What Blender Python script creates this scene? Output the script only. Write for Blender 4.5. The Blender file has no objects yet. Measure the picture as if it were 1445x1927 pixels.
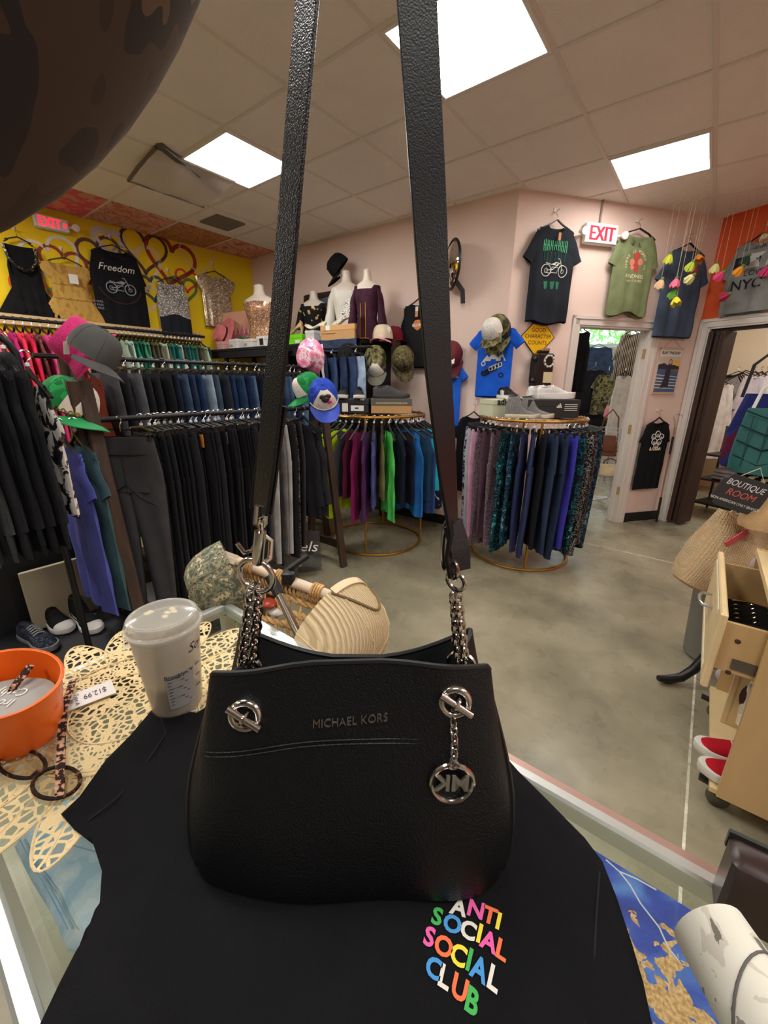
import bpy, math, random
from math import sin, cos, pi, radians, sqrt, atan2, hypot
from mathutils import Vector, Matrix
random.seed(7)
S = bpy.context.scene
C = S.collection

# ------------------------------------------------------------------ camera, world, exposure
PITCH, ROLL, YAW = radians(17.59), radians(0.4546), radians(37.53)
FPX, CX, CY = 764.0, 722.5, 963.5
CAM = Vector((0, 0, 1.43))
H = 2.895                                   # ceiling height
cam_d = bpy.data.cameras.new('camera')
cam = bpy.data.objects.new('camera', cam_d); C.objects.link(cam)
cam_d.sensor_fit = 'VERTICAL'; cam_d.sensor_height = 24.0; cam_d.sensor_width = 18.0
cam_d.lens = 24.0 * FPX / 1927.0
cam_d.clip_start = 0.01; cam_d.clip_end = 100
_Rr = Matrix(((cos(ROLL), -sin(ROLL), 0), (sin(ROLL), cos(ROLL), 0), (0, 0, 1)))
_Rp = Matrix(((1, 0, 0), (0, sin(PITCH), cos(PITCH)), (0, cos(PITCH), -sin(PITCH))))
_Ry = Matrix(((cos(YAW), -sin(YAW), 0), (sin(YAW), cos(YAW), 0), (0, 0, 1)))
RM = _Ry @ _Rp @ _Rr                        # (right, up, forward) of the lens -> room axes
_b = RM @ Matrix(((1, 0, 0), (0, 1, 0), (0, 0, -1)))
cam.matrix_world = Matrix.Translation(CAM) @ _b.to_4x4()
S.camera = cam
S.view_settings.view_transform = 'Standard'
S.view_settings.look = 'None'
S.view_settings.gamma = 1.0
S.view_settings.use_curve_mapping = False
S.view_settings.exposure = 0.42
PANEL = 14.0                                # emission of the ceiling panels
w = bpy.data.worlds.new('daylight'); S.world = w; w.use_nodes = True
_bg = w.node_tree.nodes['Background']
_bg.inputs[0].default_value = (0.80, 0.92, 1.0, 1); _bg.inputs[1].default_value = 3.2

# ------------------------------------------------------------------ survey: where a sight line meets a plane of the room
def ray(x, y): return RM @ Vector(((x - CX) / FPX, (CY - y) / FPX, 1.0))
def pz(x, y, z): d = ray(x, y); return CAM + d * ((z - CAM.z) / d.z)
def pu(x, y, u): d = ray(x, y); return CAM + d * ((u - CAM.x) / d.x)
def pv(x, y, v): d = ray(x, y); return CAM + d * ((v - CAM.y) / d.y)
def pd(x, y, d): return CAM + ray(x, y) * d
class Wall:
    """vertical plane through p0; local x runs along it, local -y comes out of it"""
    def __init__(s, p0, p1):
        s.p0 = Vector((p0[0], p0[1], 0)); d = Vector((p1[0] - p0[0], p1[1] - p0[1], 0)); s.len = d.length
        s.d = d.normalized(); s.n = Vector((s.d.y, -s.d.x, 0)); s.ang = atan2(s.d.y, s.d.x)
    def at(s, a, z, off=0.0): return s.p0 + s.d * a + s.n * off + Vector((0, 0, z))
    def px(s, x, y, off=0.0):
        r = ray(x, y); p = s.p0 + s.n * off; t = (p - CAM).dot(s.n) / r.dot(s.n); q = CAM + r * t
        return ((q - s.p0).dot(s.d), q.z)
P1 = (-4.85, 3.547); P2 = (-1.494, 3.655); P3 = (-0.208, 5.32)
WB = Wall(P1, P2); WD = Wall(P2, P3); WY = Wall((-5.006 - 0.156 * 2, 1.659 - 1.888 * 2), P1); WO = Wall(P3, (P3[0] + 0.893 * 4, P3[1] - 0.45 * 4))

# ------------------------------------------------------------------ mesh builder
class MB:
    def __init__(s): s.v = []; s.f = []; s.m = []
    def add(s, vs, fs, mi=0, xf=None):
        o = len(s.v)
        s.v += [tuple(xf @ Vector(p)) for p in vs] if xf is not None else [tuple(p) for p in vs]
        s.f += [tuple(i + o for i in f) for f in fs]; s.m += [mi] * len(fs)
        return s
    def box(s, c, d, mi=0, xf=None, bev=0.0):
        x, y, z = d[0] / 2, d[1] / 2, d[2] / 2
        if bev <= 0:
            vs = [(c[0] + a * x, c[1] + b * y, c[2] + e * z) for a in (-1, 1) for b in (-1, 1) for e in (-1, 1)]
            fs = [(0, 1, 3, 2), (4, 6, 7, 5), (0, 4, 5, 1), (2, 3, 7, 6), (0, 2, 6, 4), (1, 5, 7, 3)]
        else:
            b = min(bev, x * .9, y * .9, z * .9); rings = []
            for zz, ins in ((-z, b), (-z + b, 0), (z - b, 0), (z, b)):
                r = []
                X, Y = x - ins, y - ins
                for sx, sy in ((1, 1), (-1, 1), (-1, -1), (1, -1)):
                    p, q = (sx * X, sy * (Y - b)), (sx * (X - b), sy * Y)
                    r += [p, q] if sx * sy > 0 else [q, p]
                rings.append([(c[0] + a, c[1] + e, c[2] + zz) for a, e in r])
            return s.loft(rings, mi=mi, xf=xf)
        return s.add(vs, fs, mi, xf)
    def loft(s, rings, mi=0, xf=None, close=True, caps=(True, True)):
        n = len(rings[0]); vs = [p for r in rings for p in r]; fs = []
        for i in range(len(rings) - 1):
            for j in range(n if close else n - 1):
                k = (j + 1) % n
                fs.append((i * n + j, i * n + k, (i + 1) * n + k, (i + 1) * n + j))
        if close and caps[0]: fs.append(tuple(range(n - 1, -1, -1)))
        if close and caps[1]: fs.append(tuple((len(rings) - 1) * n + j for j in range(n)))
        return s.add(vs, fs, mi, xf)
    def grid(s, rows, mi=0, xf=None): return s.loft(rows, mi, xf, close=False)
    def tube(s, pts, r, n=8, mi=0, xf=None, closed=False, flat=None, up=None, twist=None):
        """round (or flat w x t) bar along pts"""
        P = [Vector(p) for p in pts]; N = len(P); T = []
        for i in range(N):
            a = P[(i - 1) % N] if (closed or i > 0) else P[i]; b = P[(i + 1) % N] if (closed or i < N - 1) else P[i]
            T.append((b - a).normalized() if (b - a).length > 1e-9 else Vector((0, 0, 1)))
        u = Vector(up) if up is not None else (Vector((0, 0, 1)) if abs(T[0].z) < .9 else Vector((1, 0, 0)))
        u = (u - T[0] * u.dot(T[0])).normalized(); rings = []
        for i in range(N):
            u = (u - T[i] * u.dot(T[i]))
            u = u.normalized() if u.length > 1e-6 else T[i].orthogonal().normalized()
            v = T[i].cross(u); rr = r[i] if isinstance(r, (list, tuple)) else r
            uu, vv = u, v
            if twist is not None:
                a = twist[i]; uu = u * cos(a) + v * sin(a); vv = v * cos(a) - u * sin(a)
            if flat:
                fw, ft = flat; fw = fw[i] if isinstance(fw, (list, tuple)) else fw
                e = min(ft, fw) * .3
                q = [(fw, ft - e), (fw - e, ft), (-fw + e, ft), (-fw, ft - e), (-fw, -ft + e), (-fw + e, -ft), (fw - e, -ft), (fw, -ft + e)]
                rings.append([P[i] + vv * a + uu * b for a, b in q])
            else:
                rings.append([P[i] + uu * (cos(2 * pi * k / n) * rr) + vv * (sin(2 * pi * k / n) * rr) for k in range(n)])
        if closed: rings.append(rings[0]); 
        return s.loft(rings, mi, xf, caps=(not closed, not closed))
    def torus(s, c, R, r, axis=(0, 0, 1), n=24, k=8, mi=0, sx=1.0, xf=None):
        a = Vector(axis).normalized(); u = a.orthogonal().normalized() if abs(a.z) < .99 else Vector((1, 0, 0)); v = a.cross(u)
        pts = [Vector(c) + u * (R * sx * cos(2 * pi * i / n)) + v * (R * sin(2 * pi * i / n)) for i in range(n)]
        return s.tube(pts, r, k, mi, xf, closed=True, up=a)
    def lathe(s, prof, n=24, c=(0, 0, 0), mi=0, xf=None, sx=1, sy=1, caps=(True, True)):
        rings = [[(c[0] + r * sx * cos(2 * pi * k / n), c[1] + r * sy * sin(2 * pi * k / n), c[2] + z) for k in range(n)] for r, z in prof]
        return s.loft(rings, mi, xf, caps=caps)
    def ball(s, c, r, n=12, m=8, mi=0, xf=None):
        r = (r, r, r) if not isinstance(r, (list, tuple)) else r
        rings = []
        for i in range(1, m):
            a = pi * i / m
            rings.append([(c[0] + r[0] * sin(a) * cos(2 * pi * k / n), c[1] + r[1] * sin(a) * sin(2 * pi * k / n), c[2] - r[2] * cos(a)) for k in range(n)])
        return s.loft(rings, mi, xf)
    def bar(s, a, b, sx, sy, mi=0, xf=None, up=None):
        return s.tube([a, b], 0, mi=mi, xf=xf, flat=(sx / 2, sy / 2), up=up)
    def mesh(s, name, mats, smooth=True, ang=40):
        me = bpy.data.meshes.new(name); me.from_pydata(s.v, [], s.f)
        for m in (mats if isinstance(mats, (list, tuple)) else [mats]): me.materials.append(m)
        me.polygons.foreach_set('material_index', s.m)
        if smooth:
            me.polygons.foreach_set('use_smooth', [True] * len(me.polygons))
            me.set_sharp_from_angle(angle=radians(ang))
        me.validate(); me.update(); return me
    def build(s, name, mats, parent=None, smooth=True, ang=40, loc=None, rot=None):
        return link(name, s.mesh(name, mats, smooth, ang), parent, loc, rot)

def link(name, me, parent=None, loc=None, rot=None, mat=None):
    o = bpy.data.objects.new(name, me); C.objects.link(o)
    if parent is not None: o.parent = parent
    if loc is not None: o.location = loc
    if rot is not None: o.rotation_euler = rot
    if mat is not None:
        ms = mat if isinstance(mat, (list, tuple)) else [mat]
        for i, m in enumerate(ms):
            o.material_slots[i].link = 'OBJECT'; o.material_slots[i].material = m
    return o
def tag(o, label, cat, group=None, kind=None):
    o['label'] = label
    if cat: o['category'] = cat
    if group: o['group'] = group
    if kind: o['kind'] = kind
    return o
def thing(name, label, cat, loc=(0, 0, 0), rz=0.0, group=None, rot=None):
    o = bpy.data.objects.new(name, None); C.objects.link(o); o.empty_display_size = .05
    o.location = loc; o.rotation_euler = rot if rot is not None else (0, 0, rz)
    return tag(o, label, cat, group)
"""axes given as (right, forward, up) of a viewer at the counter"""
def cam_axes(z, y):
    z = Vector(z).normalized(); y = Vector(y); y = (y - z * y.dot(z)).normalized(); x = y.cross(z); m = Matrix((x, y, z)).transposed(); return (Matrix.Rotation(YAW, 3, 'Z') @ m).to_euler()
def struct(name, mb, mat, parent=None, smooth=False):
    o = mb.build(name, mat, parent, smooth=smooth)
    if parent is None: o['kind'] = 'structure'
    return o
_tc = {}
def text_geo(st, size, shear=0.0, align='CENTER', extrude=0.0, sp=1.0, bold=0.0):
    key = (st, size, shear, align, extrude, sp, bold)
    if key in _tc: return _tc[key]
    cu = bpy.data.curves.new('txt', 'FONT'); cu.body = st; cu.size = size; cu.align_x = align; cu.align_y = 'CENTER'
    cu.shear = shear; cu.extrude = extrude; cu.resolution_u = 3; cu.space_character = sp; cu.offset = bold
    o = bpy.data.objects.new('txt', cu)
    me = bpy.data.meshes.new_from_object(o)
    r = ([v.co.copy() for v in me.vertices], [tuple(p.vertices) for p in me.polygons])
    bpy.data.objects.remove(o); bpy.data.meshes.remove(me); bpy.data.curves.remove(cu)
    _tc[key] = r; return r
def put_text(mb, st, size, fn, mi=0, **k):
    """letters laid through fn(x, y) -> point"""
    vs, fs = text_geo(st, size, **k)
    mb.add([fn(p.x, p.y) if not k.get('extrude') else fn(p.x, p.y, p.z) for p in vs], fs, mi)

# ------------------------------------------------------------------ materials
def lin(c):
    return tuple(((x / 255) / 12.92 if x / 255 <= .04045 else ((x / 255 + .055) / 1.055) ** 2.4) for x in c) + (1.0,)
_mc = {}
def nt(name):
    m = bpy.data.materials.new(name); m.use_nodes = True; t = m.node_tree
    return m, t, t.nodes['Principled BSDF'], t.nodes.new, t.links.new
def coords(t, scale=(1, 1, 1)):
    tc = t.nodes.new('ShaderNodeTexCoord'); mp = t.nodes.new('ShaderNodeMapping'); mp.inputs['Scale'].default_value = scale
    t.links.new(tc.outputs['Object'], mp.inputs[0]); return mp.outputs[0]
def bump(t, bs, height, dist, strength=1.0):
    b = t.nodes.new('ShaderNodeBump'); b.inputs['Distance'].default_value = dist; b.inputs['Strength'].default_value = strength
    t.links.new(height, b.inputs['Height']); t.links.new(b.outputs[0], bs.inputs['Normal'])
def mat(name, rgb, rough=.7, metal=0.0, var=0.0, vs=8.0, bmp=0.0, bsc=200.0, spec=.5, emit=0, sheen=0, coat=0, stretch=(1, 1, 1)):
    if name in _mc: return _mc[name]
    m, t, bs, new, lk = nt(name); c = lin(rgb)
    bs.inputs['Base Color'].default_value = c; bs.inputs['Roughness'].default_value = rough; bs.inputs['Metallic'].default_value = metal
    bs.inputs['Specular IOR Level'].default_value = spec
    if sheen: bs.inputs['Sheen Weight'].default_value = sheen
    if coat: bs.inputs['Coat Weight'].default_value = coat; bs.inputs['Coat Roughness'].default_value = .08
    if var:
        n = new('ShaderNodeTexNoise'); n.inputs['Scale'].default_value = vs; n.inputs['Detail'].default_value = 5
        lk(coords(t, stretch), n.inputs['Vector'])
        r = new('ShaderNodeValToRGB'); r.color_ramp.elements[0].position = .3; r.color_ramp.elements[1].position = .7
        r.color_ramp.elements[0].color = tuple(x * (1 - var) for x in c[:3]) + (1,)
        r.color_ramp.elements[1].color = tuple(min(1, x * (1 + var)) for x in c[:3]) + (1,)
        lk(n.outputs[0], r.inputs[0]); lk(r.outputs[0], bs.inputs['Base Color'])
    if bmp:
        n = new('ShaderNodeTexNoise'); n.inputs['Scale'].default_value = bsc; n.inputs['Detail'].default_value = 3
        lk(coords(t), n.inputs['Vector']); bump(t, bs, n.outputs[0], bmp)
    if emit:
        bs.inputs['Emission Color'].default_value = c; bs.inputs['Emission Strength'].default_value = emit
    _mc[name] = m; return m
def fabric(name, rgb, var=.12, rough=.9): return mat(name, rgb, rough, var=var, vs=14, bmp=.0012, bsc=260, spec=.2)
def cells(name, cols, scale=30.0, kind='noise', rough=.85, stretch=(1, 1, 1), detail=2.0, bmp=0.0, metal=0.0, dist=0.0):
    """blotches of flat colour: camouflage, florals, tie-dye, spots.  cols = [(pos, rgb), ...]"""
    if name in _mc: return _mc[name]
    m, t, bs, new, lk = nt(name); bs.inputs['Roughness'].default_value = rough; bs.inputs['Specular IOR Level'].default_value = .25
    bs.inputs['Metallic'].default_value = metal
    co = coords(t, stretch)
    if kind == 'noise':
        n = new('ShaderNodeTexNoise'); n.inputs['Detail'].default_value = detail; n.inputs['Scale'].default_value = scale; n.inputs['Distortion'].default_value = dist; lk(co, n.inputs['Vector']); out = n.outputs[0]
    elif kind == 'voro':
        n = new('ShaderNodeTexVoronoi'); n.inputs['Scale'].default_value = scale; lk(co, n.inputs['Vector']); out = n.outputs['Distance']
    elif kind == 'cellcol':
        n = new('ShaderNodeTexVoronoi'); n.inputs['Scale'].default_value = scale; lk(co, n.inputs['Vector'])
        sp = new('ShaderNodeSeparateColor'); lk(n.outputs['Color'], sp.inputs[0]); out = sp.outputs[0]
    elif kind == 'edge':
        n = new('ShaderNodeTexVoronoi'); n.feature = 'DISTANCE_TO_EDGE'; n.inputs['Scale'].default_value = scale; lk(co, n.inputs['Vector']); out = n.outputs['Distance']
    elif kind in ('wave', 'wavex'):
        n = new('ShaderNodeTexWave'); n.inputs['Scale'].default_value = scale; n.inputs['Distortion'].default_value = dist; n.inputs['Detail'].default_value = detail; n.bands_direction = 'X' if kind == 'wavex' else 'Z'; lk(co, n.inputs['Vector']); out = n.outputs['Fac'] if 'Fac' in n.outputs else n.outputs[1]
    elif kind == 'check':
        n = new('ShaderNodeTexChecker'); n.inputs['Scale'].default_value = scale; lk(co, n.inputs['Vector']); out = n.outputs['Fac']
    r = new('ShaderNodeValToRGB'); r.color_ramp.interpolation = 'CONSTANT' if kind != 'soft' else 'LINEAR'
    while len(r.color_ramp.elements) < len(cols): r.color_ramp.elements.new(.5)
    for e, (p, c) in zip(r.color_ramp.elements, cols): e.position = p; e.color = lin(c)
    lk(out, r.inputs[0]); lk(r.outputs[0], bs.inputs['Base Color'])
    if bmp: bump(t, bs, out, bmp)
    _mc[name] = m; return m
def glass(name, tint=(225, 240, 235), rough=.02, refl=1.45, trans=1.0):
    if name in _mc: return _mc[name]
    m, t, bs, new, lk = nt(name); t.nodes.remove(bs); out = t.nodes['Material Output']
    tr = new('ShaderNodeBsdfTransparent'); tr.inputs[0].default_value = lin(tint); gl = new('ShaderNodeBsdfGlossy'); gl.inputs['Roughness'].default_value = rough
    lw = new('ShaderNodeLayerWeight'); lw.inputs[0].default_value = .5; pwn = new('ShaderNodeMath'); pwn.operation = 'POWER'; pwn.inputs[1].default_value = 4.5; lk(lw.outputs['Facing'], pwn.inputs[0])
    fr = new('ShaderNodeMath'); fr.operation = 'MULTIPLY_ADD'; fr.inputs[1].default_value = .9; fr.inputs[2].default_value = .022 * refl; lk(pwn.outputs[0], fr.inputs[0]); mx = new('ShaderNodeMixShader')
    lk(fr.outputs[0], mx.inputs[0]); lk(tr.outputs[0], mx.inputs[1]); lk(gl.outputs[0], mx.inputs[2]); lk(mx.outputs[0], out.inputs[0])
    _mc[name] = m; return m
def frosted(name, rgb, alpha, rough=.35):
    m = mat(name, rgb, rough); m.node_tree.nodes['Principled BSDF'].inputs['Alpha'].default_value = alpha; return m
ORD = ['first', 'second', 'third', 'fourth', 'fifth', 'sixth', 'seventh', 'eighth', 'ninth', 'tenth', 'eleventh', 'twelfth', 'thirteenth', 'fourteenth', 'fifteenth', 'sixteenth', 'seventeenth', 'eighteenth', 'nineteenth', 'twentieth'] + ['twenty-' + x for x in ('first', 'second', 'third', 'fourth', 'fifth', 'sixth', 'seventh', 'eighth', 'ninth')] + ['thirtieth'] + ['thirty-' + x for x in ('first', 'second', 'third', 'fourth', 'fifth', 'sixth', 'seventh', 'eighth', 'ninth')] + ['fortieth']

K_BLACK = mat('black_plastic', (16, 16, 18), .45)
K_STEEL = mat('bright_steel', (190, 190, 192), .25, 1.0)
K_GUN = mat('gunmetal', (206, 201, 196), .15, 1.0)
K_GOLD = mat('brushed_gold', (190, 140, 60), .35, .85)
K_PIPE = mat('black_pipe', (24, 24, 26), .5, .3)
K_WOODD = mat('dark_stained_wood', (66, 48, 36), .7, var=.35, vs=30, stretch=(1, 1, .12))
K_WHITE = mat('white_paper', (232, 230, 226), .7)
K_TAG = mat('paper_tag', (225, 222, 214), .8)
# ------------------------------------------------------------------ the room shell
def wallmat(name, rgb):
    return mat(name, rgb, .75, var=.04, vs=1.5, bmp=.0015, bsc=90, spec=.3)
M_PINK = wallmat('pink_paint', (234, 208, 196)); M_YEL = wallmat('yellow_paint', (240, 206, 30)); M_ORA = wallmat('orange_paint', (232, 98, 52))
M_CREAM = wallmat('cream_paint', (226, 214, 186)); M_TRIM = mat('white_trim_paint', (222, 214, 206), .45)
def concrete():
    m, t, bs, new, lk = nt('polished_concrete'); co = coords(t)
    n = new('ShaderNodeTexNoise'); n.inputs['Scale'].default_value = 1.7; n.inputs['Detail'].default_value = 9; n.inputs['Roughness'].default_value = .62; lk(co, n.inputs['Vector'])
    r = new('ShaderNodeValToRGB'); e = r.color_ramp.elements
    e[0].position = .33; e[0].color = lin((116, 110, 90)); e[1].position = .68; e[1].color = lin((170, 162, 138)); k = e.new(.5); k.color = lin((148, 141, 117))
    lk(n.outputs[0], r.inputs[0]); lk(r.outputs[0], bs.inputs['Base Color'])
    n2 = new('ShaderNodeTexNoise'); n2.inputs['Scale'].default_value = 9; n2.inputs['Detail'].default_value = 6; lk(co, n2.inputs['Vector'])
    q = new('ShaderNodeMapRange'); q.inputs[3].default_value = .16; q.inputs[4].default_value = .42; lk(n2.outputs[0], q.inputs[0]); lk(q.outputs[0], bs.inputs['Roughness'])
    return m
struct('floor', MB().box((-.6, 2.7, -.05), (9.8, 11.6, .1)), concrete())
M_JOINT = mat('joint_filler', (206, 200, 180), .6, var=.3, vs=40)
def floor_strip(name, a, b, w, kind):
    a = Vector(a); b = Vector(b); d = (b - a).normalized(); n = Vector((-d.y, d.x, 0)) * w / 2; z = Vector((0, 0, .0015)); q = Vector((0, 0, .0005))
    struct(name, MB().add([a - n + q, b - n + q, b + n + q, a + n + q, a - n + z, b - n + z, b + n + z, a + n + z], [(0, 3, 2, 1), (4, 5, 6, 7), (0, 1, 5, 4), (2, 3, 7, 6), (1, 2, 6, 5), (0, 4, 7, 3)]), kind)
floor_strip('trim_1', (.222, 3.93, 0), (.2, -1.5, 0), .009, M_JOINT)
floor_strip('trim_2', (-1.1, 4.02, 0), (2.6, 3.9, 0), .012, M_JOINT)

M_TILE = mat('ceiling_tile', (240, 234, 228), .9, var=.03, vs=3, bmp=.006, bsc=70, spec=.15)
ceil = struct('ceiling', MB().box((-.6, 2.7, H + .05), (9.8, 11.6, .1)), M_TILE)
PITCHG = .585; U0, V0 = -.278, 2.974
g = MB()
for k in range(-8, 9):
    g.box((U0 + k * PITCHG, 2.7, H - .002), (.022, 11.4, .006)); 
for k in range(-10, 9):
    g.box((-.6, V0 + k * PITCHG, H - .0025), (9.6, .022, .006))
g.build('ceiling_grid', mat('grid_paint', (226, 218, 210), .6), ceil, smooth=False)
M_PT = cells('painted_red_tile', [(0, (216, 176, 152)), (.42, (204, 126, 106)), (.5, (222, 170, 148)), (.6, (190, 100, 84)), (.66, (216, 180, 150))], 7, detail=5, dist=.8)
M_PT2 = cells('painted_pink_tile', [(0, (220, 150, 136)), (.42, (222, 100, 112)), (.52, (216, 150, 134)), (.62, (206, 116, 106))], 5, detail=4)
M_PT3 = cells('painted_tan_tile', [(0, (186, 130, 84)), (.45, (208, 160, 110)), (.52, (150, 92, 60)), (.6, (196, 120, 84))], 16, 'noise', detail=3, dist=2)
for k in range(6):
    va = V0 + PITCHG * (1 - k); a = PITCHG - .024
    MB().box((-4.66, va - PITCHG / 2, H - .004), (.62, a, .006)).build('painted_tile', [M_PT, M_PT3, M_PT, M_PT2, M_PT2, M_PT3][k], ceil, smooth=False)

TH = .12
def wall(name, W, m, holes=(), a0=0.0, a1=None, top=H):
    """wall slab behind plane W with door holes (s0, s1, head)"""
    a1 = W.len if a1 is None else a1; mb = MB()
    xf = Matrix.Translation(W.p0) @ Matrix.Rotation(W.ang, 4, 'Z')
    def slab(x0, x1, z0, z1):
        if x1 - x0 > 1e-4 and z1 - z0 > 1e-4: mb.box(((x0 + x1) / 2, TH / 2, (z0 + z1) / 2), (x1 - x0, TH, z1 - z0), xf=xf)
    s = a0
    for h0, h1, hd in holes:
        slab(s, h0, 0, top); slab(h0, h1, hd, top); s = h1
    slab(s, a1, 0, top)
    return struct(name, mb, m)
wy = wall('wall_left', WY, M_YEL, a0=-.2, a1=WY.len + .1)
wall('wall_back', WB, M_PINK, a0=0)
D1 = (.72, 1.545, 1.945); D2 = (.085, .98, 1.965)
wall('wall_right', WD, M_PINK, [D1])
wall('wall_orange', WO, M_ORA, [D2], a1=4.4)
WR = Wall((3.7, 3.4), (3.7, -3)); wall('wall_east', WR, M_PINK)
WF = Wall((3.8, -2.6), (-5.6, -2.6)); wall('wall_front', WF, wallmat('light_cutting_grey', (112, 106, 102)), a0=-.2, a1=9.6)  # unseen wall, toned dark to cut fill light on the bag

def casing(n, W, h, w=.075):
    xf = Matrix.Translation(W.p0) @ Matrix.Rotation(W.ang, 4, 'Z'); mb = MB()
    for y0, y1, ww in ((-.014, 0, w), (-.022, -.012, w * .35)):
        c = (y0 + y1) / 2; t = y1 - y0
        mb.box((h[0] - ww / 2 - (w - ww), c, h[2] / 2 + w / 2), (ww, t, h[2] + w), xf=xf); mb.box((h[1] + ww / 2 + (w - ww), c, h[2] / 2 + w / 2), (ww, t, h[2] + w), xf=xf)
        mb.box(((h[0] + h[1]) / 2, c, h[2] + ww / 2 + (w - ww)), (h[1] - h[0] + 2 * w, t, ww), xf=xf)
    for x in (h[0] + .008, h[1] - .008): mb.box((x, TH / 2, h[2] / 2), (.016, TH + .01, h[2]), xf=xf)
    mb.box(((h[0] + h[1]) / 2, TH / 2, h[2] - .008), (h[1] - h[0], TH + .01, .016), xf=xf)
    for x in (h[0] + .022, h[1] - .022): mb.box((x, TH * .62, h[2] / 2), (.014, .03, h[2]), xf=xf)
    o = struct(f'trim_{n}', mb, M_TRIM); 
    hg = MB(); 
    for z in (.35, 1.0, 1.72): hg.box((h[1] - .018, .03, z), (.004, .035, .09), xf=xf)
    hg.build('hinge_plate', mat('tan_metal', (190, 160, 110), .5, .4), o, smooth=False)
casing(3, WD, D1); casing(4, WO, D2)
M_BASE = mat('black_rubber_base', (18, 20, 24), .5)
def baseboard(name, W, a, b):
    struct(name, MB().box(((a + b) / 2, -.005, .05), (b - a, .01, .1), xf=Matrix.Translation(W.p0) @ Matrix.Rotation(W.ang, 4, 'Z')), M_BASE)
baseboard('baseboard_back', WB, 0, WB.len - .002); baseboard('baseboard_right', WD, 0.003, D1[0] - .078); baseboard('baseboard_orange', WD, D1[1] + .078, WD.len - .01)

# rooms behind the two doorways
M_RM = wallmat('window_room_paint', (220, 210, 200))
def slab(name, p, q, m, z0=0, z1=H):
    W = Wall(p, q); struct(name, MB().box((W.len / 2, .05, (z0 + z1) / 2), (W.len, .1, z1 - z0), xf=Matrix.Translation(W.p0) @ Matrix.Rotation(W.ang, 4, 'Z')), m)
VW = 7.9
slab('wall_north', (-3.6, VW), (-2.9, VW), M_RM); slab('wall_north', (-.35, VW), (-.1, VW), M_RM)
slab('wall_north', (-2.9, VW), (-.35, VW), M_RM, 0, .95); slab('wall_north', (-2.9, VW), (-.35, VW), M_RM, 2.62, H)
slab('wall_west', (-3.5, 3.9), (-3.5, VW), M_RM); slab('wall_divider', (-.12, VW), (-.19, 5.5), M_RM)
slab('wall_boutique', (-.1, 7.6), (4.2, 7.6), M_CREAM); slab('wall_boutique', (3.9, 7.6), (3.9, 3.4), M_CREAM)
slab('wall_boutique', (-.07, 5.5), (-.02, 7.6), M_CREAM)
mb = MB()
for u in (-2.9, -2.06, -1.2, -.35): mb.box((u, VW + .05, 1.785), (.05, .07, 1.67))
for z in (.97, 2.05, 2.6): mb.box((-1.625, VW + .05, z), (2.6, .06, .05))
wn = struct('window_1', mb, mat('window_frame', (225, 228, 228), .4))
MB().box((-1.625, VW + .06, 1.785), (2.5, .006, 1.6)).build('window_glass', glass('window_glass', (240, 248, 246)), wn, smooth=False)

# brown folding door parked at the left jamb of the boutique doorway
xf = Matrix.Translation(WO.p0) @ Matrix.Rotation(WO.ang, 4, 'Z')
M_DOOR = mat('brown_laminate', (58, 38, 30), .5, var=.3, vs=20, stretch=(1, 1, .08))
mb = MB()
for i in range(3):
    x = D2[0] + .05 + i * .05
    mb.box((x, .06 + (i % 2) * .02, .975), (.042, .2, 1.9), xf=xf, bev=.006)
dr = struct('door_1', mb, M_DOOR)
hb = MB().tube([xf @ Vector((D2[0] + .16, -.045, .90)), xf @ Vector((D2[0] + .165, -.056, .93)), xf @ Vector((D2[0] + .165, -.056, .99)), xf @ Vector((D2[0] + .16, -.045, 1.02))], .006)
hb.build('door_handle', mat('bronze', (70, 44, 30), .4, .7), dr)
mb = MB().box(((D2[0] + D2[1]) / 2, .05, D2[2] - .03), (D2[1] - D2[0] - .04, .05, .03), xf=xf)
mb.build('door_track', mat('dark_track', (48, 36, 30), .5, .3), dr, smooth=False)

# ------------------------------------------------------------------ ceiling panels and unseen lamps added outside the frame for fill
def panel(u, v, label, e=PANEL):
    t = thing('ceiling_light', label, 'ceiling light', (u, v, H), group='square panel lights in the ceiling grid')
    MB().box((0, 0, -.006), (.53, .53, .006)).build('diffuser', mat(f'lit_diffuser_{e}', (255, 252, 246), .5, emit=e), t, smooth=False)
    f = MB()
    for a in (-1, 1): f.box((a * .2725, 0, -.006), (.016, .561, .012)); f.box((0, a * .2725, -.006), (.53, .016, .012))
    f.build('frame', mat('panel_frame', (235, 232, 226), .4), t, smooth=False)
panel(-2.91, 2.096, 'square ceiling light panel left of the bag strap, beside the plastic air deflector', 21)
panel(-1.155, 2.096, 'largest square ceiling light panel, partly behind the right strap of the bag', 18)
panel(-.57, 3.851, 'square ceiling light panel at the right, above the hanging paper flowers', 12)
for i, (u, v, p) in enumerate(((-3.3, -.75, 17), (1.6, 1.5, 15), (-1.155, .1, 15), (.6, -.2, 15), (2.35, 2.1, 15), (-1.2, -1.6, 15), (2.3, .2, 15), (-4.0, .35, 24), (1.3, 6.2, 26), (-1.4, 6.2, 16))):  # added area lamps with no fixture seen; one lifts the yellow wall
    ld = bpy.data.lights.new('added_fill_lamp', 'AREA'); ld.shape = 'SQUARE'; ld.size = .53; ld.energy = p; ld.color = (1, .97, .93)
    lo = bpy.data.objects.new('added_fill_lamp', ld); C.objects.link(lo); lo.location = (u, v, H - .02)
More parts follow.
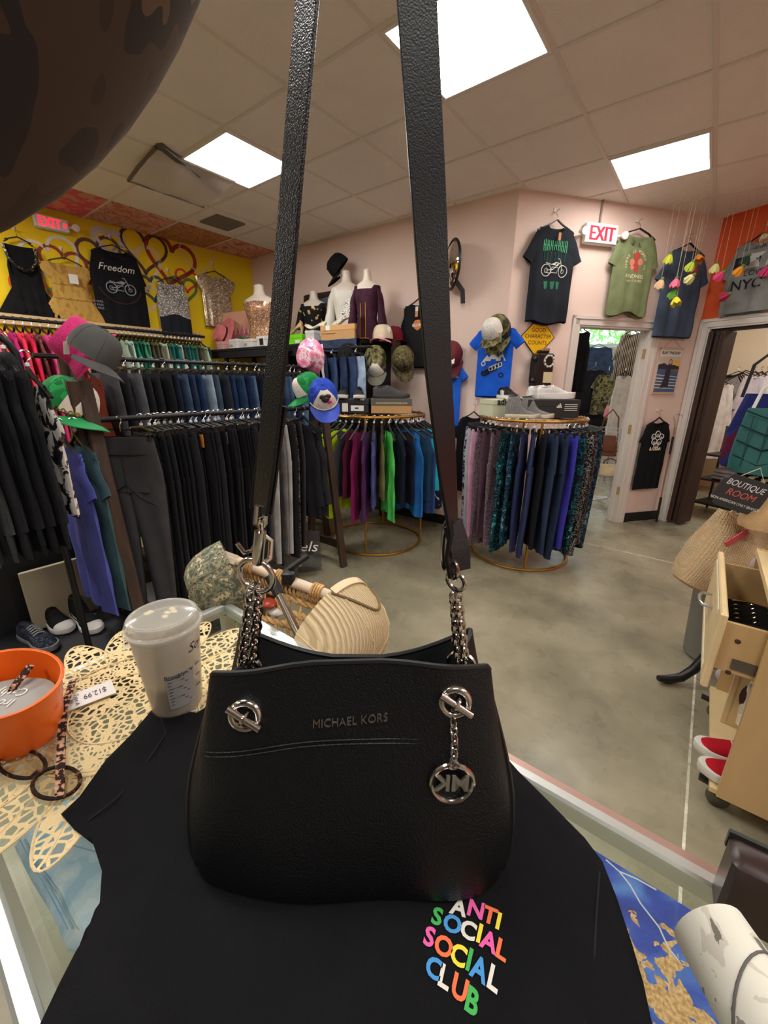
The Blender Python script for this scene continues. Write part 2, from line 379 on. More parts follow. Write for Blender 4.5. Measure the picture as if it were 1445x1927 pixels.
# plastic air deflector beside the left panel, square return grille
t = thing('air_deflector', 'clear plastic air deflector tilted under the ceiling beside the left light panel', 'air deflector', (-3.36, 1.94, H))
mb = MB(); rows = []
for i in range(9):
    a = i / 8; rows.append([(-.26 + .46 * a, y, -.085 + .075 * a ** 1.5 + .006 * sin(y * 22)) for y in [(-.29 + .58 * j / 10) for j in range(11)]])
mb.grid(rows); o = mb.build('plastic_sheet', frosted('clear_vinyl', (214, 204, 194), .55), t)
fr = MB().tube([(-.26, -.29, -.085), (-.26, .29, -.085)], .006, 6).tube([(.2, -.29, -.012), (.2, .29, -.012)], .01, 6).tube([(-.26, -.29, -.085), (-.1, -.29, -.05), (.2, -.29, -.012)], .012, 6)
fr.bar((-.05, .3, -.03), (.24, -.29, -.01), .05, .02); fr.build('bracket', mat('grey_bracket', (92, 84, 78), .6), t)
t = thing('ceiling_vent', 'small square grey return air grille in a ceiling tile near the yellow wall', 'ceiling vent', (-4.03, 2.66, H))
MB().box((0, 0, -.006), (.3, .3, .004)).build('core', mat('grille_dark', (128, 116, 108), .7), t, smooth=False)
mb = MB()
for i in range(13): mb.box((-.14 + i * .0233, 0, -.011), (.009, .29, .006)); mb.box((0, -.14 + i * .0233, -.011), (.29, .009, .006))
mb.build('grille', mat('grille_bars', (150, 138, 128), .7), t, smooth=False)

# ------------------------------------------------------------------ hearts sprayed on the yellow wall
def heart(px, py, size, rgb, w, tilt=0, depth=.004, op=1):
    s, z = WY.px(px, py); pts = []
    for i in range(41):
        a = 2 * pi * i / 40; x = 16 * sin(a) ** 3 / 17; y = (13 * cos(a) - 5 * cos(2 * a) - 2 * cos(3 * a) - cos(4 * a)) / 17
        x, y = x * cos(tilt) - y * sin(tilt), x * sin(tilt) + y * cos(tilt)
        pts.append(WY.at(s + x * size, z + y * size, .002))
    MB().tube(pts, 0, flat=(w * .62, .0012), up=WY.n).build('painted_heart', mat(f'spray_{rgb}', rgb, .6), wy)
for a in ((100, 490, .24, (226, 218, 200), .022, .35), (120, 540, .2, (186, 92, 28), .026, -.4), (120, 500, .19, (150, 52, 30), .022, -.15), (190, 480, .2, (96, 58, 62), .024, .3), (272, 470, .23, (72, 48, 44), .024, -.1),
          (322, 490, .27, (150, 42, 32), .032, -.2), (262, 500, .24, (224, 200, 150), .03, .2), (352, 527, .13, (214, 62, 30), .018, -.1), (372, 485, .2, (232, 196, 120), .022, .1), (172, 545, .15, (224, 84, 20), .03, .2), (345, 545, .16, (90, 120, 50), .025, 0), (285, 540, .14, (60, 80, 60), .025, .1), (205, 455, .13, (206, 200, 190), .05, 0), (75, 545, .2, (226, 96, 40), .03, .2), (92, 570, .17, (110, 140, 60), .022, .1), (270, 560, .18, (222, 196, 150), .025, -.2), (395, 555, .15, (232, 200, 60), .02, .2)):
    heart(*a)
# ------------------------------------------------------------------ garments on hangers; origin = where the hook meets the rail
def lerp(a, b, t): return a + (b - a) * t
def pw(t, pts):
    """piecewise-linear curve through pts [(t, v), ...]"""
    for (a, x), (b, y) in zip(pts, pts[1:]):
        if t <= b: return lerp(x, y, max(0, (t - a) / (b - a + 1e-9)))
    return pts[-1][1]
class Top:
    """shirt, tank, dress or jacket hanging flat; x across, -y towards the viewer, z down from the hook"""
    def __init__(s, w=.26, L=.68, sw=.21, nw=.085, nd=.07, bd=.015, sl=.22, sd=.18, sang=58, thick=.05, fold=.008, nf=3.5, hem=None, waist=None, seed=0, drop=.115, slope=.34, se=None, hemwave=.0, strap=False, roll=0):
        s.__dict__.update(locals()); s.hem = hem if hem else w; s.waist = waist if waist else w; s.zn = -drop
        rnd = random.Random(seed); s.ph = [rnd.uniform(0, 6.28) for _ in range(6)]; s.se = se if se else sd * .85
    def hw(s, t): return pw(t, [(0, s.hem), (.45, s.waist), (.72, s.w), (.88, s.sw * .97), (1, s.sw)])
    def ztop(s, q, d):
        if s.strap:
            a = abs(q)
            if a < s.nw: return s.zn - d - .0 * a - d * .9 * (1 - (a / s.nw) ** 2) ** .5 * .6 
            if a < s.nw + .035: return s.zn - .01
            return s.zn - .02 - (a - s.nw - .035) * 2.6
        if abs(q) < s.nw: return s.zn - d * sqrt(max(0, 1 - (q / s.nw) ** 2)) - .002
        return s.zn - (abs(q) - s.nw) * s.slope
    def zhem(s, q): return -s.drop - s.L + s.hemwave * cos(q / s.hem * 4.2)
    def y(s, q, t, W, side):
        e = max(0, 1 - abs(q / W) ** 3.2) ** .5; f = s.fold * (1 - t) ** .8 if t < 1 else 0
        y = s.thick / 2 * e * (.55 + .45 * sin(pi * min(1, .25 + t * .75)))
        y += f * (sin(q * s.nf * 2 * pi / s.w * .5 + s.ph[side]) + .55 * sin(q * s.nf * pi / s.w * 1.7 + s.ph[side + 2] + t * 2)) * min(1, e * 1.6) * .7
        y += s.fold * .25 * sin(t * 17 + q * 9 + s.ph[4])
        return max(y, .004 * e) 
    def front(s, q, z):
        """front surface depth at across q, height z"""
        W = .2
        for _ in range(3):
            zt = s.ztop(q * s.sw / W if abs(q) < W else q, s.nd) ; zh = s.zhem(q); t = min(1, max(0, (z - zh) / (zt - zh + 1e-6))); W = s.hw(t)
        return -s.y(min(max(q, -W), W), t, W, 0)
    def body(s, mb, mi=0, n=22, m=18):
        rings = []
        for i in range(m + 1):
            t = i / m; W = s.hw(t); fr = []; bk = []
            for j in range(n + 1):
                u = -cos(pi * j / n); u = u * .5 + (-1 + 2 * j / n) * .5; q = u * W; qt = u * s.sw
                zf = lerp(s.zhem(q), s.ztop(qt, s.nd), t); zb = lerp(s.zhem(q) - .012 * (1 - t), s.ztop(qt, s.bd), t)
                fr.append((q, -s.y(q, t, W, 0), zf)); bk.append((q, s.y(q, t, W, 1) * .9, zb))
            rings.append(fr + bk[::-1][1:-1])
        mb.loft(rings, mi, caps=(False, False))
        # inside faces show at neck and hem: an inner skin
        inn = [[(p[0] * .99, p[1] * .8, p[2]) for p in r] for r in rings]
        mb.loft([r[::-1] for r in inn], mi, caps=(False, False))
    def sleeves(s, mb, mi=0, n=10):
        if s.sl <= 0: return
        for sg in (-1, 1):
            a = radians(s.sang); d = Vector((cos(a), 0, -sin(a))); nrm = Vector((sin(a), 0, cos(a)))
            top = Vector((s.sw * .96, 0, s.zn - (s.sw * .96 - s.nw) * s.slope)); rings = []
            k = max(5, int(s.sl / .045))
            for i in range(k + 1):
                t = i / k; wd = lerp(s.sd, s.se, t) * (1 + .05 * sin(t * 9 + s.ph[5] + sg)); th = s.thick * lerp(.75, .6, t)
                c = top + d * (s.sl * t - .02) - nrm * (wd / 2) + Vector((0, .004 * sin(t * 8 + sg), 0)); ring = []
                if t == 0: c += Vector((-.01, 0, 0))
                for j in range(n):
                    b = 2 * pi * j / n; p = c + nrm * (cos(b) * wd / 2) + Vector((0, sin(b) * th / 2 * (1 + .25 * sin(3 * b + t * 6)), 0))
                    ring.append((p.x * sg, p.y, p.z))
                rings.append(ring if sg > 0 else ring[::-1])
            mb.loft(rings, mi, caps=(True, False))
            e = rings[-1]; cc = Vector((sum(p[0] for p in e) / n, sum(p[1] for p in e) / n, sum(p[2] for p in e) / n))
            mb.loft([e, [tuple(cc.lerp(Vector(p), .9)) for p in e], [tuple(cc.lerp(Vector(p), .85) - d * Vector((sg, 1, 1)) * .03) for p in e]], mi, caps=(False, True))
    def make(s, mi=0):
        mb = MB(); s.body(mb, mi); s.sleeves(mb, mi); return mb
def hanger_mb(w=.2, drop=.115, slope=.34, nw=.05, r=.006):
    pts = [(0, 0, -drop + .045)]
    arm = [(nw * .5, 0, -drop + .028), (nw, 0, -drop + .012), (w * .7, 0, -drop + .006 - (w * .7 - nw) * slope), (w, 0, -drop - .004 - (w - nw) * slope)]
    P = [(-x, y, z) for x, y, z in arm[::-1]] + pts + arm
    return MB().tube(P, 0, flat=(r * 1.3, r * .8), up=(0, 0, 1))
def hook_mb(drop=.115, r=.003, R=.018):
    pts = [(0, 0, -drop + .045), (0, 0, -.045)] + [(0, R * sin(a), -.017 - R * cos(a) + 0) for a in [radians(x) for x in range(20, 250, 23)]]
    return MB().tube(pts, r, 6)
H_HANG = hanger_mb().mesh('hanger', K_BLACK); H_HOOK = hook_mb().mesh('hook', K_STEEL)
H_BEAD = MB().box((0, 0, -.052), (.013, .016, .018), bev=.004).mesh('size_marker', mat('white_bead', (226, 226, 224), .4))
def hanger(parent, drop=.115, w=.2, m=K_BLACK, hm=K_STEEL):
    h = link('hanger', H_HANG if (w == .2 and drop == .115) else hanger_mb(w, drop).mesh('hanger', m), parent)
    link('hook', H_HOOK if drop == .115 else hook_mb(drop).mesh('hook', hm), h)
    if drop == .115: link('size_marker', H_BEAD, h)
    return h
def pants_mb(L=.98, w=.17, hip=.19, leg=.075, ank=.055, thick=.035, fold=.006, seed=0, crotch=.27, flare=0, drop=.1):
    rnd = random.Random(seed); ph = [rnd.uniform(0, 6.28) for _ in range(8)]; mb = MB(); n = 28; rings = []
    def ring(cx, z, a, b, k, f):
        r = []
        for j in range(n):
            t = 2 * pi * j / n; c, s_ = cos(t), sin(t); e = 2 / 2.6
            x = a * abs(c) ** e * (1 if c > 0 else -1); y = b * abs(s_) ** e * (1 if s_ > 0 else -1)
            y += f * sin(x * 55 + ph[k] + z * 5) * abs(s_); r.append((cx + x, y + f * sin(z * 4 + ph[k]), z))
        return r
    for i in range(7):
        t = i / 6; rings.append(ring(0, -drop - crotch * t, lerp(w, hip, min(1, t * 1.6)), thick / 2 * lerp(.75, 1.1, t), 0, fold * t))
    mb.loft(rings, caps=(True, True))
    for sg in (-1, 1):
        rings = []
        for i in range(13):
            t = i / 12; z = -drop - crotch + .04 - (L - crotch + .04) * t
            a = lerp(leg + .02, ank, t) + flare * max(0, t - .5); rings.append(ring(sg * (hip - lerp(leg + .02, leg + .01, t)) * lerp(1, .93, t), z, a, thick / 2 * (1.1 - .15 * t), 2 + sg, fold * (.6 + t)))
        mb.loft(rings)
    return mb
def clip_hanger(parent, w=.17, m=K_BLACK, drop=.1):
    k = ('clip', w, m.name)
    if k not in _mc:
        b = MB().tube([(-w, 0, -drop + .022), (-w * .4, 0, -drop + .03), (0, 0, -drop + .036), (w * .4, 0, -drop + .03), (w, 0, -drop + .022)], 0, flat=(.006, .005), up=(0, 0, 1))
        for a in (-1, 1): b.box((a * w * .82, 0, -drop + .004), (.022, .03, .042), bev=.004)
        _mc[k] = b.mesh('hanger', m)
        _mc[('hookc', drop)] = hook_mb(drop + .009).mesh('hook', K_STEEL)
    h = link('hanger', _mc[k], parent); link('hook', _mc[('hookc', drop)], h); link('size_marker', H_BEAD, h); return h
def tagpaper(parent, x, z, y=-.03, c=K_TAG, w=.035, h=.06):
    return MB().box((x, y, z), (w, .002, h)).build('price_tag', c, parent, smooth=False)

PANTS = [pants_mb(seed=i, L=.90 + .04 * (i % 3), w=.165 + .006 * (i % 2), thick=.026, fold=.0035).mesh('garment_body', K_BLACK) for i in range(4)]
JEANS = [pants_mb(seed=10 + i, L=1.02, w=.19, hip=.21, leg=.095, ank=.08, thick=.05, fold=.004).mesh('garment_body', K_BLACK) for i in range(3)]
TOPS = [Top(w=.24, L=.62, sl=.2, thick=.035, fold=.007, seed=i, sang=68).make().mesh('garment_body', K_BLACK) for i in range(3)]
LONG = [Top(w=.26, L=.68, sl=.58, thick=.045, fold=.007, seed=5 + i, sang=80, se=.09).make().mesh('garment_body', K_BLACK) for i in range(2)]
TANKS = [Top(w=.19, L=.56, sw=.13, nw=.07, nd=.12, sl=0, thick=.03, fold=.01, seed=9 + i, hem=.22).make().mesh('garment_body', K_BLACK) for i in range(3)]
JACK = [Top(w=.23, L=.66, sw=.18, sl=.56, thick=.07, fold=.011, seed=15 + i, sang=81, se=.10, sd=.2, nd=.04).make().mesh('garment_body', K_BLACK) for i in range(2)]
def hung(name, label, cat, me, m, loc, rz, group=None, part='body', clips=None, hw=.2, tilt=0):
    t = thing(name, label, cat, loc, group=group, rot=(tilt, 0, rz))
    link(part, me, t, mat=m)
    if clips: clip_hanger(t, clips)
    else: hanger(t)
    return t
def denim(name, rgb): return mat(name, rgb, .85, var=.3, vs=9, bmp=.001, bsc=400, spec=.2)
F = fabric
BLK = [F('black_knit', (24, 24, 27)), F('black_jersey', (32, 32, 36)), F('washed_black', (42, 42, 46)), F('ink_black', (17, 17, 20))]
G_CHAR = F('charcoal_knit', (66, 65, 68)); G_MID = F('grey_marl', (118, 114, 112), .25); G_LT = F('light_grey_marl', (176, 172, 168), .2)
SPECK = cells('speckled_print', [(0, (30, 27, 30)), (.5, (120, 104, 100)), (.56, (40, 34, 36)), (.62, (170, 150, 140))], 90, detail=3)
DOTS = cells('speckled_mono', [(0, (22, 22, 26)), (.52, (200, 196, 190)), (.57, (30, 30, 34))], 80, detail=3)
FLOR = cells('mono_floral', [(0, (26, 24, 28)), (.44, (60, 56, 60)), (.49, (226, 218, 208)), (.66, (140, 132, 128))], 16, detail=4, dist=.6)
CAMO = cells('green_camouflage', [(0, (54, 50, 34)), (.42, (96, 94, 58)), (.52, (128, 118, 80)), (.6, (40, 38, 28))], 18, detail=3)
CAMOD = cells('digital_camouflage', [(0, (94, 98, 84)), (.4, (150, 146, 124)), (.5, (116, 116, 100)), (.58, (190, 180, 150))], 28, 'noise', detail=1)

# ---- A-frame racks of dark wood with a black pipe
def aframe_rack(label, u, z, v0, v1, splay, top, pipe0, pipe1):
    t = thing('clothes_rack', label, 'clothes rack', (u, (v0 + v1) / 2, 0))
    L = (v1 - v0) / 2
    for sv in (-1, 1):
        for su in (1, -1):
            a = Vector((su * splay, sv * L, .004)); b = Vector((-su * .012, sv * L + su * .021, top)); d = (b - a).normalized()
            MB().tube([a, b], 0, flat=(.031, .019), up=(1, 0, 0)).build('leg', K_WOODD, t, smooth=False)
        MB().box((0, sv * L + .045, .16), (splay * 1.62, .025, .06)).build('crossbar', K_WOODD, t, smooth=False)
    MB().tube([(0, pipe0 - (v0 + v1) / 2, z), (0, pipe1 - (v0 + v1) / 2, z)], .0135, 12).build('pipe', K_PIPE, t)
    return t
R1U, R1Z = -2.3, 1.252
aframe_rack('dark wooden A-frame rack with black pipe carrying black leggings, nearest the counter', R1U, R1Z, .69, 2.2, .2, 1.43, .50, 2.24)
R2U, R2Z = -2.95, 1.56
aframe_rack('taller dark wooden A-frame rack with black pipe carrying the jeans, behind the leggings', R2U, R2Z, .86, 2.62, .24, 1.66, .70, 2.66)

def leg_w(i): return 'row of leggings on the front pipe'
# front rail: leggings and sweatpants, then jackets at the far end
row = [('k', .75)]
v = .93
seq = ['b'] * 20 + ['g', 'l', 'b', 'm', 'l', 'b', 's', 'b', 'g', 'j', 'j']
names = {'b': ('leggings', 'black leggings', 'leggings'), 'g': ('sweatpants', 'charcoal sweatpants', 'sweatpants'), 'l': ('sweatpants', 'light grey sweatpants', 'sweatpants'), 'm': ('sweatpants', 'mid grey sweatpants', 'sweatpants'),
         's': ('leggings', 'speckled print leggings', 'leggings'), 'j': ('jacket', 'dark zip jacket', 'jacket'), 'k': ('leggings', 'charcoal leggings', 'leggings')}
tagcols = {2: (230, 180, 150), 5: (140, 40, 130), 8: (240, 150, 40), 11: (238, 230, 200), 13: (120, 120, 126), 4: (226, 170, 150)}
t = thing('leggings', 'dark grey leggings turned outward at the left end of the front pipe, on clear hanger', 'leggings', (R1U + .07, .80, R1Z + .017), rot=(0, 0, radians(36)))
b = link('body', pants_mb(L=.98, w=.155, hip=.175, leg=.075, ank=.05, thick=.05, fold=.007, seed=3).mesh('leggings_body', G_CHAR), t)
MB().tube([(-.156, 0, -.18), (-.08, -.026, -.183), (0, -.029, -.185), (.08, -.026, -.183), (.156, 0, -.18)], .0022, 5).tube([(0, -.03, -.185), (0, -.031, -.3), (.0, -.03, -.36)], .002, 5).tube([(.0, -.03, -.33), (.06, -.032, -.39), (.14, -.024, -.44)], .0022, 5).tube([(0, -.03, -.33), (-.06, -.032, -.37), (-.14, -.024, -.40)], .0022, 5).build('seam', K_BLACK, b)
hg = MB().tube([(-.17, 0, -.075), (-.1, 0, -.066), (0, 0, -.062), (.1, 0, -.066), (.17, 0, -.075)], .0045, 8).tube([(-.17, 0, -.075), (-.172, 0, -.098), (.172, 0, -.098), (.17, 0, -.075)], .004, 8)
for a in (-.14, .14): hg.box((a, 0, -.1), (.026, .03, .04), bev=.004)
hp = hg.build('hanger', glass('clear_plastic', (196, 196, 196), .1, 1.6), t); link('hook', H_HOOK, hp); 
cnt = {}
for i, c in enumerate(seq):
    n, l, cat = names[c]; dv = .032 if c == 'b' else (.043 if c != 'j' else .06)
    if c == 'j': v += .012
    m = {'b': BLK[i % 4], 'g': G_CHAR, 'l': G_LT, 'm': G_MID, 's': SPECK, 'j': BLK[(i + 2) % 3]}[c]
    me = PANTS[i % 4] if c != 'j' else JACK[i % 2]
    cnt[c] = cnt.get(c, 0) + 1
    lab = f'{l} on the front pipe, {ORD[i + 1]} garment along from the left wooden leg'
    o = hung(n, lab, cat, me, m, (R1U + random.uniform(-.03, .03), v, R1Z + .017), radians(random.uniform(-3, 3)), 'garments hung along the front pipe', clips=(None if c == 'j' else .15))
    if i in tagcols: tagpaper(o, .12, -.15, -.022, mat(f'tag_{tagcols[i]}', tagcols[i], .8), .04, .07)
    v += dv
# jeans on the second pipe
jc = [(74, 74, 78), (40, 40, 44), (92, 92, 96), (34, 34, 38), (38, 38, 42), (30, 30, 34), (28, 34, 52), (64, 84, 112), (42, 56, 84), (38, 60, 98), (150, 168, 186), (70, 86, 104), (46, 50, 62), (36, 56, 92), (42, 66, 100), (34, 48, 84), (86, 112, 144), (26, 30, 44), (30, 32, 40), (36, 38, 46), (28, 30, 40), (58, 78, 108), (70, 94, 126), (34, 44, 70), (90, 116, 146), (30, 38, 60), (52, 72, 100)]
jn = {0: 'grey', 1: 'black'}
for i, c in enumerate(jc):
    lum = sum(c) / 3; hue = 'grey' if c[2] - c[0] < 9 and lum > 60 else 'black' if lum < 46 else 'pale blue' if lum > 120 else 'mid blue' if lum > 75 else 'dark blue'
    hung('jeans', f'{hue} denim jeans on the jeans pipe, {ORD[i]} pair counting from the left', 'jeans', JEANS[i % 3], denim(f'denim_{c}', c), (R2U + random.uniform(-.015, .015), 1.02 + i * .06, R2Z + .017), radians(random.uniform(-4, 4)), 'jeans hung along the second pipe', clips=.17)

# wall-mounted rails on the yellow side: reds and pinks, then greens
t = thing('wall_rail', 'black clothes pipe bracketed to a pale board high on the yellow wall', 'clothes rail', (-4.66, 1.75, 1.915))
MB().tube([(0, -1.35, 0), (0, .95, 0)], .0135, 12).build('pipe', K_PIPE, t)
MB().box((-.235, -.2, .02), (.02, 2.5, .085)).build('board', mat('pale_pine', (206, 176, 130), .7, var=.15, vs=12, stretch=(1, .1, 1)), t, smooth=False)
for y in (-1.0, -.2, .6): MB().bar((-.235, y, 0), (0, y, 0), .02, .02).build('bracket', K_BLACK, t)
t = thing('wall_rail', 'lower black clothes pipe on the yellow wall carrying pink and orange tops', 'clothes rail', (-4.62, 1.1, 1.60))
MB().tube([(0, -.9, 0), (0, .32, 0)], .0135, 12).build('pipe', K_PIPE, t)
for y in (-.7, .28): MB().bar((-.27, y, 0), (0, y, 0), .02, .02).build('bracket', K_BLACK, t)
red = [(150, 30, 78), (216, 84, 110), (232, 96, 96), (176, 40, 110), (226, 60, 90), (196, 40, 76), (170, 70, 90), (216, 70, 130), (150, 24, 50), (124, 20, 40), (186, 34, 58), (232, 120, 120), (120, 18, 36), (160, 26, 44), (196, 30, 60)]
lacy = cells('brown_lace', [(0, (90, 50, 46)), (.5, (150, 96, 86)), (.56, (70, 36, 34))], 60, detail=3)
for i, c in enumerate(red):
    w = ['magenta', 'pink', 'coral', 'plum', 'red'][i % 5]
    hung('top', f'{"lacy brown" if i == 6 else w} top on the high yellow-wall pipe, {ORD[i]} from the left', 'top', (LONG if i % 3 else TOPS)[i % 2], lacy if i == 6 else F(f'red_{c}', c), (-4.66, .80 + i * .058, 1.932), radians(random.uniform(-3, 3)), 'red and pink tops on the high pipe')
pk = [(150, 50, 100), (200, 90, 150), (236, 110, 90), (236, 190, 160), (226, 70, 60), (196, 40, 110), (210, 60, 120), (170, 30, 70), (150, 26, 60), (190, 60, 80)]
for i, c in enumerate(pk):
    w = ['plum', 'orchid', 'orange', 'peach', 'red', 'magenta', 'hot pink', 'crimson', 'wine', 'rose'][i]
    hung('top', f'{w} top on the lower yellow-wall pipe, {ORD[i]} from the left', 'top', TOPS[i % 3], F(f'pk_{c}', c), (-4.62, .80 + i * .062, 1.617), radians(random.uniform(-3, 3)), 'tops on the lower pipe')
gr = [(150, 170, 150), (176, 200, 184), (30, 110, 84), (24, 92, 70), (60, 140, 110), (90, 150, 120), (74, 70, 52), (96, 92, 70), (110, 106, 84), (190, 200, 176), (70, 84, 66), (40, 128, 120), (36, 112, 108), (200, 206, 196), (54, 60, 52), (46, 110, 104), (30, 96, 92), (60, 120, 100), (84, 72, 56), (120, 130, 96), (180, 196, 170), (50, 84, 70)]
for i, c in enumerate(gr):
    w = 'pale green' if sum(c) > 480 else 'olive' if c[0] > c[2] + 8 else 'teal' if c[2] > 80 and c[0] < 70 else 'green'
    hung('top', f'{w} top on the high yellow-wall pipe, {ORD[i]} of the green run from the left', 'top', (LONG if i % 2 else TOPS)[i % 2], F(f'gr_{c}', c), (-4.66, 1.80 + i * .04, 1.932), radians(random.uniform(-3, 3)), 'green tops on the high pipe')

# near left: rolling rack with hooded jackets, then a floral blouse and two tees on the front pipe stub
t = thing('clothes_rack', 'black round-cornered garment rack at the left edge holding black hooded jackets', 'clothes rack', (-2.12, .0, 0))
pts = [(0, .455, .03), (0, .455, 1.5)] + [(0, .40 + .055 * cos(a), 1.5 + .055 * sin(a) * 1.6) for a in [radians(x) for x in (20, 45, 70, 90)]] + [(0, -.7, 1.588)] + [(0, -.8 - .055 * sin(a), 1.5 + .088 * cos(a)) for a in [radians(x) for x in (20, 45, 70, 90)]] + [(0, -.855, .03)]
MB().tube(pts, .013, 10).build('frame', K_PIPE, t)
for y in (.455, -.855): MB().tube([(-.25, y, .02), (.25, y, .02)], .014, 10).build('foot', K_PIPE, t)
hj = [(46, 46, 50), (70, 72, 78), (58, 58, 60), (32, 32, 36), (26, 26, 30), (22, 22, 26), (30, 30, 34)]
HOOD = []
for sd in (1, 2):
    tp = Top(w=.27, L=.68, sl=.56, thick=.05, fold=.009, seed=40 + sd, sang=82, se=.09, sd=.18, nd=.03); mb = tp.make()
    mb.ball((0, .0, -.12), (.1, .03, .055), 12, 8); mb.ball((0, .012, -.15), (.12, .025, .05), 12, 8); HOOD.append(mb.mesh('body', K_BLACK))
for i, c in enumerate(hj):
    hung('hooded_jacket', f'{"grey" if sum(c) > 180 else "black"} hooded jacket on the left rack, {ORD[i]} from the left edge', 'jacket', HOOD[i % 2], F(f'hj_{c}', c), (-2.12, .17 + i * .042, 1.6), radians(random.uniform(-2, 2)), 'hooded jackets on the left rack')
FLTOP = Top(w=.2, L=.52, sw=.17, sl=.2, thick=.03, seed=33, nd=.05).make().mesh('body', K_BLACK)
hung('blouse', 'black and white floral blouse at the right end of the left rack', 'blouse', FLTOP, FLOR, (-2.12, .48, 1.54), radians(0), None, hw=.17)
LT = Top(w=.22, L=.80, sl=.2, thick=.04, fold=.012, seed=21, sang=66, nd=.05).make().mesh('body', K_BLACK)
hung('dress', 'periwinkle blue long tee dress left of the front wooden leg', 'dress', LT, F('periwinkle', (92, 98, 186)), (-2.28, .575, 1.269), radians(0), None)
hung('dress', 'dusty teal long tee dress hanging against the front wooden leg', 'dress', LT, F('dusty_teal', (72, 100, 104)), (-2.28, .63, 1.269), radians(0), None)
t = hung('dress', 'long rust brown dress hanging behind the front wooden leg', 'dress', Top(w=.2, L=1.15, sl=.4, thick=.05, seed=4, sang=80, fold=.01).make().mesh('body', K_BLACK), F('rust', (112, 44, 32)), (-2.95, .93, 1.577), radians(0), None)
# ------------------------------------------------------------------ garments hanging flat on the walls
def wall_top(W, name, label, cat, hook, left, right, hem_px, m, sl=.22, sang=60, kind='tee', off=.055, hangm=True, part='body', seed=0, ringer=None, **kw):
    s0, z0 = W.px(*hook, off); sl_, _ = W.px(*left, off); sr_, _ = W.px(*right, off); _, zh = W.px(*hem_px, off)
    w = (sr_ - sl_) / 2; drop = kw.pop('drop', .115)
    args = dict(w=w, L=z0 - drop - zh, sw=w * .84, nw=w * .34, nd=w * .3, sl=sl, sd=w * .68, sang=sang, thick=.05, fold=.007, seed=seed, drop=drop); args.update(kw)
    tp = Top(**args); t = thing(name, label, cat, W.at(s0, z0, off), W.ang)
    tp.make().build(part, m, t)
    if hangm: 
        h = hanger_mb(min(.22, args['sw'] * .98), drop, nw=args['nw'] * .8).build('hanger', K_BLACK, t); hook_mb(drop).build('hook', K_STEEL, h)
        MB().box((0, off - .004, .012), (.018, .006, .04), bev=.003).tube([(0, off - .008, -.002), (0, off - .03, -.014), (0, off - .036, -.002)], .003, 6).build('wall_hook', mat('clear_hook', (235, 225, 220), .3), t)
    return t, tp
def P(tp, off=.003): return lambda q, z: Vector((q, tp.front(q, z) - off, z))
def stroke(mb, fn, pts, w, mi=0):
    mb.tube([fn(*p) for p in pts], 0, mi=mi, flat=(w, .0008), up=(0, 0, 1)) if False else mb.tube([fn(*p) for p in pts], w, 5, mi)
def disc(mb, fn, q, z, r, mi=0, n=20, ry=None):
    ry = ry or r; c = fn(q, z); mb.add([c] + [fn(q + r * cos(2 * pi * i / n), z + ry * sin(2 * pi * i / n)) for i in range(n)], [(0, 1 + i, 1 + (i + 1) % n) for i in range(n)], mi)
def poly(mb, fn, pts, mi=0): mb.add([fn(*p) for p in pts], [tuple(range(len(pts)))], mi)
def circ(q, z, r, n=18, a0=0, a1=360): return [(q + r * cos(radians(a0 + (a1 - a0) * i / n)), z + r * sin(radians(a0 + (a1 - a0) * i / n))) for i in range(n + 1)]
def bike(mb, fn, q, z, s, mi=0, w=.002):
    for x in (-.5, .55): stroke(mb, fn, circ(q + x * s, z, .3 * s), w * 1.6, mi); stroke(mb, fn, circ(q + x * s, z, .1 * s, 8), w, mi)
    for pl in ([(-.5, 0), (-.1, .05), (.2, .3), (.4, .45), (.55, 0)], [(-.55, .38), (-.2, .3), (.1, .42), (.3, .38)], [(.4, .45), (.3, .62), (.18, .6)], [(-.2, -.1), (.15, -.12), (.2, .15), (-.15, .18), (-.2, -.1)], [(-.6, -.1), (-.2, -.14)]):
        stroke(mb, fn, [(q + a * s, z + b * s) for a, b in pl], w * 1.5, mi)
    poly(mb, fn, [(q + a * s, z + b * s) for a, b in ((-.15, .28), (.05, .44), (.28, .4), (.22, .26))], mi)
def arc_text(mb, st, fn, q, z, R, size, spread, mi=0):
    for i, ch in enumerate(st):
        if ch == ' ': continue
        a = spread * (1 - 2 * i / (len(st) - 1)) / 2; a = radians(a); c, s_ = cos(a), sin(a)
        put_text(mb, ch, size, lambda x, y: fn(q - R * s_ + x * c - y * s_, z + R * c - R + x * s_ + y * c), mi)

INK_W = mat('white_ink', (226, 224, 216), .8); INK_G = mat('grey_ink', (150, 156, 160), .8); INK_K = mat('black_ink', (22, 24, 30), .8); INK_R = mat('red_ink', (176, 70, 56), .8)
INK_GR = mat('green_ink', (92, 190, 140), .8); INK_GR2 = mat('dark_green_ink', (30, 110, 76), .8); INK_GOLD = mat('mustard_ink', (150, 140, 60), .8); INK_O = mat('orange_ink', (206, 120, 50), .8); INK_B = mat('slate_ink', (62, 74, 96), .8); INK_C = mat('cream_ink', (236, 222, 180), .8); INK_P = mat('pink_ink', (216, 130, 110), .8); INK_Y = mat('sunset_ink', (240, 190, 80), .7); INK_BR = mat('maroon_ink', (64, 28, 30), .8)

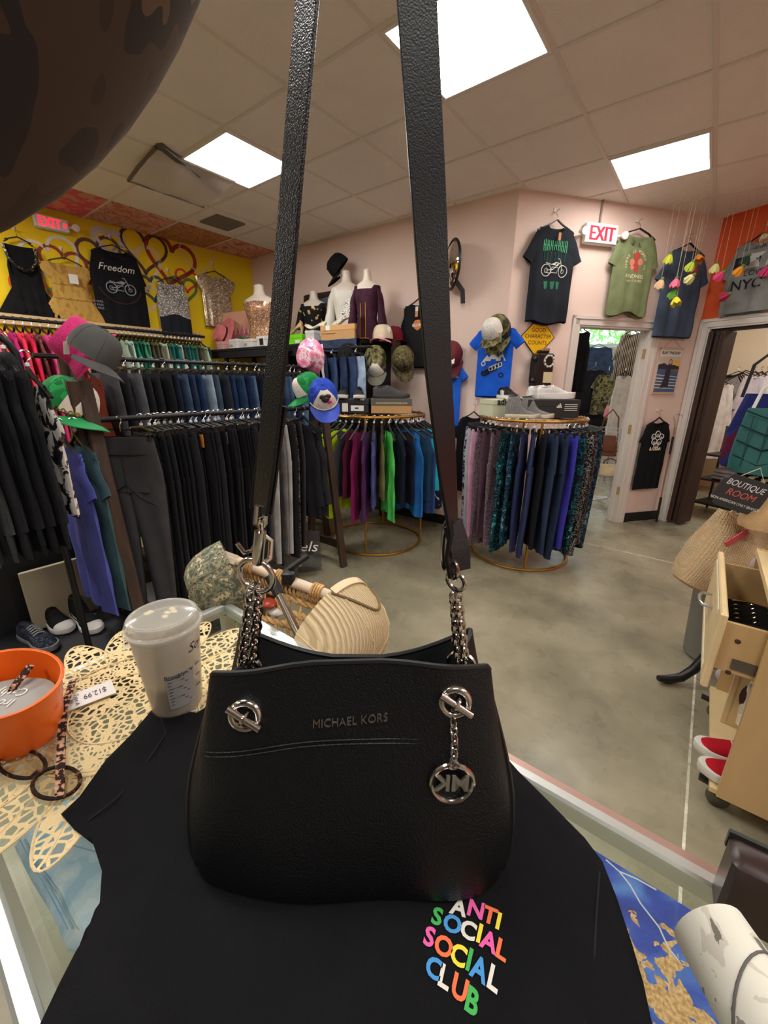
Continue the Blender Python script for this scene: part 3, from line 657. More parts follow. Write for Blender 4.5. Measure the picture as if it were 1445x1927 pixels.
# right of the corner: black motorcycle tee, olive tee, slate blue tee, small black tee
t, tp = wall_top(WD, 't_shirt', 'black tee with a green motorcycle print and paper tag, left of the exit sign', 't-shirt', (1051, 394), (1002, 500), (1083, 500), (1030, 607), F('tee_black', (34, 38, 46)), sl=.25, seed=1, nf=2.6, fold=.012, hemwave=-.012)
f = P(tp); mb = MB()
for i, x in enumerate((-.10, -.067, -.034, 0, .034, .067, .1)):
    for a in (-.009, .009): stroke(mb, f, [(x + a, -.29 - .03 * abs(x) * 4), (x + a * .8, -.225 + .1 * (x * x) * 8)], .0035)
    stroke(mb, f, [(x - .008, -.26), (x + .008, -.255)], .003)
    stroke(mb, f, [(x, -.30), (x * .96, -.37 - .2 * abs(sin(i * 2.1)) * .4)], .0022, 1)
bike(mb, f, 0.005, -.44, .145, 2)
for q in (-.06, 0, .05): poly(mb, f, [(q - .02, -.52), (q + .02, -.52), (q + .012, -.575), (q - .01, -.58)], 1)
mb.build('print', [INK_GR, INK_GR2, INK_W], t); tagpaper(t, .01, -.20, -.045, mat('kraft_tag', (196, 140, 90), .8), .022, .055)
t, tp = wall_top(WD, 't_shirt', 'olive green tee with red flower print above the window room doorway', 't-shirt', (1207, 412), (1154, 500), (1231, 500), (1190, 592), F('tee_olive', (120, 130, 92)), sl=.25, sang=66, seed=2, nf=2.8, fold=.011, nw=.13, nd=.1, hemwave=.02)
f = P(tp); mb = MB(); arc_text(mb, 'THERE IS POWER IN', f, 0, -.245, .10, .034, 210)
put_text(mb, 'KINDNESS', .042, lambda x, y: f(x, y - .44 + 0)); put_text(mb, 'AND IT IS FREE', .024, lambda x, y: f(x, y - .475))
for q, z, r, mi in ((0, -.28, .032, 1), (-.04, -.33, .026, 2), (.042, -.325, .026, 2), (.0, -.34, .03, 1), (.01, -.38, .026, 1), (-.03, -.37, .018, 2)): disc(mb, f, q, z, r, mi)
mb.build('print', [INK_C, INK_R, INK_P], t)
t, tp = wall_top(WD, 't_shirt', 'slate blue tee with faint chest lettering, hanging beside the orange wall', 't-shirt', (1302, 440), (1252, 530), (1327, 530), (1268, 634), F('tee_slate', (72, 86, 108)), sl=.27, seed=3, nf=2.4, fold=.016)
f = P(tp); mb = MB()
for i in range(9): x = -.10 + .025 * i; stroke(mb, f, [(x - .008, -.30), (x - .006, -.23), (x + .007, -.23), (x + .009, -.30)], .0028); stroke(mb, f, [(x - .008, -.265), (x + .008, -.265)], .0025)
mb.build('print', INK_B, t)
t, tp = wall_top(WD, 't_shirt', 'small black tee with grey group picture on the narrow wall between the doorways', 't-shirt', (1244, 772), (1204, 850), (1253, 850), (1212, 919), F('tee_ink', (20, 22, 26)), sl=.2, sang=70, seed=4, fold=.010)
f = P(tp); mb = MB()
for q, z, r in ((-.05, -.26, .026), (0, -.235, .03), (.05, -.26, .026), (-.03, -.31, .03), (.03, -.315, .03), (0, -.35, .028)): stroke(mb, f, circ(q, z, r, 10), .004); disc(mb, f, q, z - .01, r * .5, 1)
for i in range(5): x = -.06 + .03 * i; stroke(mb, f, [(x - .01, -.40), (x, -.37), (x + .01, -.40)], .004, 2)
mb.build('print', [INK_W, INK_G, INK_C], t)
t, tp = wall_top(WO, 't_shirt', 'grey tee with city lettering above the boutique doorway on the orange wall', 't-shirt', (1440, 420), (1385, 510), (1490, 500), (1400, 588), F('tee_grey', (138, 140, 138)), sl=.26, sang=68, seed=6, nf=2.4, fold=.014)
f = P(tp); mb = MB(); put_text(mb, 'NYC', .11, lambda x, y: f(x - .02, y - .46), bold=.002); put_text(mb, 'I LOVE', .06, lambda x, y: f(x - .0, y - .37)); put_text(mb, 'SU', .06, lambda x, y: f(x + .13, y - .27))
poly(mb, f, [(-.06, -.22), (.1, -.22), (.1, -.33), (-.06, -.33)], 1); put_text(mb, 'M', .07, lambda x, y: P(tp, .005)(x + .02, y - .275)); put_text(mb, 'IN THIS IS FOR', .03, lambda x, y: f(x, y - .18)); poly(mb, f, [(-.15, -.23), (-.075, -.23), (-.075, -.34), (-.15, -.34)], 0)
mb.build('print', [INK_K, mat('pale_ink', (200, 200, 196), .8)], t)
# back wall
t, tp = wall_top(WB, 't_shirt', 'royal blue tee with mountain print, under the camouflage and white caps', 't-shirt', (938, 585), (900, 680), (967, 672), (915, 745), F('tee_royal', (30, 92, 210)), sl=.15, sang=48, seed=7, hangm=False, fold=.005, sw=.17)
f = P(tp); mb = MB()
for i in range(7): stroke(mb, f, [(-.075 + .025 * i, -.34 + .03 * sin(i)), (-.075 + .025 * i, -.255)], .005, 0)
for pl in ([(-.1, -.40), (-.06, -.35), (-.04, -.37), (0, -.33), (.04, -.37), (.08, -.34), (.11, -.40)],): poly(mb, f, pl, 1)
for i in range(14): q, z = -.09 + .18 * ((i * .618) % 1), -.42 - .10 * ((i * .37) % 1); stroke(mb, f, circ(q, z, .018, 8), .005, 2 if i % 3 else 1)
mb.build('print', [INK_GOLD, INK_W, INK_K], t)
t, tp = wall_top(WB, 't_shirt', 'royal blue tee with white script, under the maroon cap beside the right bag strap', 't-shirt', (845, 655), (817, 730), (868, 730), (840, 800), F('tee_royal2', (38, 96, 208)), sl=.17, sang=50, seed=8, hangm=False)
f = P(tp); mb = MB(); put_text(mb, 'California', .06, lambda x, y: f(x + .0, y - .245), shear=.3); put_text(mb, 'EST. 1850', .022, lambda x, y: f(x, y - .30)); mb.build('print', INK_W, t)
t, tp = wall_top(WB, 'long_sleeve_shirt', 'black long sleeve shirt with orange shield logo, behind the right bag strap', 'shirt', (790, 545), (757, 630), (826, 630), (790, 690), F('tee_black2', (28, 28, 32)), sl=.55, sang=84, seed=9, se=.09)
f = P(tp); mb = MB(); poly(mb, f, [(-.05, -.29), (-.03, -.265), (0, -.26), (.03, -.265), (.05, -.29), (.04, -.33), (0, -.355), (-.04, -.33)], 0); poly(mb, P(tp, .005), [(-.058, -.295), (.058, -.295), (.058, -.318), (-.058, -.318)], 1)
put_text(mb, 'HARLEY', .024, lambda x, y: P(tp, .007)(x, y - .306), 2); mb.build('logo', [INK_O, INK_W, INK_K], t); tagpaper(t, 0, -.17, -.045, K_TAG, .03, .04); tagpaper(t, 0, -.215, -.046, mat('kraft_tag', (196, 140, 90), .8), .03, .045)
wall_top(WB, 't_shirt', 'black tee hanging low on the back wall between the two gold racks', 't-shirt', (893, 760), (866, 830), (926, 830), (880, 925), F('tee_black3', (20, 20, 24)), sl=.2, sang=62, seed=10)
# yellow wall
SEQK = cells('black_sequins', [(0, (16, 16, 18)), (.5, (40, 36, 34)), (.8, (150, 140, 130))], 120, 'cellcol', .3, metal=.3)
t, tp = wall_top(WY, 'tank_top', 'long black tank with sequinned straps at the left end of the yellow wall', 'tank top', (28, 428), (2, 540), (66, 540), (40, 602), F('velvet_black', (18, 18, 20)), sl=0, seed=11, strap=True, nw=.11, nd=.2, fold=.012, hem=.30)
f = P(tp, .004); mb = MB()
for sg in (-1, 1): stroke(mb, f, [(sg * .11, -.14), (sg * .095, -.24), (sg * .05, -.31), (0, -.335)], .014)
mb.build('sequin_trim', SEQK, t)
MUST = cells('mustard_crinkle', [(0, (176, 138, 66)), (.4, (190, 150, 76)), (.6, (166, 126, 56))], 22, detail=4, stretch=(1, 1, .5))
t, tp = wall_top(WY, 'tank_top', 'mustard tiered sleeveless top with white tag on the yellow wall', 'tank top', (117, 468), (88, 540), (160, 560), (140, 606), MUST, sl=0, seed=12, sw=.20, nw=.12, nd=.11, hem=.29, fold=.006, nf=5)
f = P(tp, .003); mb = MB()
for z in (-.30, -.42): stroke(mb, f, [(tp.hw((z - tp.zhem(0)) / (tp.zn - tp.zhem(0))) * (-.93 + 1.86 * i / 16), z + .006 * sin(i * 2)) for i in range(17)], .005)
mb.build('tier_seam', MUST, t); tagpaper(t, .03, -.25, -.05, K_TAG, .07, .08)
t, tp = wall_top(WY, 't_shirt', 'black tee with white script and motorcycle print on the yellow wall', 't-shirt', (209, 445), (170, 520), (272, 545), (240, 612), F('tee_black4', (22, 22, 26)), sl=.27, sang=74, seed=13, fold=.010, nw=.11, nd=.10, slope=.5)
f = P(tp); mb = MB(); put_text(mb, 'Freedom', .088, lambda x, y: f(x - .01, y - .28 + x * .02), shear=.35); bike(mb, f, 0, -.46, .16, 1, .003)
arc_text(mb, 'MOTORCYCLES', f, 0, -.17, .16, .032, 110, 2); stroke(mb, f, circ(0, -.40, .2, 14, 200, 340), .006, 2)
for z in (-.60, -.63, -.66): put_text(mb, 'MADE FREE', .026, lambda x, y: f(x - .24, y + z), 1)
mb.build('print', [INK_W, INK_G, INK_BR], t)
LEO = cells('snow_leopard', [(0, (226, 222, 212)), (.3, (230, 226, 218)), (.42, (40, 38, 40)), (.55, (160, 156, 150))], 55, 'voro')
t, tp = wall_top(WY, 'tank_top', 'leopard print tank with black lower half on the yellow wall', 'tank top', (318, 508), (297, 580), (357, 590), (335, 632), LEO, sl=0, seed=14, strap=True, nw=.10, nd=.13, fold=.008)
f = P(tp, .003); rows = []
for i in range(8):
    z = tp.zhem(0) + (.20) * i / 7; W = tp.hw(.3); rows.append([Vector((-W * .99 + 2 * W * .99 * j / 16, tp.front(-W * .99 + 2 * W * .99 * j / 16, z) - .004, z - .02 * cos(j / 16 * 2 * pi) * (i / 7))) for j in range(17)])
mb = MB(); mb.grid(rows); mb.build('lower_panel', F('tee_black', (34, 38, 46)), t)
SEQ = cells('gold_sequins', [(0, (150, 130, 104)), (.35, (180, 160, 130)), (.7, (206, 190, 164)), (.9, (250, 246, 236))], 95, 'cellcol', .25, metal=.5)
t, tp = wall_top(WY, 'sequin_top', 'champagne sequinned top at the right end of the yellow wall', 'top', (402, 496), (374, 560), (428, 560), (400, 614), SEQ, sl=0, seed=15, sw=.24, nw=.11, nd=.06, fold=.006, drop=.12)

# ------------------------------------------------------------------ signs and fittings on the walls
M_SIGNW = mat('sign_housing', (232, 230, 226), .45); M_LETR = mat('lit_red_letters', (255, 40, 60), .4, emit=1.3); M_LETR2 = mat('red_exit_letters', (226, 40, 66), .4, emit=.4)
def exit_sign(W, label, tl, br, lm, arrow, lamps):
    s0, z0 = W.px(*tl, .06); s1, z1 = W.px(*br, .06); w, h = s1 - s0, z0 - z1
    t = thing('exit_sign', label, 'exit sign', W.at((s0 + s1) / 2, (z0 + z1) / 2, .035), W.ang)
    MB().box((0, 0, 0), (w, .05, h), bev=.008).build('housing', M_SIGNW, t)
    MB().box((0, -.0262, 0), (w * .93, .003, h * .9), bev=.001).build('face', mat('sign_face', (236, 228, 224), .4), t)
    mb = MB(); vs, fs = text_geo('EXIT', 1.0); x0, x1 = min(v.x for v in vs), max(v.x for v in vs); y0, y1 = min(v.y for v in vs), max(v.y for v in vs)
    sx = w * (.62 if arrow else .76) / (x1 - x0); sy = h * .66 / (y1 - y0); ox = -.05 * w if arrow else 0
    for dx in ((-.003, .003) if arrow else (-.006, 0, .006)): mb.add([((v.x - (x0 + x1) / 2) * sx + ox + dx, -.0285 - abs(dx) * .05, (v.y - (y0 + y1) / 2) * sy) for v in vs], fs)
    if arrow:
        for a in (1, -1): mb.bar((w * .33, -.029, a * h * .13), (w * .41, -.029, 0), .002, .016)
    mb.build('letters', lm, t)
    for sg in lamps:
        hd = MB().lathe([(.010, 0), (.027, .010), (.031, .034), (.027, .038), (.002, .040)], 16, xf=Matrix.Translation((sg * (w / 2 + .042), -.03, -.0)) @ Matrix.Rotation(radians(100), 4, 'X')).tube([(sg * w / 2, 0, 0), (sg * (w / 2 + .06), -.02, 0)], .012)
        hd.build('lamp_head', M_SIGNW, t)
    return t, w, h
t, w, h = exit_sign(WD, 'white exit sign with red letters and two lamp heads on the pink wall', (1106, 416), (1160, 463), M_LETR2, False, (-1, 1))
MB().tube([(0, .025, h / 2), (0, .025, .33)], .008).build('conduit', mat('conduit_grey', (150, 134, 124), .5), t)
exit_sign(WY, 'glowing red exit sign with arrow at the top of the yellow wall', (60, 398), (133, 440), M_LETR, True, (1,))
s0, z0 = WD.px(1012, 634, .012)
t = thing('diamond_sign', 'yellow diamond sign reading good character counts, below the black motorcycle tee', 'sign', WD.at(s0, z0, .008), WD.ang); R = .17
def dia(r, y0, y1): 
    q = [(r, 0), (r * .04, r * .96), (-r * .04, r * .96), (-r, 0), (-r * .04, -r * .96), (r * .04, -r * .96)]; return MB().loft([[(a, y0, b) for a, b in q], [(a, y1, b) for a, b in q]])
dia(R, 0, -.004).build('backing', INK_K, t, smooth=False); dia(R * .95, -.004, -.006).build('face', mat('road_yellow', (246, 190, 16), .4), t, smooth=False)
mb = MB()
for i, s_ in enumerate(('GOOD', 'CHARACTER', 'COUNTS')): put_text(mb, s_, .046, lambda x, y: (x, -.0075, y + .055 - i * .052))
mb.build('lettering', INK_K, t)
# round convex mirror on its bracket
s0, z0 = WB.px(850, 498, .13)
t = thing('convex_mirror', 'round convex security mirror on a black bracket, beside the right bag strap', 'mirror', WB.at(s0, z0, .12), WB.ang - radians(44))
xf = Matrix.Rotation(radians(90), 4, 'X')
MB().lathe([(.19, -.012), (.172, .008), (.14, .026), (.09, .042), (.04, .05), (.002, .052)], 32, xf=xf, caps=(False, True)).build('mirror_dome', mat('mirror', (225, 225, 225), .03, 1.0), t)
MB().torus((0, 0, 0), .187, .012, (0, 1, 0), 36, 8).build('rim', K_BLACK, t)
MB().tube([(0, .02, -.1), (0.02, .10, -.2), (.02, .11, -.30)], 0, flat=(.02, .006), up=(1, 0, 0)).build('bracket', K_BLACK, t, smooth=False)
# poster of a woman on a shore
s0, z0 = WD.px(1240, 655, .01); s1, z1 = WD.px(1274, 740, .01); w, h = abs(s1 - s0) , z0 - z1
t = thing('poster', 'small poster reading slay the day with a woman at sunset, hung between the doorways', 'poster', WD.at((s0 + s1) / 2 - .01, (z0 + z1) / 2, .01), WD.ang); w = .26; h = .40
mb = MB().box((0, 0, 0), (w, .004, h))
def Q(y): return lambda a, b: (a, -.0022 - y, b)
poly(mb, Q(.0002), [(-w / 2, -.02), (w / 2, -.02), (w / 2, h * .34), (-w / 2, h * .34)], 1); poly(mb, Q(.0004), [(.02, .0), (w / 2, .0), (w / 2, h * .26), (.06, h * .26)], 2)
poly(mb, Q(.0006), [(-w / 2, .02), (-w / 2, .06), (-.06, .075), (0, .05), (.06, .06), (w / 2, .045), (w / 2, .02)], 3); poly(mb, Q(.0004), [(-w / 2, -h / 2), (w / 2, -h / 2), (w / 2, .02), (-w / 2, .02)], 4)
for i in range(5): poly(mb, Q(.0006), [(-w / 2, -.03 - i * .03), (w / 2, -.05 - i * .028), (w / 2, -.056 - i * .028), (-w / 2, -.04 - i * .03)], 0 if i % 2 else 1)
poly(mb, Q(.0008), [(-.02, .05), (.03, .055), (.035, -.02), (.04, -.15), (-.06, -.16), (-.03, -.06)], 3); disc(mb, Q(.0010), .012, .085, .022, 5); poly(mb, Q(.0009), [(-.01, .10), (.012, .115), (.035, .10), (.04, .03), (-.012, .035)], 3)
mb.build('print', [mat('poster_paper', (226, 222, 214), .6), mat('dusk_sky', (206, 196, 180), .6), INK_Y, mat('dark_figure', (52, 46, 62), .7), mat('sea_blue', (74, 98, 138), .6), mat('skin_ink', (206, 160, 130), .7)], t, smooth=False)
m2 = MB(); put_text(m2, 'SLAY THE DAY', .034, lambda x, y: (x, -.0034, y + h * .42), bold=.001); m2.build('lettering', INK_K, t)
b = MB(); 
for z in (h / 2 + .01, -h / 2 - .008): b.box((0, -.002, z), (w + .02, .012, .02))
b.build('wooden_slat', mat('pale_slat', (206, 172, 150), .6), t, smooth=False); MB().tube([(-.1, -.002, h / 2 + .02), (0, .004, h / 2 + .10), (.1, -.002, h / 2 + .02)], .0012, 5).build('cord', K_BLACK, t)
# pole with hook
a = WD.at(1.985, .02, .10); b = WD.at(2.03, 1.02, .035)
t = thing('reach_pole', 'slim wooden reach pole with wire hook and black grips leaning beside the small black tee', 'pole', a)
d = b - a
MB().tube([(0, 0, 0), d], .007, 8).build('shaft', mat('pole_wood', (150, 112, 96), .5), t)
MB().tube([(0, 0, -.015), d * .26], .012, 10).tube([d * .72, d * .9], .010, 10).build('grip', K_BLACK, t); 
MB().tube([d, d + Vector((-.01, .0, .06)), d + Vector((-.03, 0, .1)), d + Vector((0, 0, .13)), d + Vector((.04, .02, .12)), d + Vector((.045, .02, .10))], .004, 6).build('hook', K_STEEL, t)
# wooden toy-box style pay telephone on the wall
s0, z0 = WD.px(1017, 697, .06)
t = thing('wall_telephone', 'black rotary pay telephone mounted on the pink wall below the yellow diamond sign', 'telephone', WD.at(s0 + .01, z0, .06), WD.ang)
MB().box((0, 0, 0), (.17, .11, .28), bev=.012).box((0, .01, .155), (.1, .06, .03), bev=.008).build('housing', mat('phone_black', (20, 20, 22), .3), t)
mb = MB().torus((.025, -.056, .075), .046, .010, (0, 1, 0), 24, 6); o = mb.build('dial', mat('phone_chrome', (190, 190, 176), .3, .8), t)
mb = MB()
for i in range(10): a_ = 2 * pi * i / 10; mb.ball((.025 + .046 * cos(a_), -.064, .075 + .046 * sin(a_)), .009, 8, 6)
mb.build('finger_hole', K_WHITE, o); MB().box((.03, -.058, -.06), (.09, .004, .09)).build('instruction_card', mat('card_cream', (216, 206, 160), .6), t, smooth=False)
MB().tube([(-.11, -.03, .09), (-.125, -.035, .05), (-.12, -.03, -.03), (-.11, -.03, -.09)], [.026, .016, .016, .026], 10).ball((-.11, -.035, .09), .028).ball((-.11, -.035, -.09), .028).build('handset', mat('phone_black', (20, 20, 22), .3), t)
mb = MB()
for i in range(4): mb.box((-.03 + .02 * i, -.03, .172), (.012, .012, .02))
mb.build('coin_slot', mat('phone_chrome', (190, 190, 176), .3, .8), t, smooth=False)
# ------------------------------------------------------------------ caps, shoes, boxes
def crown_pt(a, e, rx=.088, ry=.10, h=.115):
    """a around (0 = front, -y), e 0 base .. 1 top"""
    c = cos(e * pi / 2) ** .55; k = 1 + .012 * abs(sin(3 * a))
    return (rx * c * sin(a) * k, -ry * c * cos(a) * k, h * sin(e * pi / 2) ** .9 * (1 + .06 * cos(a) * (1 - e)))
def cap(name, label, loc, rot, crown, brim=None, front=None, group=None, extras=None, seam=None, sc=1.0, floppy=0):
    t = thing(name, label, 'cap', loc, group=group, rot=rot); t.scale = (sc, sc, sc)
    brim = brim or crown; N = 36
    mb = MB(); mb.loft([[crown_pt(2 * pi * j / N, e) for j in range(N)] for e in (0, .12, .25, .4, .55, .7, .82, .92, .98)], caps=(False, True))
    ins = [[tuple(x * .955 for x in crown_pt(-2 * pi * j / N, e)) for j in range(N)] for e in (0, .3, .6, .85, .97)]; mb.loft(ins, caps=(False, True))
    o = mb.build('crown', crown, t)
    rows = []
    for i in range(5):
        r = i / 4; row = []
        for j in range(17):
            a = radians(-72 + 144 * j / 16); p = crown_pt(a, .0); out = .085 * (1 - (abs(a) / radians(78)) ** 2.6) * r
            row.append((p[0] * (1 + .10 * r), p[1] - out, .004 - .028 * (p[0] / .088) ** 2 - .012 * r))
        rows.append(row)
    bm = MB(); bm.grid(rows); bm.grid([[(x, y, z - .003) for x, y, z in r][::-1] for r in rows]); e1 = rows[-1]; bm.grid([e1, [(x, y, z - .003) for x, y, z in e1]])
    bm.build('brim', brim, t)
    if front:
        fr = MB(); fr.grid([[tuple(x * 1.014 for x in crown_pt(radians(-58 + 116 * j / 14) * (1 - .55 * e), e)) for j in range(15)] for e in (.02, .15, .3, .45, .6, .75, .86)]); fr.build('front_panel', front, t)
    MB().ball((0, 0, .1155), (.009, .009, .006), 10, 6).build('button', seam or crown, t)
    st = MB()
    for k in range(6): st.tube([tuple(x * 1.006 for x in crown_pt(2 * pi * k / 6 + pi / 6, e)) for e in (.0, .2, .4, .6, .8, .97)], .0012, 4)
    st.build('seam', seam or crown, o)
    if extras: extras(t)
    return t
def on_cap(px, py, k=1.03):
    """flat drawing spot on the front of a cap: px across, py up (metres)"""
    a = px / .10; e = min(.9, max(.02, py / .13)); return Vector(crown_pt(a * (1 + .5 * e), e)) * k
def bucket_hat(label, loc, rot, m, group=None, r=.088, h=.085, brim=.06, drop=.045):
    t = thing('bucket_hat', label, 'hat', loc, group=group, rot=rot)
    MB().lathe([(r * 1.04, 0), (r, h * .5), (r * .94, h * .9), (r * .86, h), (.004, h + .006)], 32, sy=1.12, caps=(False, True)).build('crown', m, t)
    MB().lathe([(r * 1.04, .002), (r + brim * .5, -drop * .5), (r + brim, -drop), (r + brim, -drop - .003), (r + brim * .5, -drop * .5 - .004), (r * 1.02, -.002)], 32, sy=1.12, caps=(False, False)).build('brim', m, t)
    return t
def shoe(name, label, loc, rot, up, sole, lace=None, L=.29, hi=0.0, group=None, toe=None, swoosh=None, cat='shoe', stripes=None, lining=K_BLACK, sl_h=.028):
    t = thing(name, label, cat, loc, group=group, rot=rot); N = 15; k = L / .29
    hw = lambda s: pw(s, [(0, .018), (.04, .031), (.25, .035), (.45, .034), (.7, .048), (.88, .042), (.97, .022), (1, .008)]) * k
    top = lambda s: pw(s, [(0, .075), (.06, .092 + hi), (.2, .088 + hi), (.36, .10 + hi * .9), (.5, .085), (.7, .06), (.88, .046), (.97, .034), (1, .02)]) * k
    S_ = [0, .03, .07, .14, .22, .3, .38, .46, .55, .65, .75, .84, .91, .96, 1]
    def ring(s, b0, b1, g, e):
        x = (s - .5) * L; w_ = hw(s) * g; return [(x, -w_ * (1 if cos(a) > 0 else -1) * abs(cos(a)) ** e, b0 + (b1 - b0) * max(0, sin(a)) ** e) for a in [pi * j / N for j in range(N + 1)]]
    mb = MB(); mb.loft([ring(s, sl_h * .6, max(top(s), sl_h), .97, .75) for s in S_]); o = mb.build('upper', up, t)
    mb = MB()
    def sr(s, z, g): return [((s - .5) * L, g * hw(s) * q, z + (.012 * k * max(0, s - .75) ** 1.2 * 4 if z < .02 else .006 * max(0, s - .75))) for q in (-1, 1)]
    pts = [(s, 1) for s in S_] + [(s, -1) for s in S_[::-1]]
    def sl(z, g): return [((s - .5) * L * (1.015 if g > 1 else 1), q * hw(s) * g, z + .010 * max(0, s - .78) * 3) for s, q in pts]
    mb.loft([sl(0, .98), sl(.004, 1.08), sl(sl_h * .8, 1.10), sl(sl_h, 1.04)]); mb.build('sole', sole, t)
    # dark opening and tongue
    oz = top(.2); mb = MB(); mb.lathe([(1, 0), (.9, .004), (.1, -.002)], 18, sx=.055 * k, sy=.026 * k, xf=Matrix.Translation(((.2 - .5) * L, 0, oz - .002)) @ Matrix.Rotation(radians(-8), 4, 'Y'), caps=(False, True)); mb.build('lining', lining, t)
    if lace:
        mb = MB()
        for i in range(5 + int(hi * 30)):
            s = .40 + .05 * i if not hi else .33 + .042 * i; z = top(s) ; w_ = hw(s) * .55
            mb.tube([((s - .5) * L, -w_, z * .93), ((s - .5) * L + .004, 0, z + .004), ((s + .02 - .5) * L, w_, z * .93)], .0028, 5)
        mb.build('laces', lace, t)
    if toe: MB().loft([ring(s, sl_h * .9, max(top(s), sl_h) , 1.02, .72) for s in (.80, .86, .91, .96, 1)]).build('toe_cap', toe, t)
    if swoosh:
        for sg in (-1, 1):
            mb = MB(); mb.add([((s - .5) * L, -sg * (hw(s) * .985 + .0012), z) for s, z in ((.16, .062), (.30, .040), (.45, .042), (.62, .056), (.45, .052), (.31, .053))], [(0, 1, 5), (1, 2, 4, 5), (2, 3, 4)]); mb.build('side_stripe', swoosh, o, smooth=False)
    if stripes:
        for sg in (-1, 1):
            mb = MB()
            for q in (.34, .42, .50): mb.tube([((q - .5) * L, -sg * hw(q) * .99, sl_h), ((q - .05 - .5) * L, -sg * hw(q - .05) * .9, top(q - .05) * .72)], .0045, 5)
            mb.build('side_stripe', stripes, o)
    return t
def pump(label, loc, rot, m, heel=.085, group=None, boot=0):
    t = thing('heeled_shoe' if not boot else 'heeled_boot', label, 'shoe', loc, group=group, rot=rot); N = 12; rings = []
    S_ = [0, .06, .15, .3, .45, .6, .72, .84, .93, 1]
    for s in S_:
        x = (s - .5) * .22; b = pw(s, [(0, heel), (.25, heel * .85), (.62, .006), (1, .004)]); w_ = pw(s, [(0, .022), (.2, .028), (.4, .022), (.68, .036), (.9, .022), (1, .004)]); h = pw(s, [(0, .05), (.12, .052), (.3, .03), (.5, .012), (.66, .03), (.8, .036), (1, .012)])
        if boot: h = pw(s, [(0, boot), (.2, boot), (.38, boot * .8), (.52, .06), (.7, .045), (1, .012)])
        rings.append([(x, -w_ * cos(a), b + h * max(0, sin(a)) ** .7 if sin(a) > 0 else b + .004 * sin(a)) for a in [2 * pi * j / N for j in range(N)]])
    MB().loft(rings).build('upper', m, t)
    MB().loft([[(-.105 + dx * q, dy * q, z) for dx, dy in ((-.016, -.016), (.016, -.016), (.016, .016), (-.016, .016))] for z, q in ((0, .4 if not boot else .9), (heel * .5, .55 if not boot else 1), (heel, 1.1))]).build('heel', m, t)
    return t
def shoe_box(label, loc, rz, d, body, lid=None, lid_h=.035, group=None, marks=None, name='shoe_box'):
    """d = (x, y, z); front faces -y"""
    t = thing(name, label, 'box', loc, rz, group)
    lid = lid or body
    MB().box((0, 0, (d[2] - lid_h * .2) / 2), (d[0], d[1], d[2] - lid_h * .2), bev=.002).build('body', body, t, smooth=False)
    MB().box((0, 0, d[2] - lid_h / 2), (d[0] + .006, d[1] + .006, lid_h), bev=.002).build('lid', lid, t, smooth=False)
    if marks: marks(t, -d[1] / 2 - .0042)
    return t
def label_on(t, name, x, z, w, h, y, m): return MB().box((x, y + .0005, z), (w, .001, h)).build(name, m, t, smooth=False)
def words(t, name, st, size, x, z, y, m, **k):
    mb = MB(); put_text(mb, st, size, lambda a, b: (x + a, y - .0008, z + b), **k); return mb.build(name, m, t, smooth=False)
def hangtag(t, pos, rot=(0, 0, 0), w=.03, h=.07): return MB().box((0, 0, -h / 2), (w, .0015, h)).tube([(0, 0, 0), (.004, 0, .02)], .0008, 4).build('price_tag', K_TAG, t, loc=pos, rot=rot)

# ------------------------------------------------------------------ black display unit along the back wall
FZ = 1.82
t = thing('display_shelf', 'long black display shelf along the back wall under the mannequins', 'shelf', (-3.76, 3.34, 0))
M_BK = mat('black_board', (22, 23, 27), .6)
MB().box((0, 0, FZ - .015), (2.18, .50, .03)).build('top_board', M_BK, t, smooth=False)
MB().box((0, -.24, FZ - .07), (2.18, .02, .09)).build('fascia', M_BK, t, smooth=False)
for x in (-1.07, -.36, .36, 1.07):
    MB().box((x, .12, FZ / 2 - .015), (.04, .04, FZ - .03)).build('post', M_BK, t, smooth=False)
MB().box((0, .22, .9), (2.1, .012, 1.7)).build('back_panel', M_BK, t, smooth=False)
MB().box((1.085, .08, FZ - .42), (.015, .30, .8)).build('end_panel', M_BK, t, smooth=False)
FZ2 = 1.78
t = thing('corner_shelf', 'short black shelf in the corner by the yellow wall carrying the pink hat', 'shelf', (-4.20, 2.91, 0))
MB().box((0, 0, FZ2 - .015), (1.16, .34, .03)).build('top_board', M_BK, t, smooth=False); MB().box((0, -.16, FZ2 - .06), (1.16, .02, .07)).build('fascia', M_BK, t, smooth=False)
for x in (-.55, .55): MB().box((x, .1, FZ2 / 2 - .015), (.04, .04, FZ2 - .03)).build('post', M_BK, t, smooth=False)
t = thing('denim_cloth', 'folded navy denim cloth spread over the right end of the black display shelf', 'cloth', (-2.93, 3.30, FZ))
rows = [[(-.27 + .54 * i / 10, -.27 + .5 * j / 8, .004 + .003 * sin(i * 1.3 + j)) for i in range(11)] for j in range(9)]
rows = [[(p[0], -.275, -.10 + .005 * sin(i)) for i, p in enumerate(rows[0])]] + [[(p[0], -.272, .002) for p in rows[0]]] + rows
mb = MB(); mb.grid(rows); mb.build('sheet', denim('navy_denim', (44, 56, 84)), t)
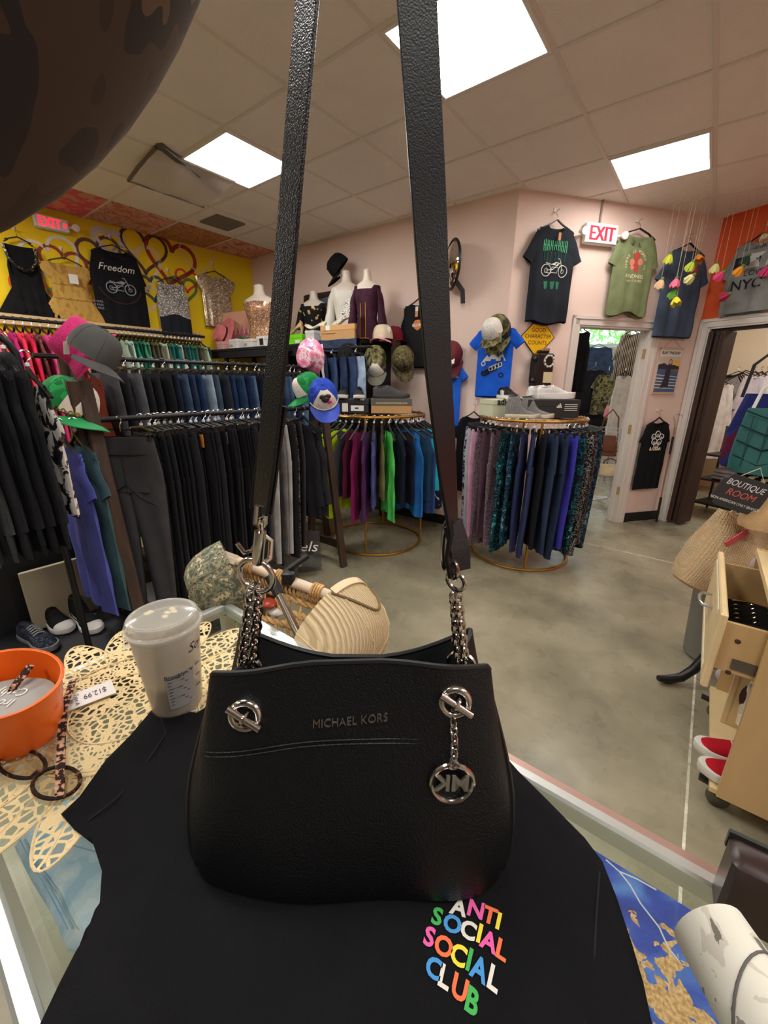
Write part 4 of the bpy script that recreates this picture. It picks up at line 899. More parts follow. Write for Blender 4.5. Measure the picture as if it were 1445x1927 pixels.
# short rail with denim shorts hung in front of the unit
t = thing('clothes_rail', 'short black rail with silver hooks holding denim shorts under the black display shelf', 'clothes rail', (-3.08, 2.99, 1.735))
MB().tube([(-.05, -.06, 0), (.66, -.06, 0)], .011, 10).build('pipe', K_PIPE, t)
for x in (0, .6): MB().bar((x, -.06, 0), (x, .09, .0), .015, .015).build('bracket', K_BLACK, t)
SHORTS = [pants_mb(L=.36, w=.165, hip=.19, leg=.09, ank=.10, thick=.05, seed=50 + i, crotch=.22).mesh('garment_body', K_BLACK) for i in range(2)]
for i, (x, c, n) in enumerate(((-3.09, (58, 84, 122), 'mid blue'), (-2.98, (44, 60, 92), 'dark blue'), (-2.87, (52, 72, 108), 'indigo'), (-2.76, (40, 52, 82), 'navy'), (-2.66, (46, 62, 96), 'stone-washed blue'), (-2.57, (150, 170, 196), 'pale bleached'))):
    hung('denim_shorts', f'{n} denim shorts on the short rail, {ORD[i]} from the left', 'shorts', SHORTS[i % 2], denim(f'sh_{c}', c), (x, 2.91, 1.752), radians(-38 + i * 3), 'denim shorts on the short rail', clips=.15)
t = thing('tote_straps', 'white webbing straps of a mesh bag looped over the denim shorts rail', 'strap', (-2.96, 2.83, 1.75))
MB().tube([(-.05, -.02, -.50), (-.03, -.02, -.2), (-.01, .0, .0), (.0, .06, .018), (.02, .03, .0), (.07, -.02, -.22), (.16, -.03, -.52)], 0, flat=(.011, .002), up=(0, -1, 0)).tube([(.01, -.02, -.52), (.012, -.02, -.25), (0, .01, .005), (.0, .05, .02)], 0, flat=(.011, .002), up=(0, -1, 0)).build('webbing', mat('white_webbing', (226, 222, 214), .8), t)
mb = MB(); mb.lathe([(.11, -.5), (.14, -.62), (.15, -.75), (.13, -.86), (.02, -.88)], 24, sy=.4, c=(.09, .0, 0)); mb.build('mesh_pouch', cells('white_mesh', [(0, (40, 44, 56)), (.1, (190, 192, 196))], 55, 'edge'), t)

# mannequins
M_MANN = mat('mannequin_white', (226, 214, 200), .45)
def mannequin(label, loc, rz, gm, gname, cover=.475, sl=0, h=1.0, flare=.0, deep=.06, sc=1.0, neckcol=None, slim=1.0):
    t = thing('mannequin_bust', label, 'mannequin', loc, rz); t.scale = (sc * slim, sc * .9, sc)
    prof = [(0, .15, .10), (.08, .165, .11), (.2, .122, .085), (.3, .145, .105), (.38, .165, .12), (.44, .18, .105), (.475, .175, .085), (.50, .12, .065), (.52, .07, .052), (.56, .052, .05), (.61, .05, .05), (.62, .03, .03)]
    n = 28
    def ring(z, a, b, g=1.0, off=0):
        r = []
        for j in range(n):
            q = 2 * pi * j / n; c, s = cos(q), sin(q); bust = .022 * math.exp(-((z - .37) / .05) ** 2) * (math.exp(-((abs(c) - .5) / .22) ** 2) if s < 0 else 0)
            r.append((a * g * abs(c) ** .85 * (1 if c > 0 else -1), (b * g) * s - bust, z + off(c, s) if off else z))
        return r
    MB().loft([ring(*p) for p in prof]).build('torso', neckcol or M_MANN, t)
    gp = [p for p in prof if p[0] <= cover]; rings = []
    for i, p in enumerate(gp):
        z, a, b = p; last = i == len(gp) - 1; fl = flare * max(0, 1 - z / .3)
        rings.append([(x * (1.07 + fl), y * (1.07 + fl) + .006 * sin(x * 60 + z * 11) * max(0, 1 - z / .4), zz) for x, y, zz in ring(z, a, b, 1, (lambda c, s: (-deep * max(0, 1 - abs(c) * 1.6) if s < 0 else 0)) if last else 0)])
    mb = MB(); mb.loft(rings, caps=(False, False))
    if sl:
        for sg in (-1, 1):
            rr = []
            for i in range(8):
                q = i / 7; ctr = Vector((sg * (.155 + .075 * q ** .7), .0, .455 - sl * q)); rd = lerp(.062, .075, q) * (1 + .08 * sin(q * 9)); rr.append([(ctr.x + rd * cos(a) * .8, ctr.y + rd * sin(a), ctr.z + .03 * (1 - q) * -cos(a) * sg) for a in [2 * pi * j / 12 for j in range(12)]])
            mb.loft(rr, caps=(True, False))
    mb.build(gname, gm, t); return t
GOLDSEQ = cells('rose_gold_sequins', [(0, (150, 110, 84)), (.35, (182, 140, 110)), (.7, (206, 166, 136)), (.92, (250, 226, 200))], 95, 'cellcol', .25, metal=.45)
def atop(px, py, v, z=FZ): p = pv(px, py, v); return p
p = pv(491, 615, 2.96); mannequin('white mannequin bust in a rose gold sequinned strapless dress, left of the bag strap', (p.x, 2.97, FZ2 + .006), radians(20), GOLDSEQ, 'dress', cover=.44, deep=-.012, sc=1.0)
BLKGOLD = cells('black_gold_blotch', [(0, (26, 24, 26)), (.56, (26, 24, 26)), (.60, (206, 170, 110)), (.68, (232, 214, 170))], 16, detail=2)
p = pv(592, 600, 3.44); mannequin('mannequin in a black wrap blouse with gold blotches on the display shelf', (p.x, 3.44, FZ + .006), radians(25), BLKGOLD, 'blouse', cover=.475, sl=.26, deep=.11, sc=.9, slim=.9)
WHT = cells('white_sprig', [(0, (226, 222, 212)), (.62, (232, 228, 220)), (.66, (150, 150, 130)), (.70, (228, 224, 214))], 20, detail=3)
p = pv(650, 590, 3.40); mannequin('tall mannequin in a white sprigged blouse wearing a black cap', (p.x, 3.42, FZ + .006), radians(28), WHT, 'blouse', cover=.475, sl=.3, deep=.07, sc=1.10, slim=.75); ZW = p.x
PURP = cells('plum_chiffon', [(0, (62, 30, 48)), (.5, (70, 36, 56)), (.7, (56, 26, 44))], 10)
p = pv(690, 590, 3.26); mannequin('mannequin in a plum chiffon blouse at the right end of the display shelf', (p.x, 3.27, FZ + .006), radians(24), PURP, 'blouse', cover=.475, sl=.34, deep=.12, sc=.98, flare=.08, slim=.68)
p = pv(641, 505, 3.42)
cap('baseball_cap', 'black baseball cap on the neck of the white-bloused mannequin', (p.x, 3.42, p.z), (radians(48), radians(0), radians(-45)), F('cap_black', (22, 22, 24)), extras=lambda t: MB().tube([on_cap(-.03, .055), on_cap(0, .06), on_cap(.03, .055)], .003, 5).build('emblem', INK_BR, t), sc=1.15)

# boxes, shoes and trinkets along the shelf top
def onshelf(px, py, v): p = pv(px, py, v); return (p.x, v, FZ)
white_b = mat('box_white', (222, 218, 212), .6); green_b = mat('box_lime', (126, 222, 30), .5); kraft = mat('box_kraft', (190, 146, 96), .75); char_b = mat('box_charcoal', (38, 38, 40), .5); pink_b = mat('box_pink', (224, 168, 160), .6)
gbx = 'shoe boxes on the display shelf'
for i, (px, w_, m, lab) in enumerate(((420, .13, pink_b, 'small pink shoe box at the left end of the display shelf'), (445, .16, white_b, 'white shoe box beside the small pink box'), (472, .17, white_b, 'white shoe box in the middle of the left shelf group, under the sequinned dress'), (497, .13, white_b, 'white box with black square label beside the left bag strap'))):
    x, y, z = onshelf(px, 645, 2.82)
    tb = shoe_box(lab, (x, 2.83, FZ2), 0, (w_ * .9, .11, .085 + .012 * (i % 2)), m, None, .03, gbx)
    if i == 3: label_on(tb, 'label', .02, .045, .06, .06, -.0595, INK_K)
    else: label_on(tb, 'label', -.03, .03, .05, .025, -.0595, mat('grey_label', (160, 158, 152), .6))
x, y, z = onshelf(558, 635, 3.17); tb = shoe_box('lime green shoe box right of the left bag strap on the display shelf', (x, 3.19, FZ), 0, (.26, .12, .10), green_b, None, .04, gbx); label_on(tb, 'label', .06, .028, .07, .03, -.0645, K_WHITE)
x, y, z = onshelf(588, 632, 3.15); tb = shoe_box('slim white shoe box standing between the lime and the kraft boxes', (x, 3.16, FZ), 0, (.13, .10, .12), mat('box_pale', (214, 212, 214), .6), None, .03, gbx); words(tb, 'lettering', 'GENTLE', .016, .03, .075, -.0545, INK_G); label_on(tb, 'dot', -.045, .03, .014, .014, -.0545, INK_K)
x, y, z = onshelf(640, 625, 3.13); tb = shoe_box('kraft cardboard box with slanted lid at the corner of the display shelf', (x - .02, 3.17, FZ), radians(8), (.40, .14, .145), kraft, mat('box_kraft2', (206, 160, 104), .7), .05, gbx); label_on(tb, 'label', -.11, .12, .05, .045, -.0755, K_WHITE); label_on(tb, 'fold', -.1, .07, .16, .004, -.0745, mat('kraft_line', (120, 84, 50), .8))
pump('pair-less nude high heel leaning beside the lime shoe box', onshelf(552, 622, 3.19)[:2] + (FZ + .1,), (0, 0, radians(200)), mat('nude_patent', (206, 168, 130), .3))
pump('white pointed heel with green inner on the slim white box', onshelf(588, 610, 3.17)[:2] + (FZ + .12,), (0, radians(-28), radians(195)), mat('cream_leather', (226, 220, 196), .4), .1)
pump('snakeskin print heeled boot standing on the kraft cardboard box', (onshelf(640, 600, 3.16)[0], 3.17, FZ + .145), (0, 0, radians(196)), cells('snake_print', [(0, (60, 60, 62)), (.06, (226, 222, 214))], 60, 'edge'), .07, boot=.17)
t = thing('scent_bottle', 'clear bottle in a slim gold hoop stand at the shelf corner', 'bottle', onshelf(683, 635, 3.12)[:2] + (FZ + .005,))
MB().tube([(-.03, 0, 0), (-.03, 0, .30), (.03, 0, .30), (.03, 0, 0)], .003, 6).build('stand', K_GOLD, t); MB().lathe([(.028, 0), (.03, .02), (.03, .17), (.012, .19), (.012, .2)], 18).build('bottle', glass('smoke_glass', (190, 170, 160), .05), t); MB().box((0, 0, .002), (.09, .06, .006)).build('base', K_GOLD, t, smooth=False)
CREAMC = F('cap_cream', (206, 192, 166))
cap('trucker_cap', 'cream cap with pink brim and tag at the right end of the display shelf', (onshelf(720, 628, 3.3)[0], 3.3, FZ + .01), (0, 0, radians(20)), CREAMC, F('brim_pink', (226, 150, 166)), extras=lambda t: hangtag(t, (.075, -.05, .09), (0, .3, .5)), sc=1.1)
cap('baseball_cap', 'dark red cap behind the cream and pink cap on the display shelf', (onshelf(738, 632, 3.44)[0], 3.46, FZ + .01), (0, 0, radians(60)), F('cap_wine', (106, 26, 34)), sc=1.1)
t = thing('painting', 'pink sky landscape painting leaning against the yellow wall corner', 'painting', (onshelf(436, 590, 3.03)[0], 3.03, FZ2 + .004), rot=(radians(-10), 0, radians(8)))
mb = MB().box((0, 0, .22), (.52, .02, .44), 0); QQ = lambda y: (lambda a, b: (a, -.0102 - y, b + .22))
poly(mb, QQ(.001), [(-.26, -.04), (.26, .0), (.26, .22), (-.26, .22)], 1)
for i in range(7): poly(mb, QQ(.002 + i * .0003), [(-.2 + .07 * i, -.06), (-.17 + .07 * i, .05 + .03 * sin(i * 2)), (-.12 + .07 * i, -.06)], 2 if i % 2 else 3)
poly(mb, QQ(.004), [(-.26, -.22), (.26, -.22), (.26, -.08), (.1, -.05), (-.1, -.09), (-.26, -.04)], 4); disc(mb, QQ(.005), -.2, .02, .06, 5); disc(mb, QQ(.005), .12, -.12, .05, 5); disc(mb, QQ(.006), .0, -.12, .05, 3, ry=.08)
mb.build('canvas', [K_WHITE, mat('paint_peach', (236, 176, 150), .7), mat('paint_rose', (206, 100, 116), .7), mat('paint_mauve', (196, 120, 130), .7), mat('paint_grey', (140, 130, 120), .7), mat('paint_green', (70, 146, 70), .7)], t, smooth=False)
t = thing('wide_hat', 'pink wide brimmed felt hat tipped on edge at the left end of the display shelf', 'hat', (onshelf(414, 620, 2.9)[0] + .02, 2.93, FZ2 + .17), rot=(radians(68), radians(10), radians(-10)))
pk_f = F('felt_pink', (226, 130, 132))
MB().lathe([(.19, -.01), (.19, .0), (.12, .002), (.092, .004), (.09, .05), (.085, .09), (.06, .1), (.004, .085)], 36, sy=1.1).build('brim', pk_f, t); MB().lathe([(.094, .005), (.093, .028)], 36, sy=1.1, caps=(False, False)).build('band', INK_BR, t)
t = thing('framed_picture', 'dark framed picture of a horse leaning on the back wall behind the mannequins', 'picture', (-3.45, 3.53, FZ + .003), rot=(radians(-6), 0, WB.ang))
MB().box((0, 0, .28), (.86, .02, .5)).build('print', mat('slate_print', (92, 104, 124), .6), t, smooth=False)
mb = MB()
for x in (-.44, .44): mb.box((x, -.006, .28), (.05, .035, .56))
for z in (.02, .54): mb.box((0, -.006, z), (.88, .035, .05))
mb.build('frame', mat('frame_brown', (58, 40, 32), .5), t, smooth=False)
mb = MB(); poly(mb, lambda a, b: (a, -.012, b), [(-.3, .06), (-.1, .1), (.05, .28), (.02, .42), (-.1, .46), (-.28, .36), (-.36, .2)]); mb.tube([(-.2, -.016, .3), (-.05, -.018, .36), (.02, -.016, .3)], .03, 6); mb.build('horse_shape', mat('print_brown', (64, 46, 40), .6), t, smooth=False)
# caps on the right face of the unit
cx0 = -2.60
cap('baseball_cap', 'plain black cap hung at the right end of the black display unit', (-2.72, 3.0, 1.66), (radians(75), 0, radians(20)), F('cap_black', (22, 22, 24)), sc=1.15)
cap('trucker_cap', 'green camouflage cap with white patch hung on the display unit end', (-2.52, 3.13, 1.64), (radians(70), radians(10), radians(30)), CAMO, extras=lambda t: hangtag(t, (.06, -.08, .02), (0, .4, 0)), front=None, sc=1.15)
MBX = cap('trucker_cap', 'white fronted cap tucked over the green camouflage cap', (-2.45, 3.06, 1.57), (radians(58), radians(0), radians(32)), CAMO, F('brim_grey', (130, 130, 116)), front=F('cap_offwhite', (220, 214, 204)))
cap('baseball_cap', 'brown leaf camouflage cap at the far right of the display unit', (-2.33, 3.30, 1.64), (radians(70), radians(-8), radians(50)), cells('leaf_camouflage', [(0, (60, 50, 36)), (.45, (104, 92, 62)), (.55, (70, 74, 44)), (.65, (134, 116, 80))], 30, detail=4), sc=1.15)
# ------------------------------------------------------------------ round gold racks
GZ = 1.175
def gold_rack(label, u, v, r):
    t = thing('round_rack', label, 'clothes rack', (u, v, 0))
    MB().torus((0, 0, .012), r, .011, n=48, k=8).build('base_ring', K_GOLD, t); MB().torus((0, 0, GZ), r, .011, n=48, k=8).build('top_ring', K_GOLD, t)
    for k in range(4):
        a = radians(-62 + 90 * k); MB().tube([(r * cos(a), r * sin(a), .012), (r * cos(a), r * sin(a), GZ)], .010, 10).build('post', K_GOLD, t)
    mb = MB().bar((-r, 0, GZ), (r, 0, GZ), .02, .012).bar((0, -r, GZ), (0, r, GZ), .02, .012); mb.build('cross_bar', K_GOLD, t, smooth=False)
G1 = (-2.30, 2.86, .43); G2 = (-1.10, 3.40, .405)
gold_rack('round gold clothes rack with bright tops, centre of the shop', *G1)
gold_rack('round gold clothes rack with patterned leggings, before the window room doorway', *G2)
K_TANK = [Top(w=.17, L=.52, sw=.12, nw=.065, nd=.12, sl=0, thick=.032, fold=.012, seed=60 + i, hem=.19, nf=4).make().mesh('garment_body', K_BLACK) for i in range(2)]
K_TEE = [Top(w=.19, L=.58, sl=.18, thick=.036, fold=.010, seed=63 + i, sang=70, sw=.15, nf=4).make().mesh('garment_body', K_BLACK) for i in range(2)]
K_LONGT = [Top(w=.19, L=.68, sl=.0, thick=.036, fold=.014, seed=66 + i, sw=.14, hem=.2, hemwave=.03, nf=4).make().mesh('garment_body', K_BLACK) for i in range(2)]
PURPST = cells('purple_stripe', [(0, (96, 52, 104)), (.5, (62, 32, 72))], 26, 'wave')
NAVFL = cells('navy_white_floral', [(0, (28, 34, 64)), (.5, (32, 38, 70)), (.54, (226, 224, 220))], 15, detail=3, dist=.8)
g1 = [('tank', F('sand', (178, 168, 154)), 'sand grey tank top'), ('tank', F('black_a', (26, 26, 28)), 'black tank top'), ('tee', F('neon_yellow', (206, 236, 24)), 'neon yellow running top'), ('long', F('neon_yellow', (206, 236, 24)), 'long neon yellow top'), ('tank', F('charcoal2', (66, 66, 72)), 'charcoal racer back tank'), ('tank', F('maroon', (88, 22, 50)), 'maroon tank top'), ('long', F('berry', (120, 24, 80)), 'berry top'),
      ('long', PURPST, 'purple striped top'), ('tee', F('periw', (84, 90, 150)), 'muted purple top'), ('tank', F('olive2', (116, 112, 72)), 'olive tank top'), ('long', F('neon_green', (96, 226, 106)), 'bright green long tank'), ('tee', F('navy1', (26, 32, 50)), 'navy tee'), ('tee', F('midnight', (22, 26, 40)), 'midnight tee'), ('long', F('azure', (36, 104, 176)), 'azure blue top'), ('tee', F('deep_teal', (26, 60, 84)), 'deep teal tee'),
      ('long', denim('denim_tunic', (48, 72, 124)), 'denim blue tunic'), ('tank', F('aqua', (40, 190, 210)), 'aqua tank top'), ('long', NAVFL, 'navy and white floral blouse'), ('tee', F('crimson', (150, 26, 44)), 'crimson tee'), ('tee', F('black_b', (22, 22, 24)), 'black tee')]
for i, (k, m, n) in enumerate(g1):
    a = radians(244 + i * 7.9); me = {'tank': K_TANK, 'tee': K_TEE, 'long': K_LONGT}[k][i % 2]
    hung('top', f'{n} on the central gold rack, {ORD[i]} from the left', 'top', me, m, (G1[0] + G1[2] * cos(a), G1[1] + G1[2] * sin(a), GZ + .015), a + radians(random.uniform(-3, 3)), 'tops on the central gold rack')
for i in range(9):
    a = radians(60 + i * 16); c = [(24, 24, 28), (60, 62, 70), (30, 40, 60), (22, 22, 26)][i % 4]
    hung('top', f'dark top at the back of the central gold rack, {ORD[i]} from the right', 'top', K_TANK[i % 2], F(f'far_{c}', c), (G1[0] + G1[2] * cos(a), G1[1] + G1[2] * sin(a), GZ + .015), a, 'tops on the central gold rack')
BLUEP = cells('blue_abstract', [(0, (18, 30, 48)), (.45, (34, 84, 110)), (.52, (20, 26, 40)), (.6, (90, 140, 160))], 24, detail=4)
TEALP = cells('teal_abstract', [(0, (16, 34, 44)), (.46, (30, 100, 110)), (.52, (14, 24, 34)), (.62, (60, 150, 160))], 22, detail=4)
LAVFL = cells('lavender_floral', [(0, (30, 28, 36)), (.47, (40, 38, 50)), (.5, (176, 170, 196))], 40, detail=3)
GREYST = cells('grey_streak', [(0, (30, 30, 32)), (.5, (84, 84, 86)), (.56, (40, 40, 44)), (.64, (140, 140, 140))], 12, detail=2, stretch=(1, 1, 2.5))
HEATH = cells('mauve_heather', [(0, (96, 76, 86)), (.5, (140, 120, 128)), (.56, (70, 54, 62))], 70, detail=3)
K_LEG = [pants_mb(L=.86 + .04 * i, w=.12, hip=.13, leg=.065, ank=.055, thick=.034, fold=.006, seed=70 + i).mesh('garment_body', K_BLACK) for i in range(3)]
g2 = [(LAVFL, 'black and lavender floral'), (F('lav_grey', (132, 130, 156)), 'lavender grey'), (LAVFL, 'dark floral'), (F('silver_grey', (172, 172, 180)), 'silver grey'), (F('dusty_pink', (206, 150, 176)), 'dusty pink'), (HEATH, 'mauve heather'), (F('wine_grey', (84, 60, 74)), 'wine grey'), (HEATH, 'speckled mauve'), (TEALP, 'teal abstract print'), (BLUEP, 'blue abstract print'), (F('navy2', (40, 48, 84)), 'navy'), (F('navy3', (46, 56, 92)), 'blue navy'), (F('ink2', (24, 26, 34)), 'ink black'), (F('steel_navy', (46, 60, 84)), 'steel blue'),
      (F('slate_navy', (38, 50, 74)), 'slate navy'), (F('indigo', (62, 58, 168)), 'indigo'), (TEALP, 'deep teal print'), (DOTS, 'black and cream speckled'), (SPECK, 'brown speckled'), (BLUEP, 'blue grey print'), (GREYST, 'grey streaked'), (F('forest', (44, 54, 46)), 'forest green'), (F('dark_olive', (56, 62, 54)), 'dark olive'), (F('taupe', (146, 124, 116)), 'taupe'), (F('brown_black', (50, 32, 34)), 'brown black')]
for i, (m, n) in enumerate(g2):
    a = radians(196 + i * 8.6)
    hung('leggings', f'{n} leggings on the gold rack by the doorway, {ORD[i]} from the left', 'leggings', K_LEG[i % 3], m, (G2[0] + G2[2] * cos(a), G2[1] + G2[2] * sin(a), GZ + .013), a + radians(random.uniform(-3, 3)), 'leggings on the doorway gold rack', clips=.11)

# boxes and shoes on the gold racks
DK_SOLE = mat('dark_sole', (38, 38, 40), .6); W_SOLE = mat('white_sole', (226, 224, 218), .5); GREY_SOLE = mat('grey_sole', (120, 122, 126), .6)
def rack_top(px, py, v, dz=0): p = pv(px, py, v); return (p.x, v, GZ + .0125 + dz)
def three_bars(t, x, z, s, y, m=INK_W):
    mb = MB()
    for i, h in enumerate((.35, .62, .9)):
        q = x + (i - 1) * s * .36; mb.add([(q - s * .16 - h * s * .0, y - .0008, z), (q + s * .12, y - .0008, z), (q + s * .12 - h * s * .42, y - .0008, z + h * s), (q - s * .16 - h * s * .42 + s * .05, y - .0008, z + h * s * .86)], [(0, 1, 2, 3)])
    return mb.build('emblem', m, t, smooth=False)
ZB = GZ + .0125; RZ = YAW
def mk1(t, y): three_bars(t, .10, .105, .035, y); label_on(t, 'label', -.05, .045, .05, .07, y, K_WHITE); label_on(t, 'label', .055, .04, .11, .045, y, K_WHITE); label_on(t, 'shoe_drawing', .05, .04, .03, .012, y - .001, INK_K)
B1 = shoe_box('black shoe box with white emblem on the central gold rack, under black trainers', (-2.44, 2.72, ZB), RZ - .1, (.30, .19, .115), char_b, None, .045, None, mk1)
def mk2(t, y): words(t, 'lettering', 'WWW.KEENFOOTWEAR.COM', .019, 0, .083, y - .002, INK_C)
B2 = shoe_box('grey-lidded kraft shoe box on the central gold rack, under a dark hiking shoe', (-2.16, 2.90, ZB), RZ + .02, (.34, .20, .12), kraft, mat('box_lid_grey', (92, 86, 76), .6), .055, None, mk2)
BK_SH = F('shoe_black', (38, 38, 40))
def on_box(b, dx, dy, h): return tuple(Vector(b.location) + Matrix.Rotation(b.rotation_euler.z, 3, 'Z') @ Vector((dx, dy, h)))
shoe('trainer', 'left black trainer of the pair on the black shoe box', on_box(B1, -.085, -.0, .117), (0, 0, RZ + radians(-92)), BK_SH, W_SOLE, K_BLACK, .28)
shoe('trainer', 'right black trainer of the pair on the black shoe box', on_box(B1, .055, .0, .117), (0, 0, RZ + radians(-86)), BK_SH, W_SOLE, K_BLACK, .28)
shoe('hiking_shoe', 'dark grey hiking shoe lying sideways on the grey-lidded kraft box', on_box(B2, .0, -.03, .122), (0, 0, RZ + radians(3)), F('shoe_asphalt', (70, 68, 68)), DK_SOLE, F('lace_grey', (90, 88, 88)), .31, lining=K_BLACK)
B3 = shoe_box('pale box with sports lettering on its side, left on the doorway gold rack', (-1.30, 3.25, ZB), RZ + .25, (.30, .20, .13), mat('box_pistachio', (206, 208, 178), .6), None, .04, None, lambda t, y: (words(t, 'lettering', 'adidas', .065, -.03, .112, y - .001, INK_K, bold=.002), three_bars(t, .10, .096, .026, y - .001, INK_K)))
B4 = shoe_box('long black shoe box with white emblem, right on the doorway gold rack', (-.985, 3.36, ZB), RZ + .08, (.40, .22, .135), char_b, None, .05, None, lambda t, y: (three_bars(t, .04, .075, .04, y - .0005), [label_on(t, 'small_print', .13, .10 - i * .014, .10, .004, y, INK_W) for i in range(4)]))
shoe('trainer', 'black trainer with white side stripes on the pale lettered box', on_box(B3, .03, .0, .132), (0, 0, RZ + radians(-78)), BK_SH, W_SOLE, K_BLACK, .27, stripes=INK_W)
KNIT = cells('grey_knit', [(0, (110, 108, 106)), (.5, (140, 138, 134)), (.6, (96, 94, 94))], 120, detail=2)
BONE = mat('bone_sole', (206, 196, 168), .6)
shoe('sock_boot', 'grey knitted sock sneaker in front on the doorway gold rack', (-1.085, 3.105, ZB), (0, 0, RZ + radians(-12)), KNIT, BONE, None, .25, hi=.105, sl_h=.03)
shoe('sock_boot', 'second grey knitted sock sneaker, just behind the front one', (-1.01, 3.19, ZB), (0, 0, RZ + radians(-20)), KNIT, BONE, None, .25, hi=.095, sl_h=.03)
WHK = F('shoe_white', (214, 212, 208)); 
shoe('running_shoe', 'white running shoe on the long black box, nearest of the pair', on_box(B4, .03, -.045, .137), (0, 0, RZ + radians(4)), WHK, mat('chunky_sole', (226, 222, 216), .5), F('lace_white', (222, 220, 214)), .30, lining=G_LT, sl_h=.045)
shoe('running_shoe', 'white running shoe on the long black box, half hidden behind its mate', on_box(B4, .0, .06, .137), (0, 0, RZ + radians(10)), WHK, mat('chunky_sole', (226, 222, 216), .5), F('lace_white', (222, 220, 214)), .30, lining=G_LT, sl_h=.045)
t = shoe('trainer', 'white trainer with black trim and price tag behind the grey sock sneakers', (-1.24, 3.42, ZB + .06), (0, radians(-14), RZ + radians(-30)), F('shoe_white2', (220, 218, 212)), W_SOLE, K_BLACK, .27, swoosh=INK_K); hangtag(t, (.06, -.05, .08))
MB().box((.02, .0, -.028), (.2, .12, .055)).build('riser', char_b, t, smooth=False)
# caps over the left leg tops, the display corner and the walls
pk_w = cells('fuchsia_felt', [(0, (196, 46, 110)), (.5, (212, 58, 124)), (.6, (186, 40, 100))], 120)
p = pu(160, 655, -2.26); bucket_hat('fuchsia wool bucket hat hung on its side above the left wooden leg', p, cam_axes((-.55, -.35, .62), (.5, -.8, 0)), pk_w, r=.10, h=.10, brim=.035, drop=.05)
GREYW = F('charcoal_wool', (78, 78, 76))
p = pu(172, 668, -2.02); cap('baker_cap', 'charcoal wool cap with short peak in front of the fuchsia bucket hat', p, (radians(30), radians(22), radians(112)), GREYW, sc=1.0, extras=lambda t: (hangtag(t, (-.09, .02, -.0), (0, -.5, 0), .02, .05)))
GRV = cells('green_velour', [(0, (26, 120, 60)), (.5, (40, 150, 78)), (.62, (22, 104, 50))], 14, detail=4)
def chaincap(t):
    pts = [Vector(crown_pt(radians(-80 + 160 * i / 26), .04)) * 1.03 for i in range(27)]; mb = MB()
    for i in range(26):
        c = (pts[i] + pts[i + 1]) / 2; d = (pts[i + 1] - pts[i]).normalized(); mb.torus(c, .0062, .0018, Vector((0, 0, 1)).cross(d) if i % 2 else Vector((0, 0, 1)), 10, 5)
    mb.build('gold_chain', mat('gold_chain', (212, 176, 90), .25, 1.0), t)
    hb = MB(); fn = lambda a, b: on_cap(a, b, 1.035); hp = []
    for i in range(25):
        a = 2 * pi * i / 24; hp.append((.024 * 16 * sin(a) ** 3 / 17 + .0, .045 + .024 * (13 * cos(a) - 5 * cos(2 * a) - 2 * cos(3 * a) - cos(4 * a)) / 17))
    hb.add([fn(0, .045)] + [fn(*q) for q in hp], [(0, i + 1, i + 2) for i in range(24)]); hb.build('checked_heart', cells('chequer', [(0, (24, 24, 24)), (.5, (232, 230, 222))], 110, 'check'), t)
    sb = MB(); sp = [(.03 * (1 if i % 2 else .5) * cos(pi * i / 5 + pi / 2) - .0, .088 + .022 * (1 if i % 2 else .5) * sin(pi * i / 5 + pi / 2)) for i in range(10)]; sb.add([on_cap(0, .088, 1.04)] + [on_cap(a, min(b, .11), 1.035) for a, b in sp], [(0, i + 1, (i + 1) % 10 + 1) for i in range(10)]); sb.build('silver_star', mat('glitter_star', (150, 130, 120), .4, .5), t)
p = pu(124, 762, -2.42); cap('trucker_cap', 'green velour trucker cap with checked heart and gold chain on the left wooden leg', p + Vector((0, 0, -.02)), (radians(20), radians(14), radians(112)), GRV, mat('brim_green', (30, 150, 84), .6), front=F('cap_ivory', (226, 216, 204)), extras=chaincap, sc=1.3)
p = pu(583, 735, -2.34); cap('trucker_cap', 'green velour cap tucked behind the blue trucker cap on the right wooden leg', p, (radians(30), radians(0), radians(-20)), GRV, front=F('cap_ivory', (226, 216, 204)), sc=1.1)
BLV = cells('blue_velour', [(0, (36, 64, 168)), (.5, (48, 80, 190)), (.6, (30, 56, 150))], 14, detail=4)
def bluecap(t):
    mb = MB(); 
    for a in (-.018, .018): mb.ball(on_cap(a, .075, 1.02), (.02, .012, .018), 10, 8)
    mb.ball(on_cap(0, .058, 1.03), (.024, .012, .022), 10, 8); mb.build('glitter_lips', mat('glitter_black', (70, 56, 60), .35, .5), t)
    MB().ball(on_cap(.022, .045, 1.04), (.016, .01, .016), 10, 8).build('pink_patch', mat('hot_pink', (220, 70, 140), .5), t)
    pts = [Vector(crown_pt(radians(-70 + 140 * i / 30), .04)) * 1.035 for i in range(31)]; mb = MB()
    for q in pts: mb.ball(q, .0045, 6, 4)
    mb.build('pearl_trim', W_SOLE, t)
p = pu(608, 748, -2.12); cap('trucker_cap', 'blue velour trucker cap with glitter patch and pearl trim on the right wooden leg', p, (radians(48), radians(-8), radians(52)), BLV, mat('brim_blue', (44, 74, 190), .6), front=F('cap_ivory', (226, 216, 204)), extras=bluecap, sc=1.12)
TIE = cells('pink_tie_dye', [(0, (226, 110, 150)), (.42, (236, 150, 180)), (.5, (240, 214, 220)), (.56, (228, 120, 160)), (.64, (110, 130, 160))], 11, detail=4)
p = pd(580, 672, 3.62); bucket_hat('pink tie-dye bucket hat hanging on the front of the display shelf', p, (radians(96), radians(10), radians(18)), TIE, r=.085, h=.08, brim=.055, drop=.04)
p = WB.px(936, 622, .13); cap('camouflage_cap', 'camouflage cap pinned to the back wall above the blue mountain tee', WB.at(p[0], p[1] + .0, .10), (radians(62), 0, WB.ang), CAMO, sc=1.15)
